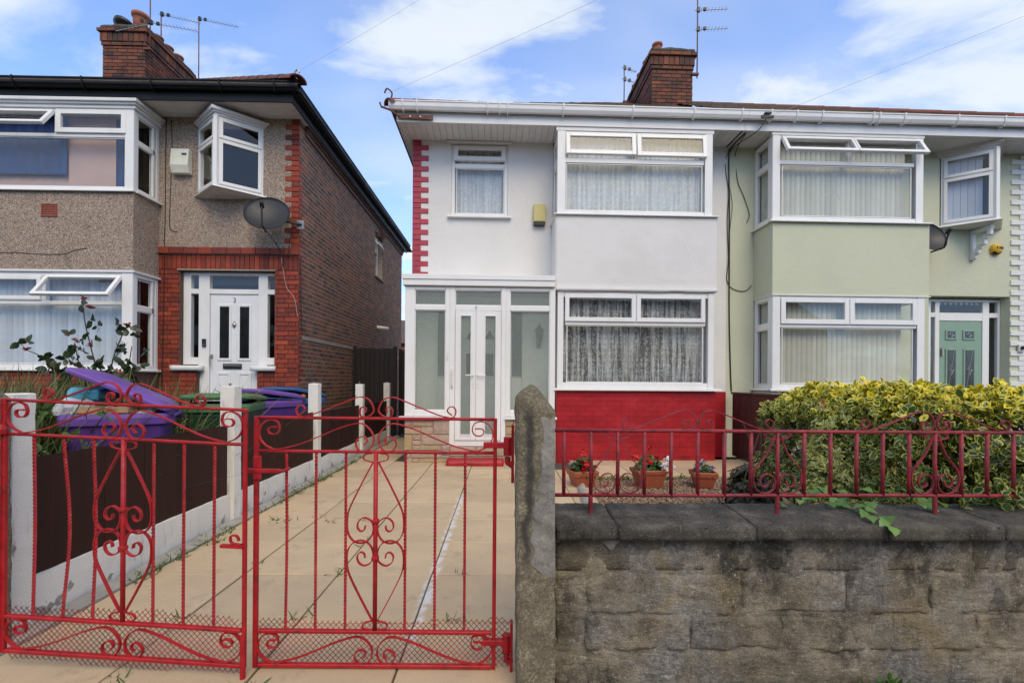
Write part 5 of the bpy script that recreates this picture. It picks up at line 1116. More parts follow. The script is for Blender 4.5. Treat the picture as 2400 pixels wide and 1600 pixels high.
ch = chimney(lh, -5.41, -4.50, 2.69, 4.30, 7.15, 8.86, 1, [(0.18, 0.22, 0.42, 0.145), (0.24, 0.62, 0.22, 0.13), (0.24, 0.95, 0.22, 0.13), (0.24, 1.30, 0.24, 0.13)])
B().lathe([(0.10, 0), (0.10, 0.10), (0.0, 0.12)], 16, (-0.2, 0.25, 1.72)).build('cowl_neck', 'galv', ch, smooth=True); B().lathe([(0.12, 0.0), (0.21, 0.02), (0.22, 0.085), (0.17, 0.11), (0.0, 0.14)], 18).build('cowl', 'blackplastic', ch, (-0.2, 0.25, 1.86), (R(-20), R(10), 0), smooth=True)

# distant brick house glimpsed in the gap between the houses
dh = thing('distant_house', 'distant brick house glimpsed in the gap between the two houses', 'house', (-4.4, 27, 0))
B().box(-2.5, 2.2, 0, 6, 0, 3.35).build('wall', 'redbrick', dh); B().add([(-2.7, -0.3, 3.3), (2.4, -0.3, 3.3), (2.4, 3, 5.0), (-2.7, 3, 5.0), (-2.7, 6.3, 3.3), (2.4, 6.3, 3.3)], [(0, 1, 2, 3), (5, 4, 3, 2), (0, 3, 4), (1, 5, 2)]).build('roof', 'tile', dh)
window(dh, (0.6, -0.02, 1.2), 1.0, 1.2, fixed=[(0.08, 0.92, 0.08, 1.12)])
# brick terrace over the road: shows only as a reflection in the ground floor windows
tr = thing('terraced_house', 'long brick terrace over the road, seen only as reflections in windows', 'house', (0, -15.5, 0))
B().box(-22, 22, -7, 0, 0, 5.2).build('wall', 'brownbrick', tr); B().add([(-22.2, 0.4, 5.2), (22.2, 0.4, 5.2), (22.2, -3.5, 7.6), (-22.2, -3.5, 7.6), (-22.2, -7.3, 5.2), (22.2, -7.3, 5.2)], [(1, 0, 3, 2), (4, 5, 2, 3), (0, 4, 3), (5, 1, 2)]).build('roof', 'tile', tr)
for i in range(8):
    for z in (0.9, 3.4): B().box(-21 + i * 5.4, -18.6 + i * 5.4, 0.0, 0.06, z, z + 1.3).build('window', 'upvc', tr)

# ------------------------------------------------------------------ things fixed to the houses
def wall_box(name, label, cat, loc, rz=0.0): return thing(name, label, cat, loc, rz)
t = thing('alarm_box', 'faded yellow alarm box on the white wall beside the upper bay', 'alarm box', semi(2.065, 0, 3.775), SA)
B().box(-0.10, 0.10, -0.09, -0.001, 0.055, 0.342).build('cover', 'yellowbox', t, bev=0.008); B().prism([(-0.10, 0.05), (0.10, 0.05), (0.085, 0.0), (-0.085, 0.0)], -0.085, -0.002, 'y').build('base', 'blackplastic', t, bev=0.004); B().box(-0.085, 0.085, -0.093, -0.0905, 0.07, 0.325).build('face_panel', 'yellowbox', t, bev=0.003)
t = thing('alarm_box', 'cream alarm box with louvres on the pebbledash between the windows', 'alarm box', (-5.163, 7.697, 4.505))
B().prism([(0.0, 0.0), (0.0, 0.39), (-0.10, 0.39), (-0.13, 0.12), (-0.09, 0.0)], -0.142, 0.142, 'x').build('cover', 'cream', t, bev=0.012)
for i in range(4): B().box(0.04, 0.115, -0.122 + 0.006 * i, -0.098, 0.30 - i * 0.022, 0.309 - i * 0.022).build('louvre', 'ink', t)
t = thing('alarm_box', 'round yellow alarm sounder on the pale green wall', 'alarm box', semi(5.2 + 4.63, -0.001, 3.526), SA)
B().lathe([(0.093, 0.0), (0.096, 0.02), (0.09, 0.05), (0.065, 0.075), (0.03, 0.086), (0.0, 0.088)], 28).xf(Matrix.Rotation(R(90), 4, 'X')).build('cover', 'yellow', t, smooth=True)
B().add([(0.097 * math.cos(R(a)) * k, -0.0 - h, 0.097 * math.sin(R(a)) * k) for k, h in ((1.005, 0.022), (0.97, 0.046), (0.80, 0.068)) for a in range(215, 326, 10)], [(r * 12 + i, r * 12 + i + 1, (r + 1) * 12 + i + 1, (r + 1) * 12 + i) for r in range(2) for i in range(11)]).build('strobe', 'ink', t, smooth=True)
text('lettering', 'Yale', 'ink', t, (0.0, -0.089, 0.012), 0.075, depth=0.004)
def dish(name, label, loc, rz, tilt, W, H, group=None):
    t = thing(name, label, 'satellite dish', loc, 0)
    h = empty('reflector_mount', (0, 0, 0), 0, t); h.rotation_euler = (R(tilt), 0, R(rz))
    b = B(); n, m = 32, 7
    for sgn in (0, 1):
        for i in range(m + 1):
            r = i / m
            for j in range(n): a = 2 * math.pi * j / n; b.v.append((W / 2 * r * math.cos(a), -0.085 * (r * r) + (0.006 if sgn else 0), H / 2 * r * math.sin(a)))
    for sgn in (0, 1):
        o = sgn * (m + 1) * n
        for i in range(m):
            for j in range(n): q = (o + i * n + j, o + i * n + (j + 1) % n, o + (i + 1) * n + (j + 1) % n, o + (i + 1) * n + j); b.f.append(q if sgn else q[::-1])
    for j in range(n): b.f.append((m * n + j, m * n + (j + 1) % n, (2 * m + 1) * n + (j + 1) % n, (2 * m + 1) * n + j))
    b.build('reflector', 'dishgrey', h, smooth=True)
    B().tube([(0, 0.0, -H / 2 + 0.02), (0, -0.20, -H / 2 - 0.03), (0, -0.34, -0.10)], 0.013, 8).build('feed_arm', 'blackplastic', h)
    B().lathe([(0.03, -0.05), (0.03, 0.03), (0.02, 0.05)], 12).xf(Matrix.Translation((0, -0.345, -0.08)) @ Matrix.Rotation(R(65), 4, 'X')).build('receiver', 'blackplastic', h, smooth=True)
    return t, h
MAT['dishgrey'] = simple('dark_grey_dish_paint', (0.024, 0.025, 0.027), 0.5, 0.2, 9, dirt=((0.10, 0.10, 0.095), 0.58, 0.4), dscale=9)
t, h = dish('satellite_dish', 'dark oval satellite dish on the pebbledash above the white door', (-3.664, 7.40, 3.76), 12, -24, 0.66, 0.63)
B().tube([(0.0, 0.05, 0.0), (0.20, 0.16, -0.02), (0.40, 0.25, -0.03), (0.40, 0.30, -0.03)], 0.02, 8).build('arm', 'blackplastic', t); B().box(0.33, 0.44, 0.255, 0.275, -0.10, 0.04).build('wall_plate', 'galv', t)
t, h = dish('satellite_dish', 'dark satellite dish peeping out behind the pale green bay', semi(5.2 + 3.20, -0.25, 3.60), 6, -18, 0.56, 0.52)
B().tube([(0.0, 0.02, 0), (-0.05, 0.25, 0)], 0.02, 8).build('arm', 'blackplastic', t)
# lantern inside the porch
t = thing('lantern', 'black wall lantern seen blurred behind the porch glass', 'lantern', semi(2.07, -0.03, 1.98), SA)
B().lathe([(0.0, 0.22), (0.012, 0.17), (0.035, 0.13), (0.08, 0.09), (0.07, 0.07)], 6).build('cap', 'blackplastic', t, (0, -0.1, 0)); B().lathe([(0.065, 0.07), (0.042, -0.11), (0.02, -0.13), (0.0, -0.16)], 6).build('cage', 'blackplastic', t, (0, -0.1, 0)); B().box(-0.02, 0.02, -0.10, -0.0, -0.13, -0.09).box(-0.035, 0.035, -0.012, 0.0, -0.2, 0.02).build('wall_bracket', 'blackplastic', t)
# aerials
aerial('tv_aerial', 'tall rusty aerial mast with two booms on the white house chimney', semi(5.62, 2.2, 7.72), 2.1, [(1.04, -12, 0.62, -0.06), (1.45, -12, 0.62, -0.06), (1.85, -12, 0.62, -0.06)])
aerial('tv_aerial', 'small aerial standing behind the white house chimney', semi(4.51, 3.9, 8.05), 1.05, [(0.70, 15, 0.35, -0.04), (0.98, 15, 0.35, -0.04)])
aerial('tv_aerial', 'rusty aerial mast on the near corner of the sooty chimney', (-7.72, 10.40, 8.3), 1.3, [(0.66, 12, 0.95, -0.03), (0.66, 200, 0.6, -0.35)])
aerial('tv_aerial', 'slim aerial mast beyond the end of the sooty chimney', (-7.70, 12.0, 7.9), 2.42, [(2.36, 5, 0.95, -0.12)])
aerial('tv_aerial', 'aerial boom just above the small clay pots', (-8.06, 11.2, 8.85), 0.95, [(0.90, 8, 0.85, -0.10)])
# cables
def cable(label, pts, r=0.006, mat='cable', k=6, name='cable'):
    return tag(B().tube(spline(pts, k), r, 6).build(name, mat, smooth=True), label, 'cable')
sx = lambda x, y, z: semi(x, y, z)
cable('black cable bundle running down the joint of the white and green houses', [sx(5.24, -0.5, 5.13), sx(5.235, -0.06, 5.12), sx(5.22, -0.012, 5.0), sx(5.235, -0.012, 4.2), sx(5.24, -0.012, 3.4), sx(5.245, -0.012, 2.4), sx(5.27, -0.012, 1.5), sx(5.29, -0.012, 1.1)], 0.011)
cable('slack black cable looping beside the bundle on the party joint', [sx(5.24, -0.3, 5.14), sx(5.18, -0.012, 5.0), sx(5.17, -0.013, 4.75), sx(5.22, -0.013, 4.4), sx(5.20, -0.013, 3.9), sx(5.225, -0.013, 3.3), sx(5.20, -0.013, 2.95), sx(5.30, -0.013, 2.80), sx(5.50, -0.013, 2.76), sx(5.62, -0.013, 2.86)], 0.006)
cable('loose cable end hanging on the green wall under the eaves', [sx(5.26, -0.45, 5.13), sx(5.33, -0.02, 5.05), sx(5.37, -0.014, 4.6), sx(5.47, -0.014, 4.35), sx(5.57, -0.014, 4.05), sx(5.53, -0.014, 3.9)], 0.006)
cable('thin brown cable bowed out from the party joint', [sx(5.235, -0.013, 4.5), sx(5.285, -0.014, 4.2), sx(5.26, -0.014, 3.9), sx(5.235, -0.013, 3.7)], 0.004)
cable('dish cable dangling from the dish by the green bay', [sx(8.19, -0.08, 3.28), sx(8.21, -0.02, 3.1), sx(8.19, -0.014, 2.9), sx(8.18, -0.014, 2.7)], 0.006)
bt = thing('cable_bracket', 'black cable clamp on the fascia where both houses meet', 'bracket', semi(5.42, BY - 0.17, 5.26), SA)
B().box(-0.05, 0.14, -0.02, 0.0, -0.01, 0.03).build('strap', 'cable', bt); B().box(0.0, 0.10, -0.03, 0.02, 0.06, 0.075).build('clamp', 'cable', bt)
cable('overhead wire rising from the clamp towards the sky on the far side', [semi(5.4, BY - 0.18, 5.24), (7.05, 6.3, 6.25), (10.17, 5.5, 7.35), (13.3, 4.7, 8.6)], 0.0022, 'wirewhite', name='overhead_wire')
cable('slack lead from the clamp to the cable bundle below the eaves', [semi(5.45, BY - 0.17, 5.25), semi(5.36, BY - 0.1, 5.10), semi(5.24, -0.2, 5.08), semi(5.23, -0.02, 5.06)], 0.007)
cable('overhead wire running up from the white house corner hook', [(-1.72, 7.04, 5.5), (1.15, 6.0, 6.10), (4.0, 4.95, 6.85), (6.9, 3.9, 7.7)], 0.0016, 'wirewhite', name='overhead_wire')
cable('faint overhead wire rising from the black gutter corner', [(-3.06, 7.03, 5.78), (-1.09, 6.0, 6.06), (0.9, 4.95, 6.45), (2.9, 3.9, 6.95)], 0.0011, 'wirewhite', name='overhead_wire')
cable('thin black cable beside the pebbledashed bay, nearest the bay', [(-5.44, 7.69, 5.42), (-5.45, 7.694, 4.8), (-5.45, 7.694, 3.9), (-5.46, 7.694, 3.4), (-5.47, 7.69, 2.2), (-5.49, 7.69, 1.0)], 0.007)
cable('thin black cable hooked beside the cream alarm box', [(-5.36, 7.69, 5.38), (-5.35, 7.694, 4.9), (-5.37, 7.694, 4.2), (-5.38, 7.694, 3.72), (-5.34, 7.694, 3.62), (-5.26, 7.694, 3.60)], 0.006)
cable('black cable along the red brick band over the white door', [(-5.62, 7.69, 3.55), (-5.60, 7.66, 3.32), (-5.5, 7.655, 3.245), (-4.5, 7.655, 3.235), (-3.8, 7.655, 3.225), (-3.3, 7.66, 3.225), (-3.288, 7.70, 3.1), (-3.287, 7.74, 2.2), (-3.287, 7.80, 2.02)], 0.008)
cable('black dish lead hanging to the red brick band', [(-3.34, 7.55, 3.7), (-3.44, 7.64, 3.5), (-3.45, 7.655, 3.3), (-3.5, 7.655, 3.24)], 0.006)
cable('black dish lead curving under the oval dish', [(-3.66, 7.2, 3.56), (-3.62, 7.5, 3.42), (-3.60, 7.66, 3.3), (-3.56, 7.67, 3.1), (-3.62, 7.68, 3.0)], 0.005)
cable('white wire trailing over the bricks beside the white door', [(-3.585, 7.672, 3.2), (-3.55, 7.685, 2.95), (-3.50, 7.685, 2.72), (-3.38, 7.685, 2.55), (-3.34, 7.685, 2.35), (-3.32, 7.685, 2.25)], 0.004, 'wirewhite')
cable('pale wire on the pebbledash under the triangular window', [(-3.80, 7.69, 4.5), (-3.79, 7.69, 4.3), (-3.77, 7.67, 4.05)], 0.005, 'wirewhite')

# ------------------------------------------------------------------ boundary fence along the drive
fe = thing('boundary_fence', 'low dark brown panel fence with white concrete posts along the drive', 'fence', (-2.40, 2.4, 0))
PYS = [-0.055, 1.80, 3.65, 5.55, 7.40]
for i, y in enumerate(PYS):
    rough_block(-0.055, 0.07, y - 0.06, y + 0.06, -0.05, 1.17 + 0.012 * (i % 3), 0.03, 0.003, 11, 0.004, i * 2.3).build('post', 'whitepost', fe, bev=0.004)
    if i > 0: B().lathe([(0.012, 0), (0.012, 0.02), (0.0, 0.025)], 8, (0, y, 1.185)).build('post_pin', 'galv', fe)
for i in range(4):
    a, c = PYS[i] + 0.062, PYS[i + 1] - 0.062
    rough_block(-0.02, 0.03 + (0.012 if i == 0 else 0), a, c, -0.05, 0.245 - 0.01 * i, 0.07, 0.006, 6, 0.012, i * 5.0).build('gravel_board', 'whitepost', fe)
    p = empty('panel', (0, a, 0.24 - 0.01 * i), 0, fe); L = c - a; n = int(L / 0.145); w = L / n
    for k in range(n):
        B().prism([(-0.004, 0.0), (0.014, 0.0), (0.014, 0.6 + rnd.uniform(-0.004, 0.004)), (-0.004, 0.6)], k * w + 0.0006, (k + 1) * w - 0.0006, 'y').build('board', 'wood', p, (rnd.uniform(-0.0012, 0.0012), 0, 0))
    B().box(-0.03, -0.005, 0.0, L, 0.08, 0.13).build('rail', 'wood', p); B().box(-0.03, -0.005, 0.0, L, 0.48, 0.53).build('rail', 'wood', p)
def plank_gate(name, label, loc, W, H, mat, n, rz=0):
    t = thing(name, label, 'gate', loc, rz)
    for i in range(n):
        w = W / n; B().box(i * w + 0.0015, (i + 1) * w - 0.0015, -0.012, 0.012, 0.03, H + rnd.uniform(-0.01, 0.01)).build('plank', mat, t, (0, rnd.uniform(-0.003, 0.003), 0), bev=0.003)
    B().box(0.0, W, 0.013, 0.045, 0.3, 0.42).build('rail', mat, t); B().box(0.0, W, 0.013, 0.045, H - 0.4, H - 0.28).build('rail', mat, t)
    B().box(-0.06, 0.0, -0.03, 0.05, 0, H + 0.04).box(W, W + 0.06, -0.03, 0.05, 0, H + 0.04).build('gate_post', mat, t); return t
plank_gate('side_gate', 'tall dark plank gate closing the passage beside the brick flank', (-3.22, 10.4, 0), 0.82, 1.93, 'woodblack', 8)
t = plank_gate('side_gate', 'near black plank gate between fence end and the glazed porch', (-2.30, 10.75, 0), 0.80, 1.90, 'woodblack', 8)
B().box(0.0, 0.8, -0.04, 0.06, 1.94, 1.97).build('cap_rail', 'concrete', t)
rl = thing('dividing_fence', 'short reddish brown board fence between the white and green gardens', 'fence', (3.76, 6.05, 0))
for k in range(11): B().box(-0.01, 0.012, k * 0.145 + 0.001, k * 0.145 + 0.143, 0.05, 1.05).build('board', 'woodred', rl, bev=0.002)
B().box(-0.035, 0.035, 0.0, 1.6, 1.052, 1.085).build('cap_rail', 'woodred', rl, bev=0.004); B().box(-0.06, 0.06, -0.13, -0.005, -0.05, 1.06).build('end_post', 'whitepost', rl, bev=0.008)

# ------------------------------------------------------------------ concrete gate posts
def gate_post(label, loc, W, H, seed, patch):
    t = thing('gate_post', label, 'gate post', loc)
    hw = W / 2
    def tp(p):
        z = p.z + H / 2
        zs_ = H - 0.055 - 0.055 * max(0, min(1, (p.x / hw + 1) / 2)); k = max(0.0, (z - zs_) / (H - zs_)); s = 1 - 0.62 * k ** 1.25
        return Vector((p.x * s - 0.012 * k + (0.012 * (1 - z / H)), p.y * s, p.z - 0.018 * k * abs(p.x) / hw))
    rough_block(-hw, hw, -hw, hw, 0.0, H, 0.017, 0.0055, 16, 0.012, seed, ('-z',), tp).build('shaft', 'postc', t, smooth=True)
    if patch:
        # smeared mortar repair, irregular outline, standing proud of the front face
        b = B(); nz, nx = 90, 18; z1_, z0_ = H * 0.90, H * 0.37
        tab = [(0.0, 0.60), (0.14, 0.68), (0.35, 0.62), (0.5, 0.44), (0.75, 0.36), (0.9, 0.40), (1.0, 0.85)]
        for i in range(nz + 1):
            f_ = i / nz; z = z1_ + (z0_ - z1_) * f_
            for (ua, va), (ub, vb_) in zip(tab, tab[1:]):
                if ua <= f_ <= ub: lf = va + (vb_ - va) * (f_ - ua) / (ub - ua); break
            xl = -hw + W * lf + 0.016 * noise.fractal(Vector((z * 11, seed, 1)), 0.8, 2, 4); xr = hw - 0.001
            k = max(0.0, (z - (H - 0.095)) / 0.095); s = 1 - 0.55 * k ** 1.6
            xl = min(xl, xr - 0.01)
            for q_ in range(nx + 1):
                f = q_ / nx; edge = min(1.0, f * 8, min(1, (1 - f) * 14 + 0.25), f_ * 9, (1 - f_) * 9); x = xl + (xr - xl) * f
                h_ = (edge ** 0.7) * (0.007 + 0.006 * noise.fractal(Vector((x * 16, z * 16, seed)), 0.9, 2, 4)) - (0.004 if edge < 0.02 else 0)
                b.v.append((x * s + 0.012 * (1 - z / H), -hw * s + 0.001 - h_, z))
        m = nx + 1
        for i in range(nz):
            for j in range(nx): b.f.append((i * m + j, (i + 1) * m + j, (i + 1) * m + j + 1, i * m + j + 1))
        b.build('mortar_patch', 'patch', t, smooth=True)
    return t
gp = gate_post('weathered grey concrete gate post with smeared mortar at the wall end', (0.128, 1.945, 0), 0.155, 1.235, 2.0, True)
gate_post('dark concrete gate post at the hinge of the tilted gate', (-2.385, 2.18, 0), 0.16, 1.25, 9.0, False)

# ------------------------------------------------------------------ ornamental iron gates
GW = 1.03
ARCH = [(.187, .016), (.207, .033), (.2, .05), (.184, .053), (.171, .038), (.176, .014), (.193, .006), (.213, .008), (.26, .022), (.345, .056), (.42, .086), (.452, .092), (.484, .080), (.504, .043), (.498, .021), (.473, .006), (.45, .010), (.444, .032), (.454, .049), (.471, .042), (.467, .024)]
PANEL = [(.088, -.038), (.073, -.036), (.056, -.038), (.049, -.05), (.056, -.064), (.073, -.068), (.091, -.061), (.099, -.041), (.091, -.016), (.073, -.007), (.051, -.007), (.026, -.021), (.012, -.05), (.014, -.084), (.034, -.112), (.062, -.128), (.09, -.133), (.175, -.113), (.26, -.08), (.345, -.043), (.43, -.018), (.473, -.029), (.503, -.069), (.499, -.112), (.475, -.138), (.447, -.138), (.428, -.112), (.436, -.085), (.463, -.074), (.477, -.094), (.463, -.113)]
HEART = [(.012, -.045), (.062, -.140), (.112, -.245), (.122, -.300), (.118, -.350), (.096, -.383), (.062, -.394), (.028, -.380), (.0105, -.346), (.013, -.305), (.043, -.284), (.070, -.296), (.078, -.324), (.064, -.342), (.048, -.336), (.044, -.318)]
BOW = [(.006, -.045), (.030, -.040), (.048, -.034), (.054, -.020), (.044, -.009), (.018, -.007)]
def iron_gate(label, loc, rz, sag, latch, mesh_extra, bent):
    t = thing('iron_gate', label, 'gate', loc, rz)
    zt, z2, z3, zb = 1.075, 0.93, 0.155, 0.008; c = GW / 2
    def bar(p, q, r, nm='rail', seed=0.0):
        pts = [Vector(p).lerp(Vector(q), k / 6) for k in range(7)]
        pts = [p_ + Vector((0.0015 * noise.noise(p_ * 7), 0, 0.0015 * noise.noise(p_ * 9))) for p_ in pts]
        return B().tube(pts, r, 8).build(nm, 'redmetal', t, smooth=True)
    sq = lambda x0, x1, z0, z1, nm, d=0.011: B().box(x0, x1, -d, d, z0, z1).build(nm, 'redmetal', t, bev=0.003)
    sq(-0.0095, 0.0095, zb - 0.01, zt + 0.006, 'stile', 0.0095); sq(GW - 0.008, GW + 0.008, zb - 0.01, zt + 0.006, 'stile', 0.008)
    bar((0.009, 0, zt), (GW - 0.008, 0, zt), 0.0072); bar((0.009, 0, z2), (GW - 0.008, 0, z2), 0.0072)
    sq(0.011, GW - 0.01, z3 - 0.008, z3 + 0.007, 'rail', 0.011); sq(0.011, GW - 0.01, zb - 0.008, zb + 0.008, 'rail', 0.011)
    for i in range(1, 8):
        x = GW * i / 8
        if i == 4: B().tube([(x, 0, z2), (x, 0, (z2 + z3) / 2), (x, 0, z3)], 0.0095, 8).build('centre_bar', 'redmetal', t, smooth=True); continue
        n = 128; pts = []
        for k in range(n + 1):
            f = k / n; dx = bent.get(i, 0) * math.sin(math.pi * min(1, f * 1.0)) ** 1.5
            pts.append((x + dx, 0, z3 + (z2 - z3) * f))
        B().tube(pts, 0.0068, 4, 0.60).build('twisted_bar', 'redmetal', t)
    def mir(P, flip): return [((2 * c - x) if flip else x, z) for x, z in P]
    for fl in (False, True):
        B().strip(spline([(x, zt + z) for x, z in mir(ARCH, fl)], 6), 0.0045, 0.014, 0).build('arch_scroll', 'redmetal', t, smooth=False)
        B().strip(spline([(x, zt - 0.004 + z * 1.0) for x, z in mir(PANEL, fl)], 6), 0.0045, 0.014, 0).build('panel_scroll', 'redmetal', t)
        B().strip(spline([(x, z3 - 0.006 + z * 0.985) for x, z in mir(PANEL, fl)], 6), 0.0045, 0.014, 0).build('panel_scroll', 'redmetal', t)
        s = -1 if fl else 1
        B().strip(spline([(c + s * x, z2 + z) for x, z in HEART], 6), 0.0045, 0.014, 0).build('heart_scroll', 'redmetal', t)
        B().strip(spline([(c + s * x, z3 + 0.005 - z * 0.985) for x, z in HEART], 6), 0.0045, 0.014, 0).build('heart_scroll', 'redmetal', t)
        B().strip(spline([(c + s * x, z2 + z) for x, z in BOW], 5), 0.004, 0.011, 0).build('bow_scroll', 'redmetal', t)
        B().strip(spline([(c + s * x, z3 + 0.002 - z) for x, z in BOW], 5), 0.004, 0.011, 0).build('bow_scroll', 'redmetal', t)
    for z in ((z2 + z3) / 2 + 0.09, (z2 + z3) / 2 - 0.07): B().box(c - 0.014, c + 0.014, -0.014, 0.014, z - 0.008, z + 0.008).build('collar', 'redmetal', t, bev=0.003)
    # diamond wire mesh tied across the foot of the gate
    b = B(); x0, x1, za, zz_ = -0.0 + mesh_extra[0], GW + mesh_extra[1], -0.045, 0.215; pit = 0.0245; y = 0.017
    lo = lambda x: za + 0.006 * math.sin(x * 9); hi = lambda x: zz_ - 0.018 * abs(math.sin(x * 2.7 + mesh_extra[2])) - 0.02 * max(0, x - GW)
    for sgn in (1, -1):
        k = x0 - 0.6
        while k < x1 + 0.6:
            pts = []
            for i in range(27):
                z = za - 0.01 + (zz_ - za + 0.03) * i / 26; x = k + sgn * (z - za) * 0.95
                if x0 <= x <= x1 and lo(x) <= z <= hi(x): pts.append((x, y + 0.003 * sgn + 0.006 * noise.noise(Vector((x * 4, z * 6, 1))), z))
            if len(pts) > 2: b.tube(pts, 0.0014, 3)
            k += pit
    b.build('wire_mesh', 'wiremesh', t, kind='stuff')
    return t
def sag_gate(t, sag):
    """A dropped gate: its stiles stay upright while the rails run downhill."""
    for o in t.children:
        for v in o.data.vertices: v.co.z -= sag * v.co.x
        o.data.update()
g1 = iron_gate('closed red wrought iron gate hinged on the weathered grey post', (-1.062, 2.06, 0.008), R(-1.0), 0.0, True, (0.0, 0.075, 0.3), {1: 0.004})
for z in (0.965, 0.115):
    B().box(GW - 0.05, GW + 0.045, -0.014, 0.014, z - 0.012, z + 0.012).tube([(GW + 0.055, 0, z - 0.045), (GW + 0.055, 0, z + 0.035)], 0.019, 10).build('hinge', 'redmetal', g1, bev=0.002)
    B().box(GW + 0.07, GW + 0.082, -0.02, 0.02, z - 0.16, z + 0.09).tube([(GW + 0.055, 0, z - 0.05), (GW + 0.055, 0.0, z - 0.075), (GW + 0.078, 0.0, z - 0.09)], 0.014, 8).build('hinge_plate', 'redmetal', g1, bev=0.002)
B().box(-0.05, 0.11, -0.026, -0.010, 0.839, 0.857).box(-0.005, 0.03, -0.022, -0.012, 0.81, 0.91).tube([(0.10, -0.02, 0.848), (0.135, -0.022, 0.850), (0.155, -0.024, 0.862)], 0.008, 6).build('latch', 'redmetal', g1, bev=0.003)
g2 = iron_gate('red wrought iron gate sagging ajar with bent twisted bars by the fence', (-2.125, 2.055, 0.078), R(-3.4), 0.0, False, (0.0, -0.02, 1.4), {1: 0.006, 2: 0.028, 3: 0.012})
B().tube([(GW, -0.008, 0.14), (GW, -0.008, -0.075)], 0.011, 8).build('drop_bolt', 'redmetal', g2); B().box(GW - 0.095, GW, -0.016, 0.004, 0.50, 0.512).strip(spline([(GW - 0.01, 0.515), (GW - 0.05, 0.52), (GW - 0.055, 0.548), (GW - 0.03, 0.55), (GW - 0.02, 0.53)], 4), 0.006, 0.012, -0.006).build('bolt_handle', 'redmetal', g2)
B().box(-0.030, -0.004, -0.02, -0.011, 0.0, 1.08).build('hinge_bar', 'redmetal', g2, bev=0.003)
B().lathe([(0.02, -0.02), (0.022, 0.0), (0.014, 0.02)], 8, (0.0, -0.012, 0.95)).build('hinge_nut', 'redmetal', g2)
sag_gate(g2, 0.034); sag_gate(g1, 0.003); g2.scale.x = 1.022

# ------------------------------------------------------------------ stone front wall with coping and railing
wl_ = thing('front_wall', 'low weathered gritstone garden wall under dark coping stones', 'wall', (0.222, 2.0, 0))
rough_block(0.0, 6.0, -0.0065, 0.20, -0.1, 0.60, 0.018, 0.012, 9, 0.006, 3.0, ('-z', '+y', '-x', '+x')).build('core', 'wallmortar', wl_, smooth=True)
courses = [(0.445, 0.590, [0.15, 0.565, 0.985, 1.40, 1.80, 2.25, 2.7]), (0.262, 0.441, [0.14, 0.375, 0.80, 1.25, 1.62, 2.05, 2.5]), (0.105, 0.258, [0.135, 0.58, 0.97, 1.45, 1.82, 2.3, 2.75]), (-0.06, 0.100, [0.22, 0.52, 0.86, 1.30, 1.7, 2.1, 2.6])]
for ci, (za, zb_, js) in enumerate(courses):
    js = [0.004] + js + [js[-1] + 0.42 * q for q in range(1, 8)]
    for i in range(len(js) - 1):
        a, b2 = js[i], js[i + 1]
        if a > 5.6: break
        pr = rnd.uniform(0.007, 0.015) if ci else rnd.uniform(0.007, 0.010)
        sd_ = rnd.uniform(0, 90); w0 = rnd.uniform(-0.010, 0.010); w1 = rnd.uniform(-0.010, 0.010)
        b = rough_block(a + 0.004, b2 - 0.004, -pr, 0.05, za + 0.004 + (w0 if ci < 3 and ci > 0 else 0), zb_ - 0.003 + (0 if ci == 0 else min(0, w1)), 0.014, 0.016 if ci else 0.007, 9.0, 0.006 if ci else 0.004, sd_, ('+y',))
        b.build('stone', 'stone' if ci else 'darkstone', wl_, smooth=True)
cj = [0.0, 0.255, 0.83, 1.385, 1.885, 2.42, 2.97, 3.5, 4.05, 4.6]
for i in range(len(cj) - 1):
    def tpc(p): return Vector((p.x, p.y, p.z + (0.010 if p.z > 0 else 0) * (p.y / 0.14)))
    rough_block(cj[i] + 0.0025, cj[i + 1] - 0.0025, -0.072, 0.225, 0.594 + rnd.uniform(-0.002, 0.002), 0.664, 0.016, 0.0045, 22, 0.006, i * 7.7, (), tpc).build('coping_stone', 'coping', wl_, smooth=True)
rough_block(0.006, 4.6, -0.062, 0.215, 0.598, 0.650, 0.2, 0.0, 1, 0.004).build('coping_bed', 'coping', wl_)
rough_block(0.195, 0.285, -0.018, 0.0, 0.535, 0.588, 0.012, 0.008, 20, 0.02, 5.5, ('+y',), lambda p: Vector((p.x * max(0.1, (p.z + 0.03) / 0.05), p.y, p.z))).build('mortar_scab', 'patch', wl_, smooth=True)
rl2 = thing('railing', 'faded red iron railing with scroll arches on the stone wall', 'railing', (0.222, 2.085, 0.0))
zt, zb2 = 1.03, 0.745; x_end = 2.62
B().tube([(0.0, 0, zt), (0.6, 0, zt + 0.001), (1.3, 0, zt - 0.001), (x_end, 0, zt)], 0.0085, 8).build('rail', 'oldred', rl2, smooth=True); B().tube([(0.0, 0, zb2), (0.7, 0, zb2 - 0.001), (1.5, 0, zb2 + 0.001), (x_end, 0, zb2)], 0.0085, 8).build('rail', 'oldred', rl2, smooth=True)
bars = [0.05 + 0.1195 * i for i in range(22)]
for i, x in enumerate(bars): B().tube([(x, 0, zb2), (x + rnd.uniform(-0.002, 0.002), 0, (zb2 + zt) / 2), (x, 0, zt)], 0.0085, 8).build('baluster', 'oldred', rl2, smooth=True)
for i in (1, 8, 14, 20): B().tube([(bars[i], 0, zb2), (bars[i], 0.0, 0.66)], 0.010, 8).build('leg', 'oldred', rl2)
MOT = [(.010, -.012), (.048, -.100), (.098, -.165), (.109, -.205), (.102, -.245), (.075, -.272), (.040, -.273), (.014, -.250), (.012, -.215), (.035, -.190), (.066, -.197), (.078, -.225), (.064, -.245), (.045, -.240), (.040, -.222)]
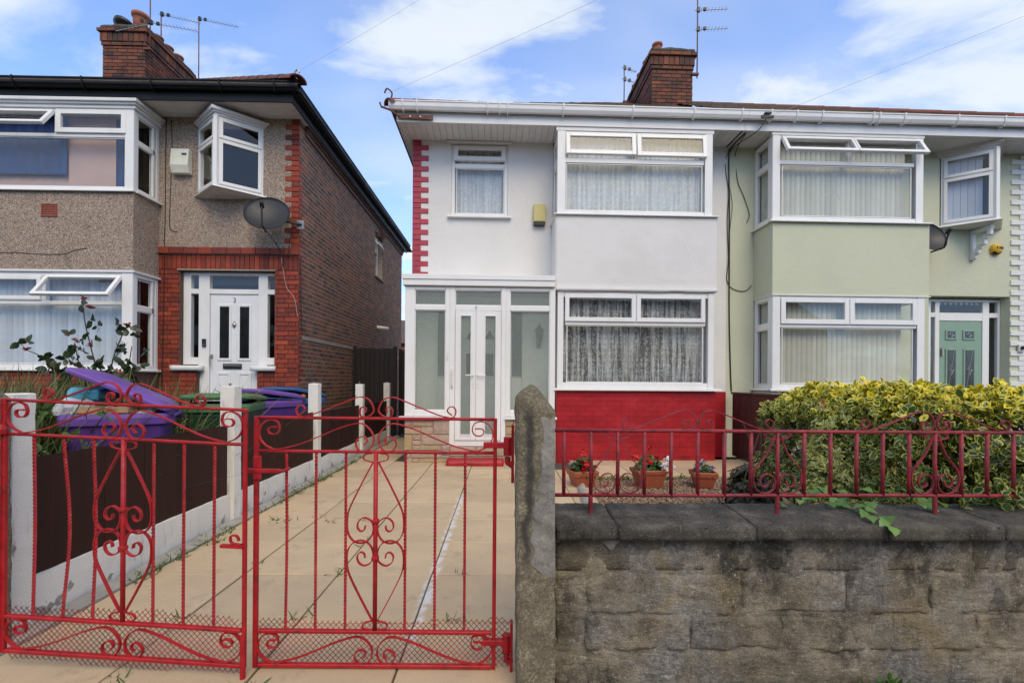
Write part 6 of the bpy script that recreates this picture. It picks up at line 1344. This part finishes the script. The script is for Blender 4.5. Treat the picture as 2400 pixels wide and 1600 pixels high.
for i in (2, 8, 14, 20):
    for s in (-1, 1):
        B().strip(spline([(bars[i] + s * x, zt + z) for x, z in MOT], 6), 0.004, 0.012, 0).build('motif_scroll', 'oldred', rl2); B().strip(spline([(bars[i] + s * x, zt + z * 0.8) for x, z in BOW], 5), 0.004, 0.010, 0).build('bow_scroll', 'oldred', rl2)
for cx in (bars[5], bars[14]):
    for fl in (False, True):
        q = [((cx - 0.515 * 0.62 * 1.55 + x * 0.96) if not fl else (cx + 0.515 * 0.62 * 1.55 - x * 0.96), zt + z * 1.0) for x, z in ARCH]
        q = [((cx - (0.51 - x)) if not fl else (cx + (0.51 - x)), zt + z) for x, z in ARCH]
        B().strip(spline(q, 6), 0.0045, 0.012, 0).build('arch_scroll', 'oldred', rl2)

# ------------------------------------------------------------------ wheelie bins
def bin_(label, loc, rz, body, lid, open_deg, mark=None, W=0.57, D=0.66, H=0.98):
    t = thing('wheelie_bin', label, 'bin', loc, rz); w0, d0 = W * 0.80, D * 0.74
    def ring(w, yf, yb, z, r=0.05):
        out = []
        for cx, cy, a0 in ((w / 2 - r, yb - r, 0), (-w / 2 + r, yb - r, 90), (-w / 2 + r, yf + r, 180), (w / 2 - r, yf + r, 270)):
            for k in range(4): an = R(a0 + 30 * k); out.append((cx + r * math.cos(an), cy + r * math.sin(an), z))
        return out
    def loft(rings, cap0=True, cap1=False):
        b = B(); n = len(rings[0]); b.v = [p for r in rings for p in r]
        for i in range(len(rings) - 1):
            for j in range(n): b.f.append((i * n + j, i * n + (j + 1) % n, (i + 1) * n + (j + 1) % n, (i + 1) * n + j))
        if cap0: b.f.append(tuple(range(n))[::-1])
        if cap1: b.f.append(tuple(range((len(rings) - 1) * n, len(rings) * n)))
        return b
    f, bk_ = -D / 2, D / 2
    loft([ring(w0, f + 0.13, bk_ - 0.06, 0.03), ring(w0 + 0.02, f + 0.12, bk_ - 0.05, 0.10), ring(W - 0.05, f + 0.035, bk_ - 0.03, H - 0.13), ring(W - 0.045, f + 0.03, bk_ - 0.028, H - 0.02), ring(W - 0.075, f + 0.045, bk_ - 0.043, H - 0.02), ring(W - 0.11, f + 0.07, bk_ - 0.06, H - 0.4)], True, True).build('body', body, t, smooth=False, bev=0.004)
    loft([ring(W - 0.046, f + 0.032, bk_ - 0.03, H - 0.10), ring(W, f + 0.0, bk_ - 0.01, H - 0.085), ring(W + 0.01, f - 0.005, bk_ - 0.005, H - 0.035), ring(W, f + 0.0, bk_ - 0.01, H - 0.005), ring(W - 0.06, f + 0.04, bk_ - 0.04, H - 0.002)], False).build('rim', lid, t, smooth=False)
    B().box(-W / 2 + 0.04, W / 2 - 0.04, -0.006, 0.0, 0, 0.02).build('rim_rib', body, t, (0, f + 0.03, H - 0.13))
    def lr(w, y0, y1, z): return ring(w, y0, y1, z, 0.06)
    lb = loft([lr(W + 0.03, -D - 0.015, 0.02, 0.0), lr(W + 0.035, -D - 0.02, 0.02, 0.028), lr(W + 0.02, -D - 0.01, 0.015, 0.036), lr(W - 0.10, -D + 0.10, -0.05, 0.062), lr(W - 0.18, -D + 0.16, -0.11, 0.066)], True, True)
    lb.build('lid', lid, t, (0, bk_ - 0.02, H + 0.006), (R(-open_deg), 0, 0), smooth=False, bev=0.004)
    B().tube([(-W / 2 + 0.03, bk_ + 0.02, H - 0.03), (W / 2 - 0.03, bk_ + 0.02, H - 0.03)], 0.016, 8).box(-W / 2 + 0.03, -W / 2 + 0.06, bk_ - 0.04, bk_ + 0.03, H - 0.08, H - 0.01).box(W / 2 - 0.06, W / 2 - 0.03, bk_ - 0.04, bk_ + 0.03, H - 0.08, H - 0.01).build('handle', body, t)
    for s in (-1, 1): B().lathe([(0.0, -0.025), (0.09, -0.025), (0.10, -0.015), (0.10, 0.015), (0.09, 0.025), (0.0, 0.025)], 18).xf(Matrix.Translation((s * (w0 / 2 + 0.01), bk_ - 0.06, 0.10)) @ Matrix.Rotation(R(90), 4, 'Y')).build('wheel', 'blackplastic', t, smooth=True)
    if mark: mark(t, f, W)
    return t
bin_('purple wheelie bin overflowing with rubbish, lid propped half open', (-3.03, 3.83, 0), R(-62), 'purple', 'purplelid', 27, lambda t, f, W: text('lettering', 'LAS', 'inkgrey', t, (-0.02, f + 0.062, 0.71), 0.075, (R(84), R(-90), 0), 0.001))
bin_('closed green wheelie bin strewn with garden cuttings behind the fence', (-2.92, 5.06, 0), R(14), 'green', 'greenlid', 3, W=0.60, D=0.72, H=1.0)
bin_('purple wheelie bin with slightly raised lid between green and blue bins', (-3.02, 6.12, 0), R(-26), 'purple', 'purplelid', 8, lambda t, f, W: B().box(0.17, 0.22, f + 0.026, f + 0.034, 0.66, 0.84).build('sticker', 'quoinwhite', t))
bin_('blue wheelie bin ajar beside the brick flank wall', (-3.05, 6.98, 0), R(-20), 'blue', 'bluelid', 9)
def lump(name, label, cat, loc, dims, mat, seed, amp=0.03, rz=0.0):
    a, b2, c = dims; o = rough_block(-a, a, -b2, b2, 0, c, 0.03, amp, 11, min(dims) * 0.45, seed).build(name, mat, None, loc, (0, 0, rz), smooth=False); return tag(o, label, cat)
lump('plastic_wrapping', 'bundle of clear plastic wrapping stuffed under the purple lid', 'rubbish', (-3.24, 3.72, 0.93), (0.14, 0.14, 0.16), 'wrap', 3.0)
lump('plastic_wrapping', 'turquoise plastic wrapping on top of the rubbish in the purple bin', 'rubbish', (-3.18, 3.74, 1.08), (0.13, 0.12, 0.09), 'wrapblue', 6.0, 0.025)
lump('paper_bag', 'crumpled brown paper bag on the open purple bin', 'rubbish', (-3.02, 3.66, 0.955), (0.17, 0.10, 0.065), 'kraft', 12.0, 0.03, 0.3)
lump('plastic_wrapping', 'white crumpled wrapper beside the brown paper in the purple bin', 'rubbish', (-2.86, 3.78, 0.95), (0.11, 0.09, 0.06), 'wrap', 22.0, 0.03, 0.3)
lump('food_wrapper', 'orange and white wrapper wedged under the blue lid', 'rubbish', (-2.86, 6.76, 0.975), (0.06, 0.05, 0.055), 'orange', 31.0, 0.02)

# ------------------------------------------------------------------ planting
def stems(parent, segs, r=0.006, mat='stem'):
    b = B()
    for s in segs: b.tube(s, [r * (1 - 0.6 * i / (len(s) - 1)) for i in range(len(s))], 5)
    return b.build('stems', mat, parent, smooth=True)
def hedge_surface(n, x0, x1, yf, yb, top, ends=0.25, low=0.10):
    """Random shoot tips over the front, top and left end of a clipped hedge volume, with outward directions."""
    C = []; A = []
    while len(C) < n:
        x = nrg.uniform(x0, x1); f = nrg.uniform()
        zt_ = top(x) + 0.05 * noise.noise(Vector((x * 5, 1, 0))) + 0.03 * noise.noise(Vector((x * 13, 4, 0)))
        yy = yf(x); bul = 0.07 * noise.noise(Vector((x * 3.3, 2, 0)))
        if f < 0.58:
            z = low + (zt_ - low) * nrg.uniform() ** 0.8; u = (z - low) / (zt_ - low)
            y = yy + bul + 0.09 * noise.noise(Vector((x * 4, z * 5, 0))) + (0.22 * max(0, (u - 0.72) / 0.28) ** 2); a = (nrg.normal(0, 0.35), -1, 0.35 + 0.5 * u + nrg.normal(0, 0.25))
        elif f < 0.9:
            v = nrg.uniform(); y = yy + 0.12 + (yb - yy - 0.12) * v; z = zt_ + 0.06 * noise.noise(Vector((x * 4, y * 4, 2))) - 0.12 * max(0, (0.15 - v) / 0.15); a = (nrg.normal(0, 0.4), nrg.normal(-0.3, 0.4), 1)
        else:
            y = nrg.uniform(yy, yb); z = low + (zt_ - low) * nrg.uniform(); x = x0 + 0.07 * noise.noise(Vector((y * 4, z * 4, 9))) + 0.1 * (z / zt_) ** 3; a = (-1, nrg.normal(-0.2, 0.4), 0.4)
        j = -abs(nrg.normal(0, 0.05)); a = np.array(a); a /= np.linalg.norm(a); C.append(np.array((x, y, z)) + a * j); A.append(a)
    return np.array(C), np.array(A)
# variegated euonymus hedge
eu = thing('euonymus_hedge', 'large green and yellow variegated hedge behind the railing', 'hedge', (3.4, 2.7, 0))
O = np.array((3.4, 2.7, 0))
tp_ = lambda x: 1.17 + 0.06 * math.exp(-((x - 2.75) / 0.5) ** 2) - 0.12 * max(0, 2.45 - x) / 0.3
C, A = hedge_surface(3500, 2.10, 4.4, lambda x: 2.34 + 0.55 * max(0, (2.85 - x) / 0.7) ** 1.2, 3.9, tp_, low=0.48)
keep = np.ones(len(C), bool); C, A = C[keep], A[keep]
sn = 130; SC = np.stack([nrg.uniform(2.12, 2.75, sn) , nrg.uniform(2.06, 2.3, sn), nrg.uniform(0.68, 1.0, sn)], 1); SC[:, 0] += 0.35 * (1 - nrg.uniform(size=sn) ** 2) * (SC[:, 2] > 0.85)
SA_ = np.stack([nrg.normal(-0.2, 0.5, sn), np.full(sn, -1.0), nrg.normal(0.5, 0.4, sn)], 1); SA_ /= np.linalg.norm(SA_, axis=1, keepdims=True)
C = np.concatenate([C, SC]); A = np.concatenate([A, SA_])
P, D, N, L = rosettes(C, A, 8, 0.05, 0.047, 0.34)
age = np.clip((P[:, 2] - 0.98) / 0.28 + nrg.normal(0, 0.22, len(P)), 0, 1) ** 1.3
leaves('foliage', P - O, D, N, L, nrg.uniform(0.29, 0.40, len(P)), 'euonymus', eu, age, 0.13, 0.28)
n = 7000; IP = np.stack([nrg.uniform(2.2, 4.3, n), nrg.uniform(2.55, 3.8, n), nrg.uniform(0.3, 1.08, n)], 1)
leaves('inner_foliage', IP - O, unit(n) * (1, 1, 0.6), unit(n) * 0.3 + (0, 0, 1), 0.05, 0.32, 'darkleaf', eu, np.zeros(n))
stems(eu, [[(x - 3.4, 0.3 + nrg.uniform(-0.2, 0.4), -0.03), (x - 3.4 + nrg.normal(0, 0.1), 0.3 + nrg.normal(0, 0.15), 0.5), (x - 3.4 + nrg.normal(0, 0.2), 0.3 + nrg.normal(0, 0.25), 1.0)] for x in np.linspace(2.3, 4.3, 26)], 0.012)
# variegated pieris bush, finer leaves, at the hedge's open end
pi_ = thing('pieris_bush', 'fine leaved cream and green bush with coppery tips at the hedge end', 'bush', (2.35, 3.5, 0)); O = np.array((2.35, 3.5, 0))
tp2 = lambda x: 0.86 + 0.31 * min(1, max(0, (x - 1.92) / 0.75)) ** 0.75
C, A = hedge_surface(2300, 1.93, 2.85, lambda x: 2.72 + 0.30 * abs((x - 2.4) / 0.5) ** 2, 4.1, tp2, low=0.12)
C[:, 0] += 0.5 * np.maximum(0, C[:, 1] - 2.95) * np.clip((2.6 - C[:, 0]) / 0.6, 0, 1)
P, D, N, L = rosettes(C, A, 10, 0.03, 0.036, 0.2, 0.35)
leaves('foliage', P - O, D, N, L, nrg.uniform(0.15, 0.22, len(P)), 'pieris', pi_, np.clip((P[:, 2] - 0.5) / 1.2 + nrg.normal(0, 0.2, len(P)), 0, 1), 0.3, 0.2)
n = 3500; IP = np.stack([nrg.uniform(2.05, 2.8, n), nrg.uniform(2.9, 3.9, n), nrg.uniform(0.1, 0.86, n)], 1)
IP[:, 0] += 0.5 * np.maximum(0, IP[:, 1] - 2.95) * np.clip((2.6 - IP[:, 0]) / 0.6, 0, 1)
leaves('inner_foliage', IP - O, unit(n), unit(n), 0.045, 0.25, 'darkleaf', pi_, np.zeros(n))
sel = np.where((C[:, 2] > tp2(2.3) - 0.16) & (C[:, 0] > 1.95))[0][:42]
P, D, N, L = rosettes(C[sel] + (0, -0.01, 0.03), A[sel], 9, 0.02, 0.032, 0.2, 0.6)
leaves('copper_tips', P - O, D, N, L, 0.2, 'pieris_new', pi_, np.zeros(len(P)), 0.3, 0.2, 'stuff')
tips = [(nrg.uniform(2.1, 2.8), nrg.uniform(2.95, 3.3)) for _ in range(16)]
TC = np.array([(x, y, tp2(x) + nrg.uniform(0.03, 0.09)) for x, y in tips]); P, D, N, L = rosettes(TC, np.tile((0, -0.1, 1.0), (16, 1)), 11, 0.03, 0.06, 0.2, 0.7)
leaves('young_shoots', P - O, D, N, L, 0.2, 'pieris', pi_, np.ones(len(P)), 0.25, 0.2, 'stuff')
stems(pi_, [[(x - 2.35, nrg.uniform(-0.5, 0.2), -0.03), (x - 2.35 + nrg.normal(0, 0.1), nrg.uniform(-0.5, 0.2), 0.45), (x - 2.35 + nrg.normal(0, 0.15), nrg.uniform(-0.5, 0.2), 0.95)] for x in np.linspace(1.95, 2.7, 20)], 0.01)
# small dark shrub
ds = thing('dark_shrub', 'small dark bronze leaved shrub between the gravel and the variegated bush', 'shrub', (2.45, 4.6, 0)); O = np.array((2.45, 4.6, 0)); n = 260
u = unit(n); u[:, 2] = abs(u[:, 2]); C = O + u * (0.30, 0.25, 0.44) * nrg.uniform(0.55, 1.0, (n, 1)) + (0, 0, 0.02)
P, D, N, L = rosettes(C, u, 6, 0.02, 0.075, 0.2, 0.4); leaves('foliage', P - O, D, N, L, 0.24, 'darkleaf', ds, np.clip(nrg.normal(0.2, 0.3, len(P)), 0, 1), 0.3)
stems(ds, [[(0, 0, -0.02), tuple(u[i] * (0.15, 0.12, 0.22)), tuple(u[i] * (0.28, 0.23, 0.42))] for i in range(22)], 0.007)
# ivy creeping over the coping
iv = thing('ivy', 'bright green ivy trailing over the dark coping below the hedge', 'ivy', (1.6, 2.2, 0.66)); O = np.array((1.6, 2.2, 0.66))
IVY_ROWS = [(0.0, 0.55, 0), (0.22, 1.0, 0), (0.40, 0.55, 0), (0.52, 0.72, 0), (0.75, 0.30, 0), (1.0, 0.03, 0)]
n = 80; x = nrg.uniform(1.3, 3.0, n); C = np.stack([x, 2.16 + nrg.uniform(0.0, 0.16, n), 0.685 + nrg.uniform(-0.01, 0.05, n)], 1)
ex = np.array([(1.585, 2.10, 0.69), (1.63, 2.09, 0.688), (1.60, 2.05, 0.685), (1.55, 2.12, 0.70), (1.66, 2.13, 0.70), (1.58, 2.0, 0.68), (1.645, 1.985, 0.682), (1.61, 1.95, 0.675), (1.615, 1.925, 0.655), (1.70, 2.15, 0.70), (1.52, 2.15, 0.70), (1.30, 2.16, 0.69), (1.92, 2.14, 0.70), (1.96, 2.12, 0.69)])
C = np.concatenate([C, ex]); n = len(C); D = np.stack([nrg.normal(0, 0.6, n), nrg.normal(-0.8, 0.3, n), nrg.normal(-0.25, 0.25, n)], 1)
leaves('foliage', C - O, D, np.stack([nrg.normal(0, 0.25, n), nrg.normal(-0.35, 0.25, n), np.ones(n)], 1), nrg.uniform(0.035, 0.062, n), 0.52, 'ivy', iv, np.clip(nrg.normal(0.35, 0.35, n), 0, 1), 0.2, 0.12, rows=IVY_ROWS)
stems(iv, [[(-0.02, 0.1, 0.02), (0.0, -0.02, 0.03), (0.01, -0.16, 0.022), (0.015, -0.25, 0.012)]], 0.003)
# flower pots
def flower_pot(label, loc, W, D_, H, frill, rz, flowers, leafn, leafL, height):
    t = thing('flower_pot', label, 'flower pot', loc, rz)
    b = B(); rings = [(0.66, 0.0), (0.70, 0.01), (0.93, H - 0.05), (0.93, H - 0.045)]
    def rect(k, z): return [(sx_ * W / 2 * k, sy_ * D_ / 2 * k, z) for sx_, sy_ in ((-1, -1), (1, -1), (1, 1), (-1, 1))]
    R_ = [rect(k, z) for k, z in rings] + [rect(0.86, H - 0.045), rect(0.80, H - 0.1)]
    b.v = [p for r in R_ for p in r]
    for i in range(len(R_) - 1):
        for j in range(4): b.f.append((i * 4 + j, i * 4 + (j + 1) % 4, i * 4 + 4 + (j + 1) % 4, i * 4 + 4 + j))
    b.f += [(3, 2, 1, 0)]; b.build('pot', 'terracotta', t, bev=0.006)
    # overhanging rim with a scalloped lower edge
    b = B(); n = 16; per = [(-1, -1), (1, -1), (1, 1), (-1, 1)]; pts = []
    for e in range(4):
        p, q = per[e], per[(e + 1) % 4]
        for i in range(n): f = i / n; pts.append(((p[0] + (q[0] - p[0]) * f), (p[1] + (q[1] - p[1]) * f), f))
    m = len(pts)
    for kk, zz2 in ((1.0, 'low'), (1.04, 0.0), (1.0, 0.012), (0.88, 0.006)):
        for (px, py, f) in pts:
            z = H - 0.05 - (0.016 * abs(math.sin(f * math.pi * 4)) if frill else 0.0) if zz2 == 'low' else H + zz2 - 0.012
            b.v.append((px * W / 2 * kk, py * D_ / 2 * kk, z))
    for r in range(3):
        for i in range(m): b.f.append((r * m + i, r * m + (i + 1) % m, (r + 1) * m + (i + 1) % m, (r + 1) * m + i))
    b.build('rim', 'terracotta', t); B().box(-W * 0.41, W * 0.41, -D_ * 0.41, D_ * 0.41, H - 0.06, H - 0.03).build('compost', 'soil', t)
    u = unit(leafn); u[:, 2] = abs(u[:, 2]); C = u * (W * 0.52, D_ * 0.5, height) * nrg.uniform(0.5, 1, (leafn, 1)) + (0, 0, H - 0.02)
    P, Dd, N, L = rosettes(C, u, 4, 0.01, leafL, 0.4, 0.3); leaves('foliage', P, Dd, N, L, 0.42, 'geranium', t, np.zeros(len(P)), 0.3)
    stems(t, [[(0, 0, H - 0.05), tuple(C[i] * 0.5 + np.array((0, 0, H * 0.5))), tuple(C[i])] for i in range(min(20, leafn))], 0.004)
    for (fx, fy, fz, r, mat, cnt) in flowers:
        n = cnt; c = np.array((fx, fy, H + fz)) + unit(n) * r * nrg.uniform(0.3, 1, (n, 1)) * (1, 1, 0.8); ax = c - np.array((fx, fy, H + fz - r)); ax /= np.linalg.norm(ax, axis=1, keepdims=True)
        P, Dd, N, L = rosettes(c, ax, 5, 0.0, 0.024, 0.5, 0.35); leaves('blossom', P, Dd, N, L, 0.5, mat, t, np.zeros(len(P)), 0.1)
    return t
flower_pot('terracotta pot of red geraniums nearest the porch', (0.955, 5.62, -0.01), 0.30, 0.26, 0.20, True, R(14), [(-0.02, -0.12, 0.09, 0.045, 'redpetal', 22), (-0.04, -0.13, 0.02, 0.03, 'redpetal', 12), (0.04, 0.05, 0.19, 0.045, 'redpetal', 16), (-0.13, 0.0, 0.13, 0.04, 'redpetal', 14), (0.16, -0.02, 0.03, 0.025, 'redpetal', 8)], 90, 0.045, 0.19)
flower_pot('terracotta pot with red and white flowers, middle of three', (1.745, 5.60, -0.01), 0.36, 0.28, 0.22, False, R(6), [(-0.20, -0.05, 0.13, 0.05, 'redpetal', 16), (-0.03, -0.08, 0.11, 0.045, 'redpetal', 20), (0.0, 0.04, 0.24, 0.05, 'redpetal', 16), (0.08, -0.02, 0.13, 0.035, 'redpetal', 12), (0.20, -0.08, 0.12, 0.045, 'whitepetal', 20), (0.13, -0.15, 0.05, 0.05, 'whitepetal', 22), (0.22, -0.12, 0.03, 0.04, 'whitepetal', 14)], 110, 0.045, 0.20)
flower_pot('smaller scalloped terracotta pot with mauve flowers', (2.41, 5.62, -0.01), 0.27, 0.25, 0.19, True, R(-8), [(-0.07, -0.06, 0.05, 0.035, 'bluepetal', 10), (0.09, -0.05, 0.05, 0.035, 'bluepetal', 12), (0.0, 0.0, 0.12, 0.03, 'bluepetal', 5)], 60, 0.028, 0.14)
# rose bush in the neighbouring front garden
rb = thing('rose_bush', 'straggly dark leaved rose bush in front of the blue blinds', 'rose bush', (-4.65, 5.6, 0)); O = np.array((-4.65, 5.6, 0.0))
canes = [[(0.05, 0, 0), (-0.02, 0, 0.7), (-0.05, -0.05, 1.3), (-0.18, -0.05, 1.85), (-0.22, -0.05, 2.16)], [(0, 0, 0), (0.05, 0, 0.9), (0.08, 0, 1.4), (0.20, 0.0, 1.75), (0.26, 0, 1.86)], [(0, 0.05, 0), (-0.15, 0, 0.8), (-0.35, -0.1, 1.2), (-0.58, -0.1, 1.45), (-0.80, -0.1, 1.56)], [(0.05, 0, 0), (0.15, 0, 0.8), (0.22, 0.05, 1.3), (0.27, 0.05, 1.62)], [(-0.05, 0, 0), (-0.12, 0, 0.9), (-0.28, 0, 1.35), (-0.33, -0.02, 1.66)], [(0.1, 0.0, 0), (0.16, -0.1, 0.7), (0.25, -0.1, 1.1), (0.33, -0.1, 1.3)]]
SP = [spline(c, 8) for c in canes]
stems(rb, [[tuple(p) for p in s] for s in SP], 0.011)
pts = np.array([p for s in SP for p in s if p.z > 0.85]); k = nrg.integers(0, len(pts), 300); dens = np.clip((1.75 - pts[k][:, 2]) * 1.4, 0.25, 1); k = k[nrg.uniform(size=300) < dens]
C = pts[k] + unit(len(k)) * nrg.uniform(0.02, 0.17, (len(k), 1)); u = unit(len(k)); u[:, 2] *= 0.4
P, D, N, L = rosettes(C, u / np.linalg.norm(u, axis=1, keepdims=True), 4, 0.03, 0.085, 0.35, 0.2); leaves('foliage', P, D, N * (1, 1, 1) + (0, 0, 0.6), L, 0.36, 'roseleaf', rb, np.clip(nrg.normal(0.0, 0.3, len(P)), 0, 1), 0.35)
for (x, y, z) in ((-0.22, -0.05, 2.16), (-0.12, -0.05, 2.06), (0.26, 0, 1.86), (-0.80, -0.1, 1.57), (-0.33, 0, 1.67), (-0.10, -0.1, 1.62), (0.24, -0.1, 1.3)):
    c = np.array((x, y, z)) + unit(7) * 0.02; ax = unit(7) * 0.5 + (0, 0, 1); ax /= np.linalg.norm(ax, axis=1, keepdims=True)
    P, D, N, L = rosettes(c, ax, 5, 0, 0.03, 0.4, 0.7); leaves('blossom', P, D, N, L, 0.42, 'pinkpetal', rb, np.zeros(len(P)), 0.3)
# tall weeds and grass
GR = [(0.0, 0.9, 0), (0.35, 1.0, 0), (0.7, 0.7, 0), (1.0, 0.05, 0)]
def grass(name, label, xs_, ys_, zs_, L, dens_tint, mat='grass', lean=0.35, wid=0.011, curl=0.45, kind='stuff', cat='grass'):
    n = len(xs_); P = np.stack([xs_, ys_, zs_], 1); D = np.stack([nrg.normal(0, lean, n), nrg.normal(0, lean, n), np.ones(n)], 1); N = np.stack([D[:, 0], D[:, 1] - 0.5, np.full(n, -0.2)], 1)
    o = leaves(name, P, D, unit(n) * 0.4 - D * 0 + np.stack([nrg.normal(size=n), nrg.normal(size=n), np.zeros(n)], 1), L, wid, mat, None, dens_tint, curl, 0.15, kind, GR); o['label'] = label; o['category'] = cat; return o
n = 9000; xx = np.concatenate([nrg.normal(-3.95, 0.42, n), nrg.uniform(-5.6, -3.3, 900)]); yy = np.concatenate([nrg.normal(4.0, 0.55, n), nrg.uniform(4.8, 7.0, 900)])
k = (xx < -2.5) & ~((np.abs(xx + 3.03) < 0.40) & (np.abs(yy - 3.83) < 0.40)) & (yy > 2.6); xx, yy = xx[k], yy[k]; n = len(xx)
grass('grass', 'tall overgrown grass and weeds behind the tilted gate', xx, yy, np.full(n, -0.03), np.where(yy < 5.0, nrg.uniform(0.55, 1.3, n), nrg.uniform(0.4, 1.2, n)), np.clip(nrg.normal(0.25, 0.4, n), 0, 1))
n = 900; C = np.stack([nrg.normal(-3.55, 0.32, n), nrg.normal(3.8, 0.4, n), nrg.uniform(0.3, 1.05, n)], 1); C = C[(C[:, 0] < -2.55) & ~((np.abs(C[:, 0] + 3.03) < 0.40) & (np.abs(C[:, 1] - 3.83) < 0.42))]
P, D, N, L = rosettes(C, unit(len(C)), 3, 0.02, 0.05, 0.3, 0.2); o = leaves('weeds', P, D, N, L, 0.33, 'weed', None, np.zeros(len(P)), 0.3, kind='stuff'); o['label'] = 'leafy weeds among the tall grass by the open bin'; o['category'] = 'weeds'
# weeds in the drive joints and along the white fence foot
ex, ey = [], []
for _ in range(80):
    y = nrg.uniform(2.9, 7.6); c = nrg.integers(5, 26); ex += list(nrg.normal(-2.262 + 0.02 * nrg.normal(), 0.022, c)); ey += list(nrg.normal(y, 0.05, c))
for (cx, cy, c) in ((-1.65, 3.2, 8), (-1.05, 3.05, 10), (-1.05, 2.5, 10), (-1.65, 4.3, 6), (-1.9, 4.19, 18), (-1.5, 4.19, 12), (-1.2, 4.2, 7), (-1.05, 3.6, 6), (-0.25, 3.04, 7), (-1.04, 1.93, 14), (-1.65, 2.45, 7), (-2.0, 4.21, 16), (-0.25, 2.46, 8), (-1.60, 1.97, 10)):
    ex += list(nrg.normal(cx, 0.03, c)); ey += list(nrg.normal(cy, 0.03, c))
n = len(ex); ey_ = np.array(ey); grass('weed_tufts', 'small green weeds sprouting in the drive joints', np.array(ex), np.array(ey), np.zeros(n) - 0.005, nrg.uniform(0.022, 0.06, n), np.zeros(n), 'weed', 0.9, 0.07, 0.8, cat='weeds')
n = 260; xx = nrg.uniform(0.95, 3.2, n); grass('path_weeds', 'little green weeds at the foot of the raised garden path', xx, 6.06 + nrg.normal(0, 0.02, n), np.zeros(n) - 0.02, nrg.uniform(0.03, 0.10, n), np.zeros(n), 'weed', 0.8, 0.10, 0.8, cat='weeds')
n = 40; grass('wall_weeds', 'tiny weeds at the foot of the stone wall', nrg.normal(1.60, 0.05, n), np.full(n, 1.90), np.zeros(n), nrg.uniform(0.03, 0.07, n), np.zeros(n), 'weed', 0.6, 0.12, 0.6, cat='weeds')
n = 90; grass('cuttings', 'dry cut stalks lying on the green bin lid', nrg.normal(-2.68, 0.10, n), nrg.normal(4.83, 0.10, n), np.full(n, 1.05) + nrg.uniform(0, 0.02, n), nrg.uniform(0.05, 0.16, n), np.clip(nrg.normal(0.8, 0.3, n), 0, 1), 'grass', 3.0, 0.03, 0.5, cat='cuttings')
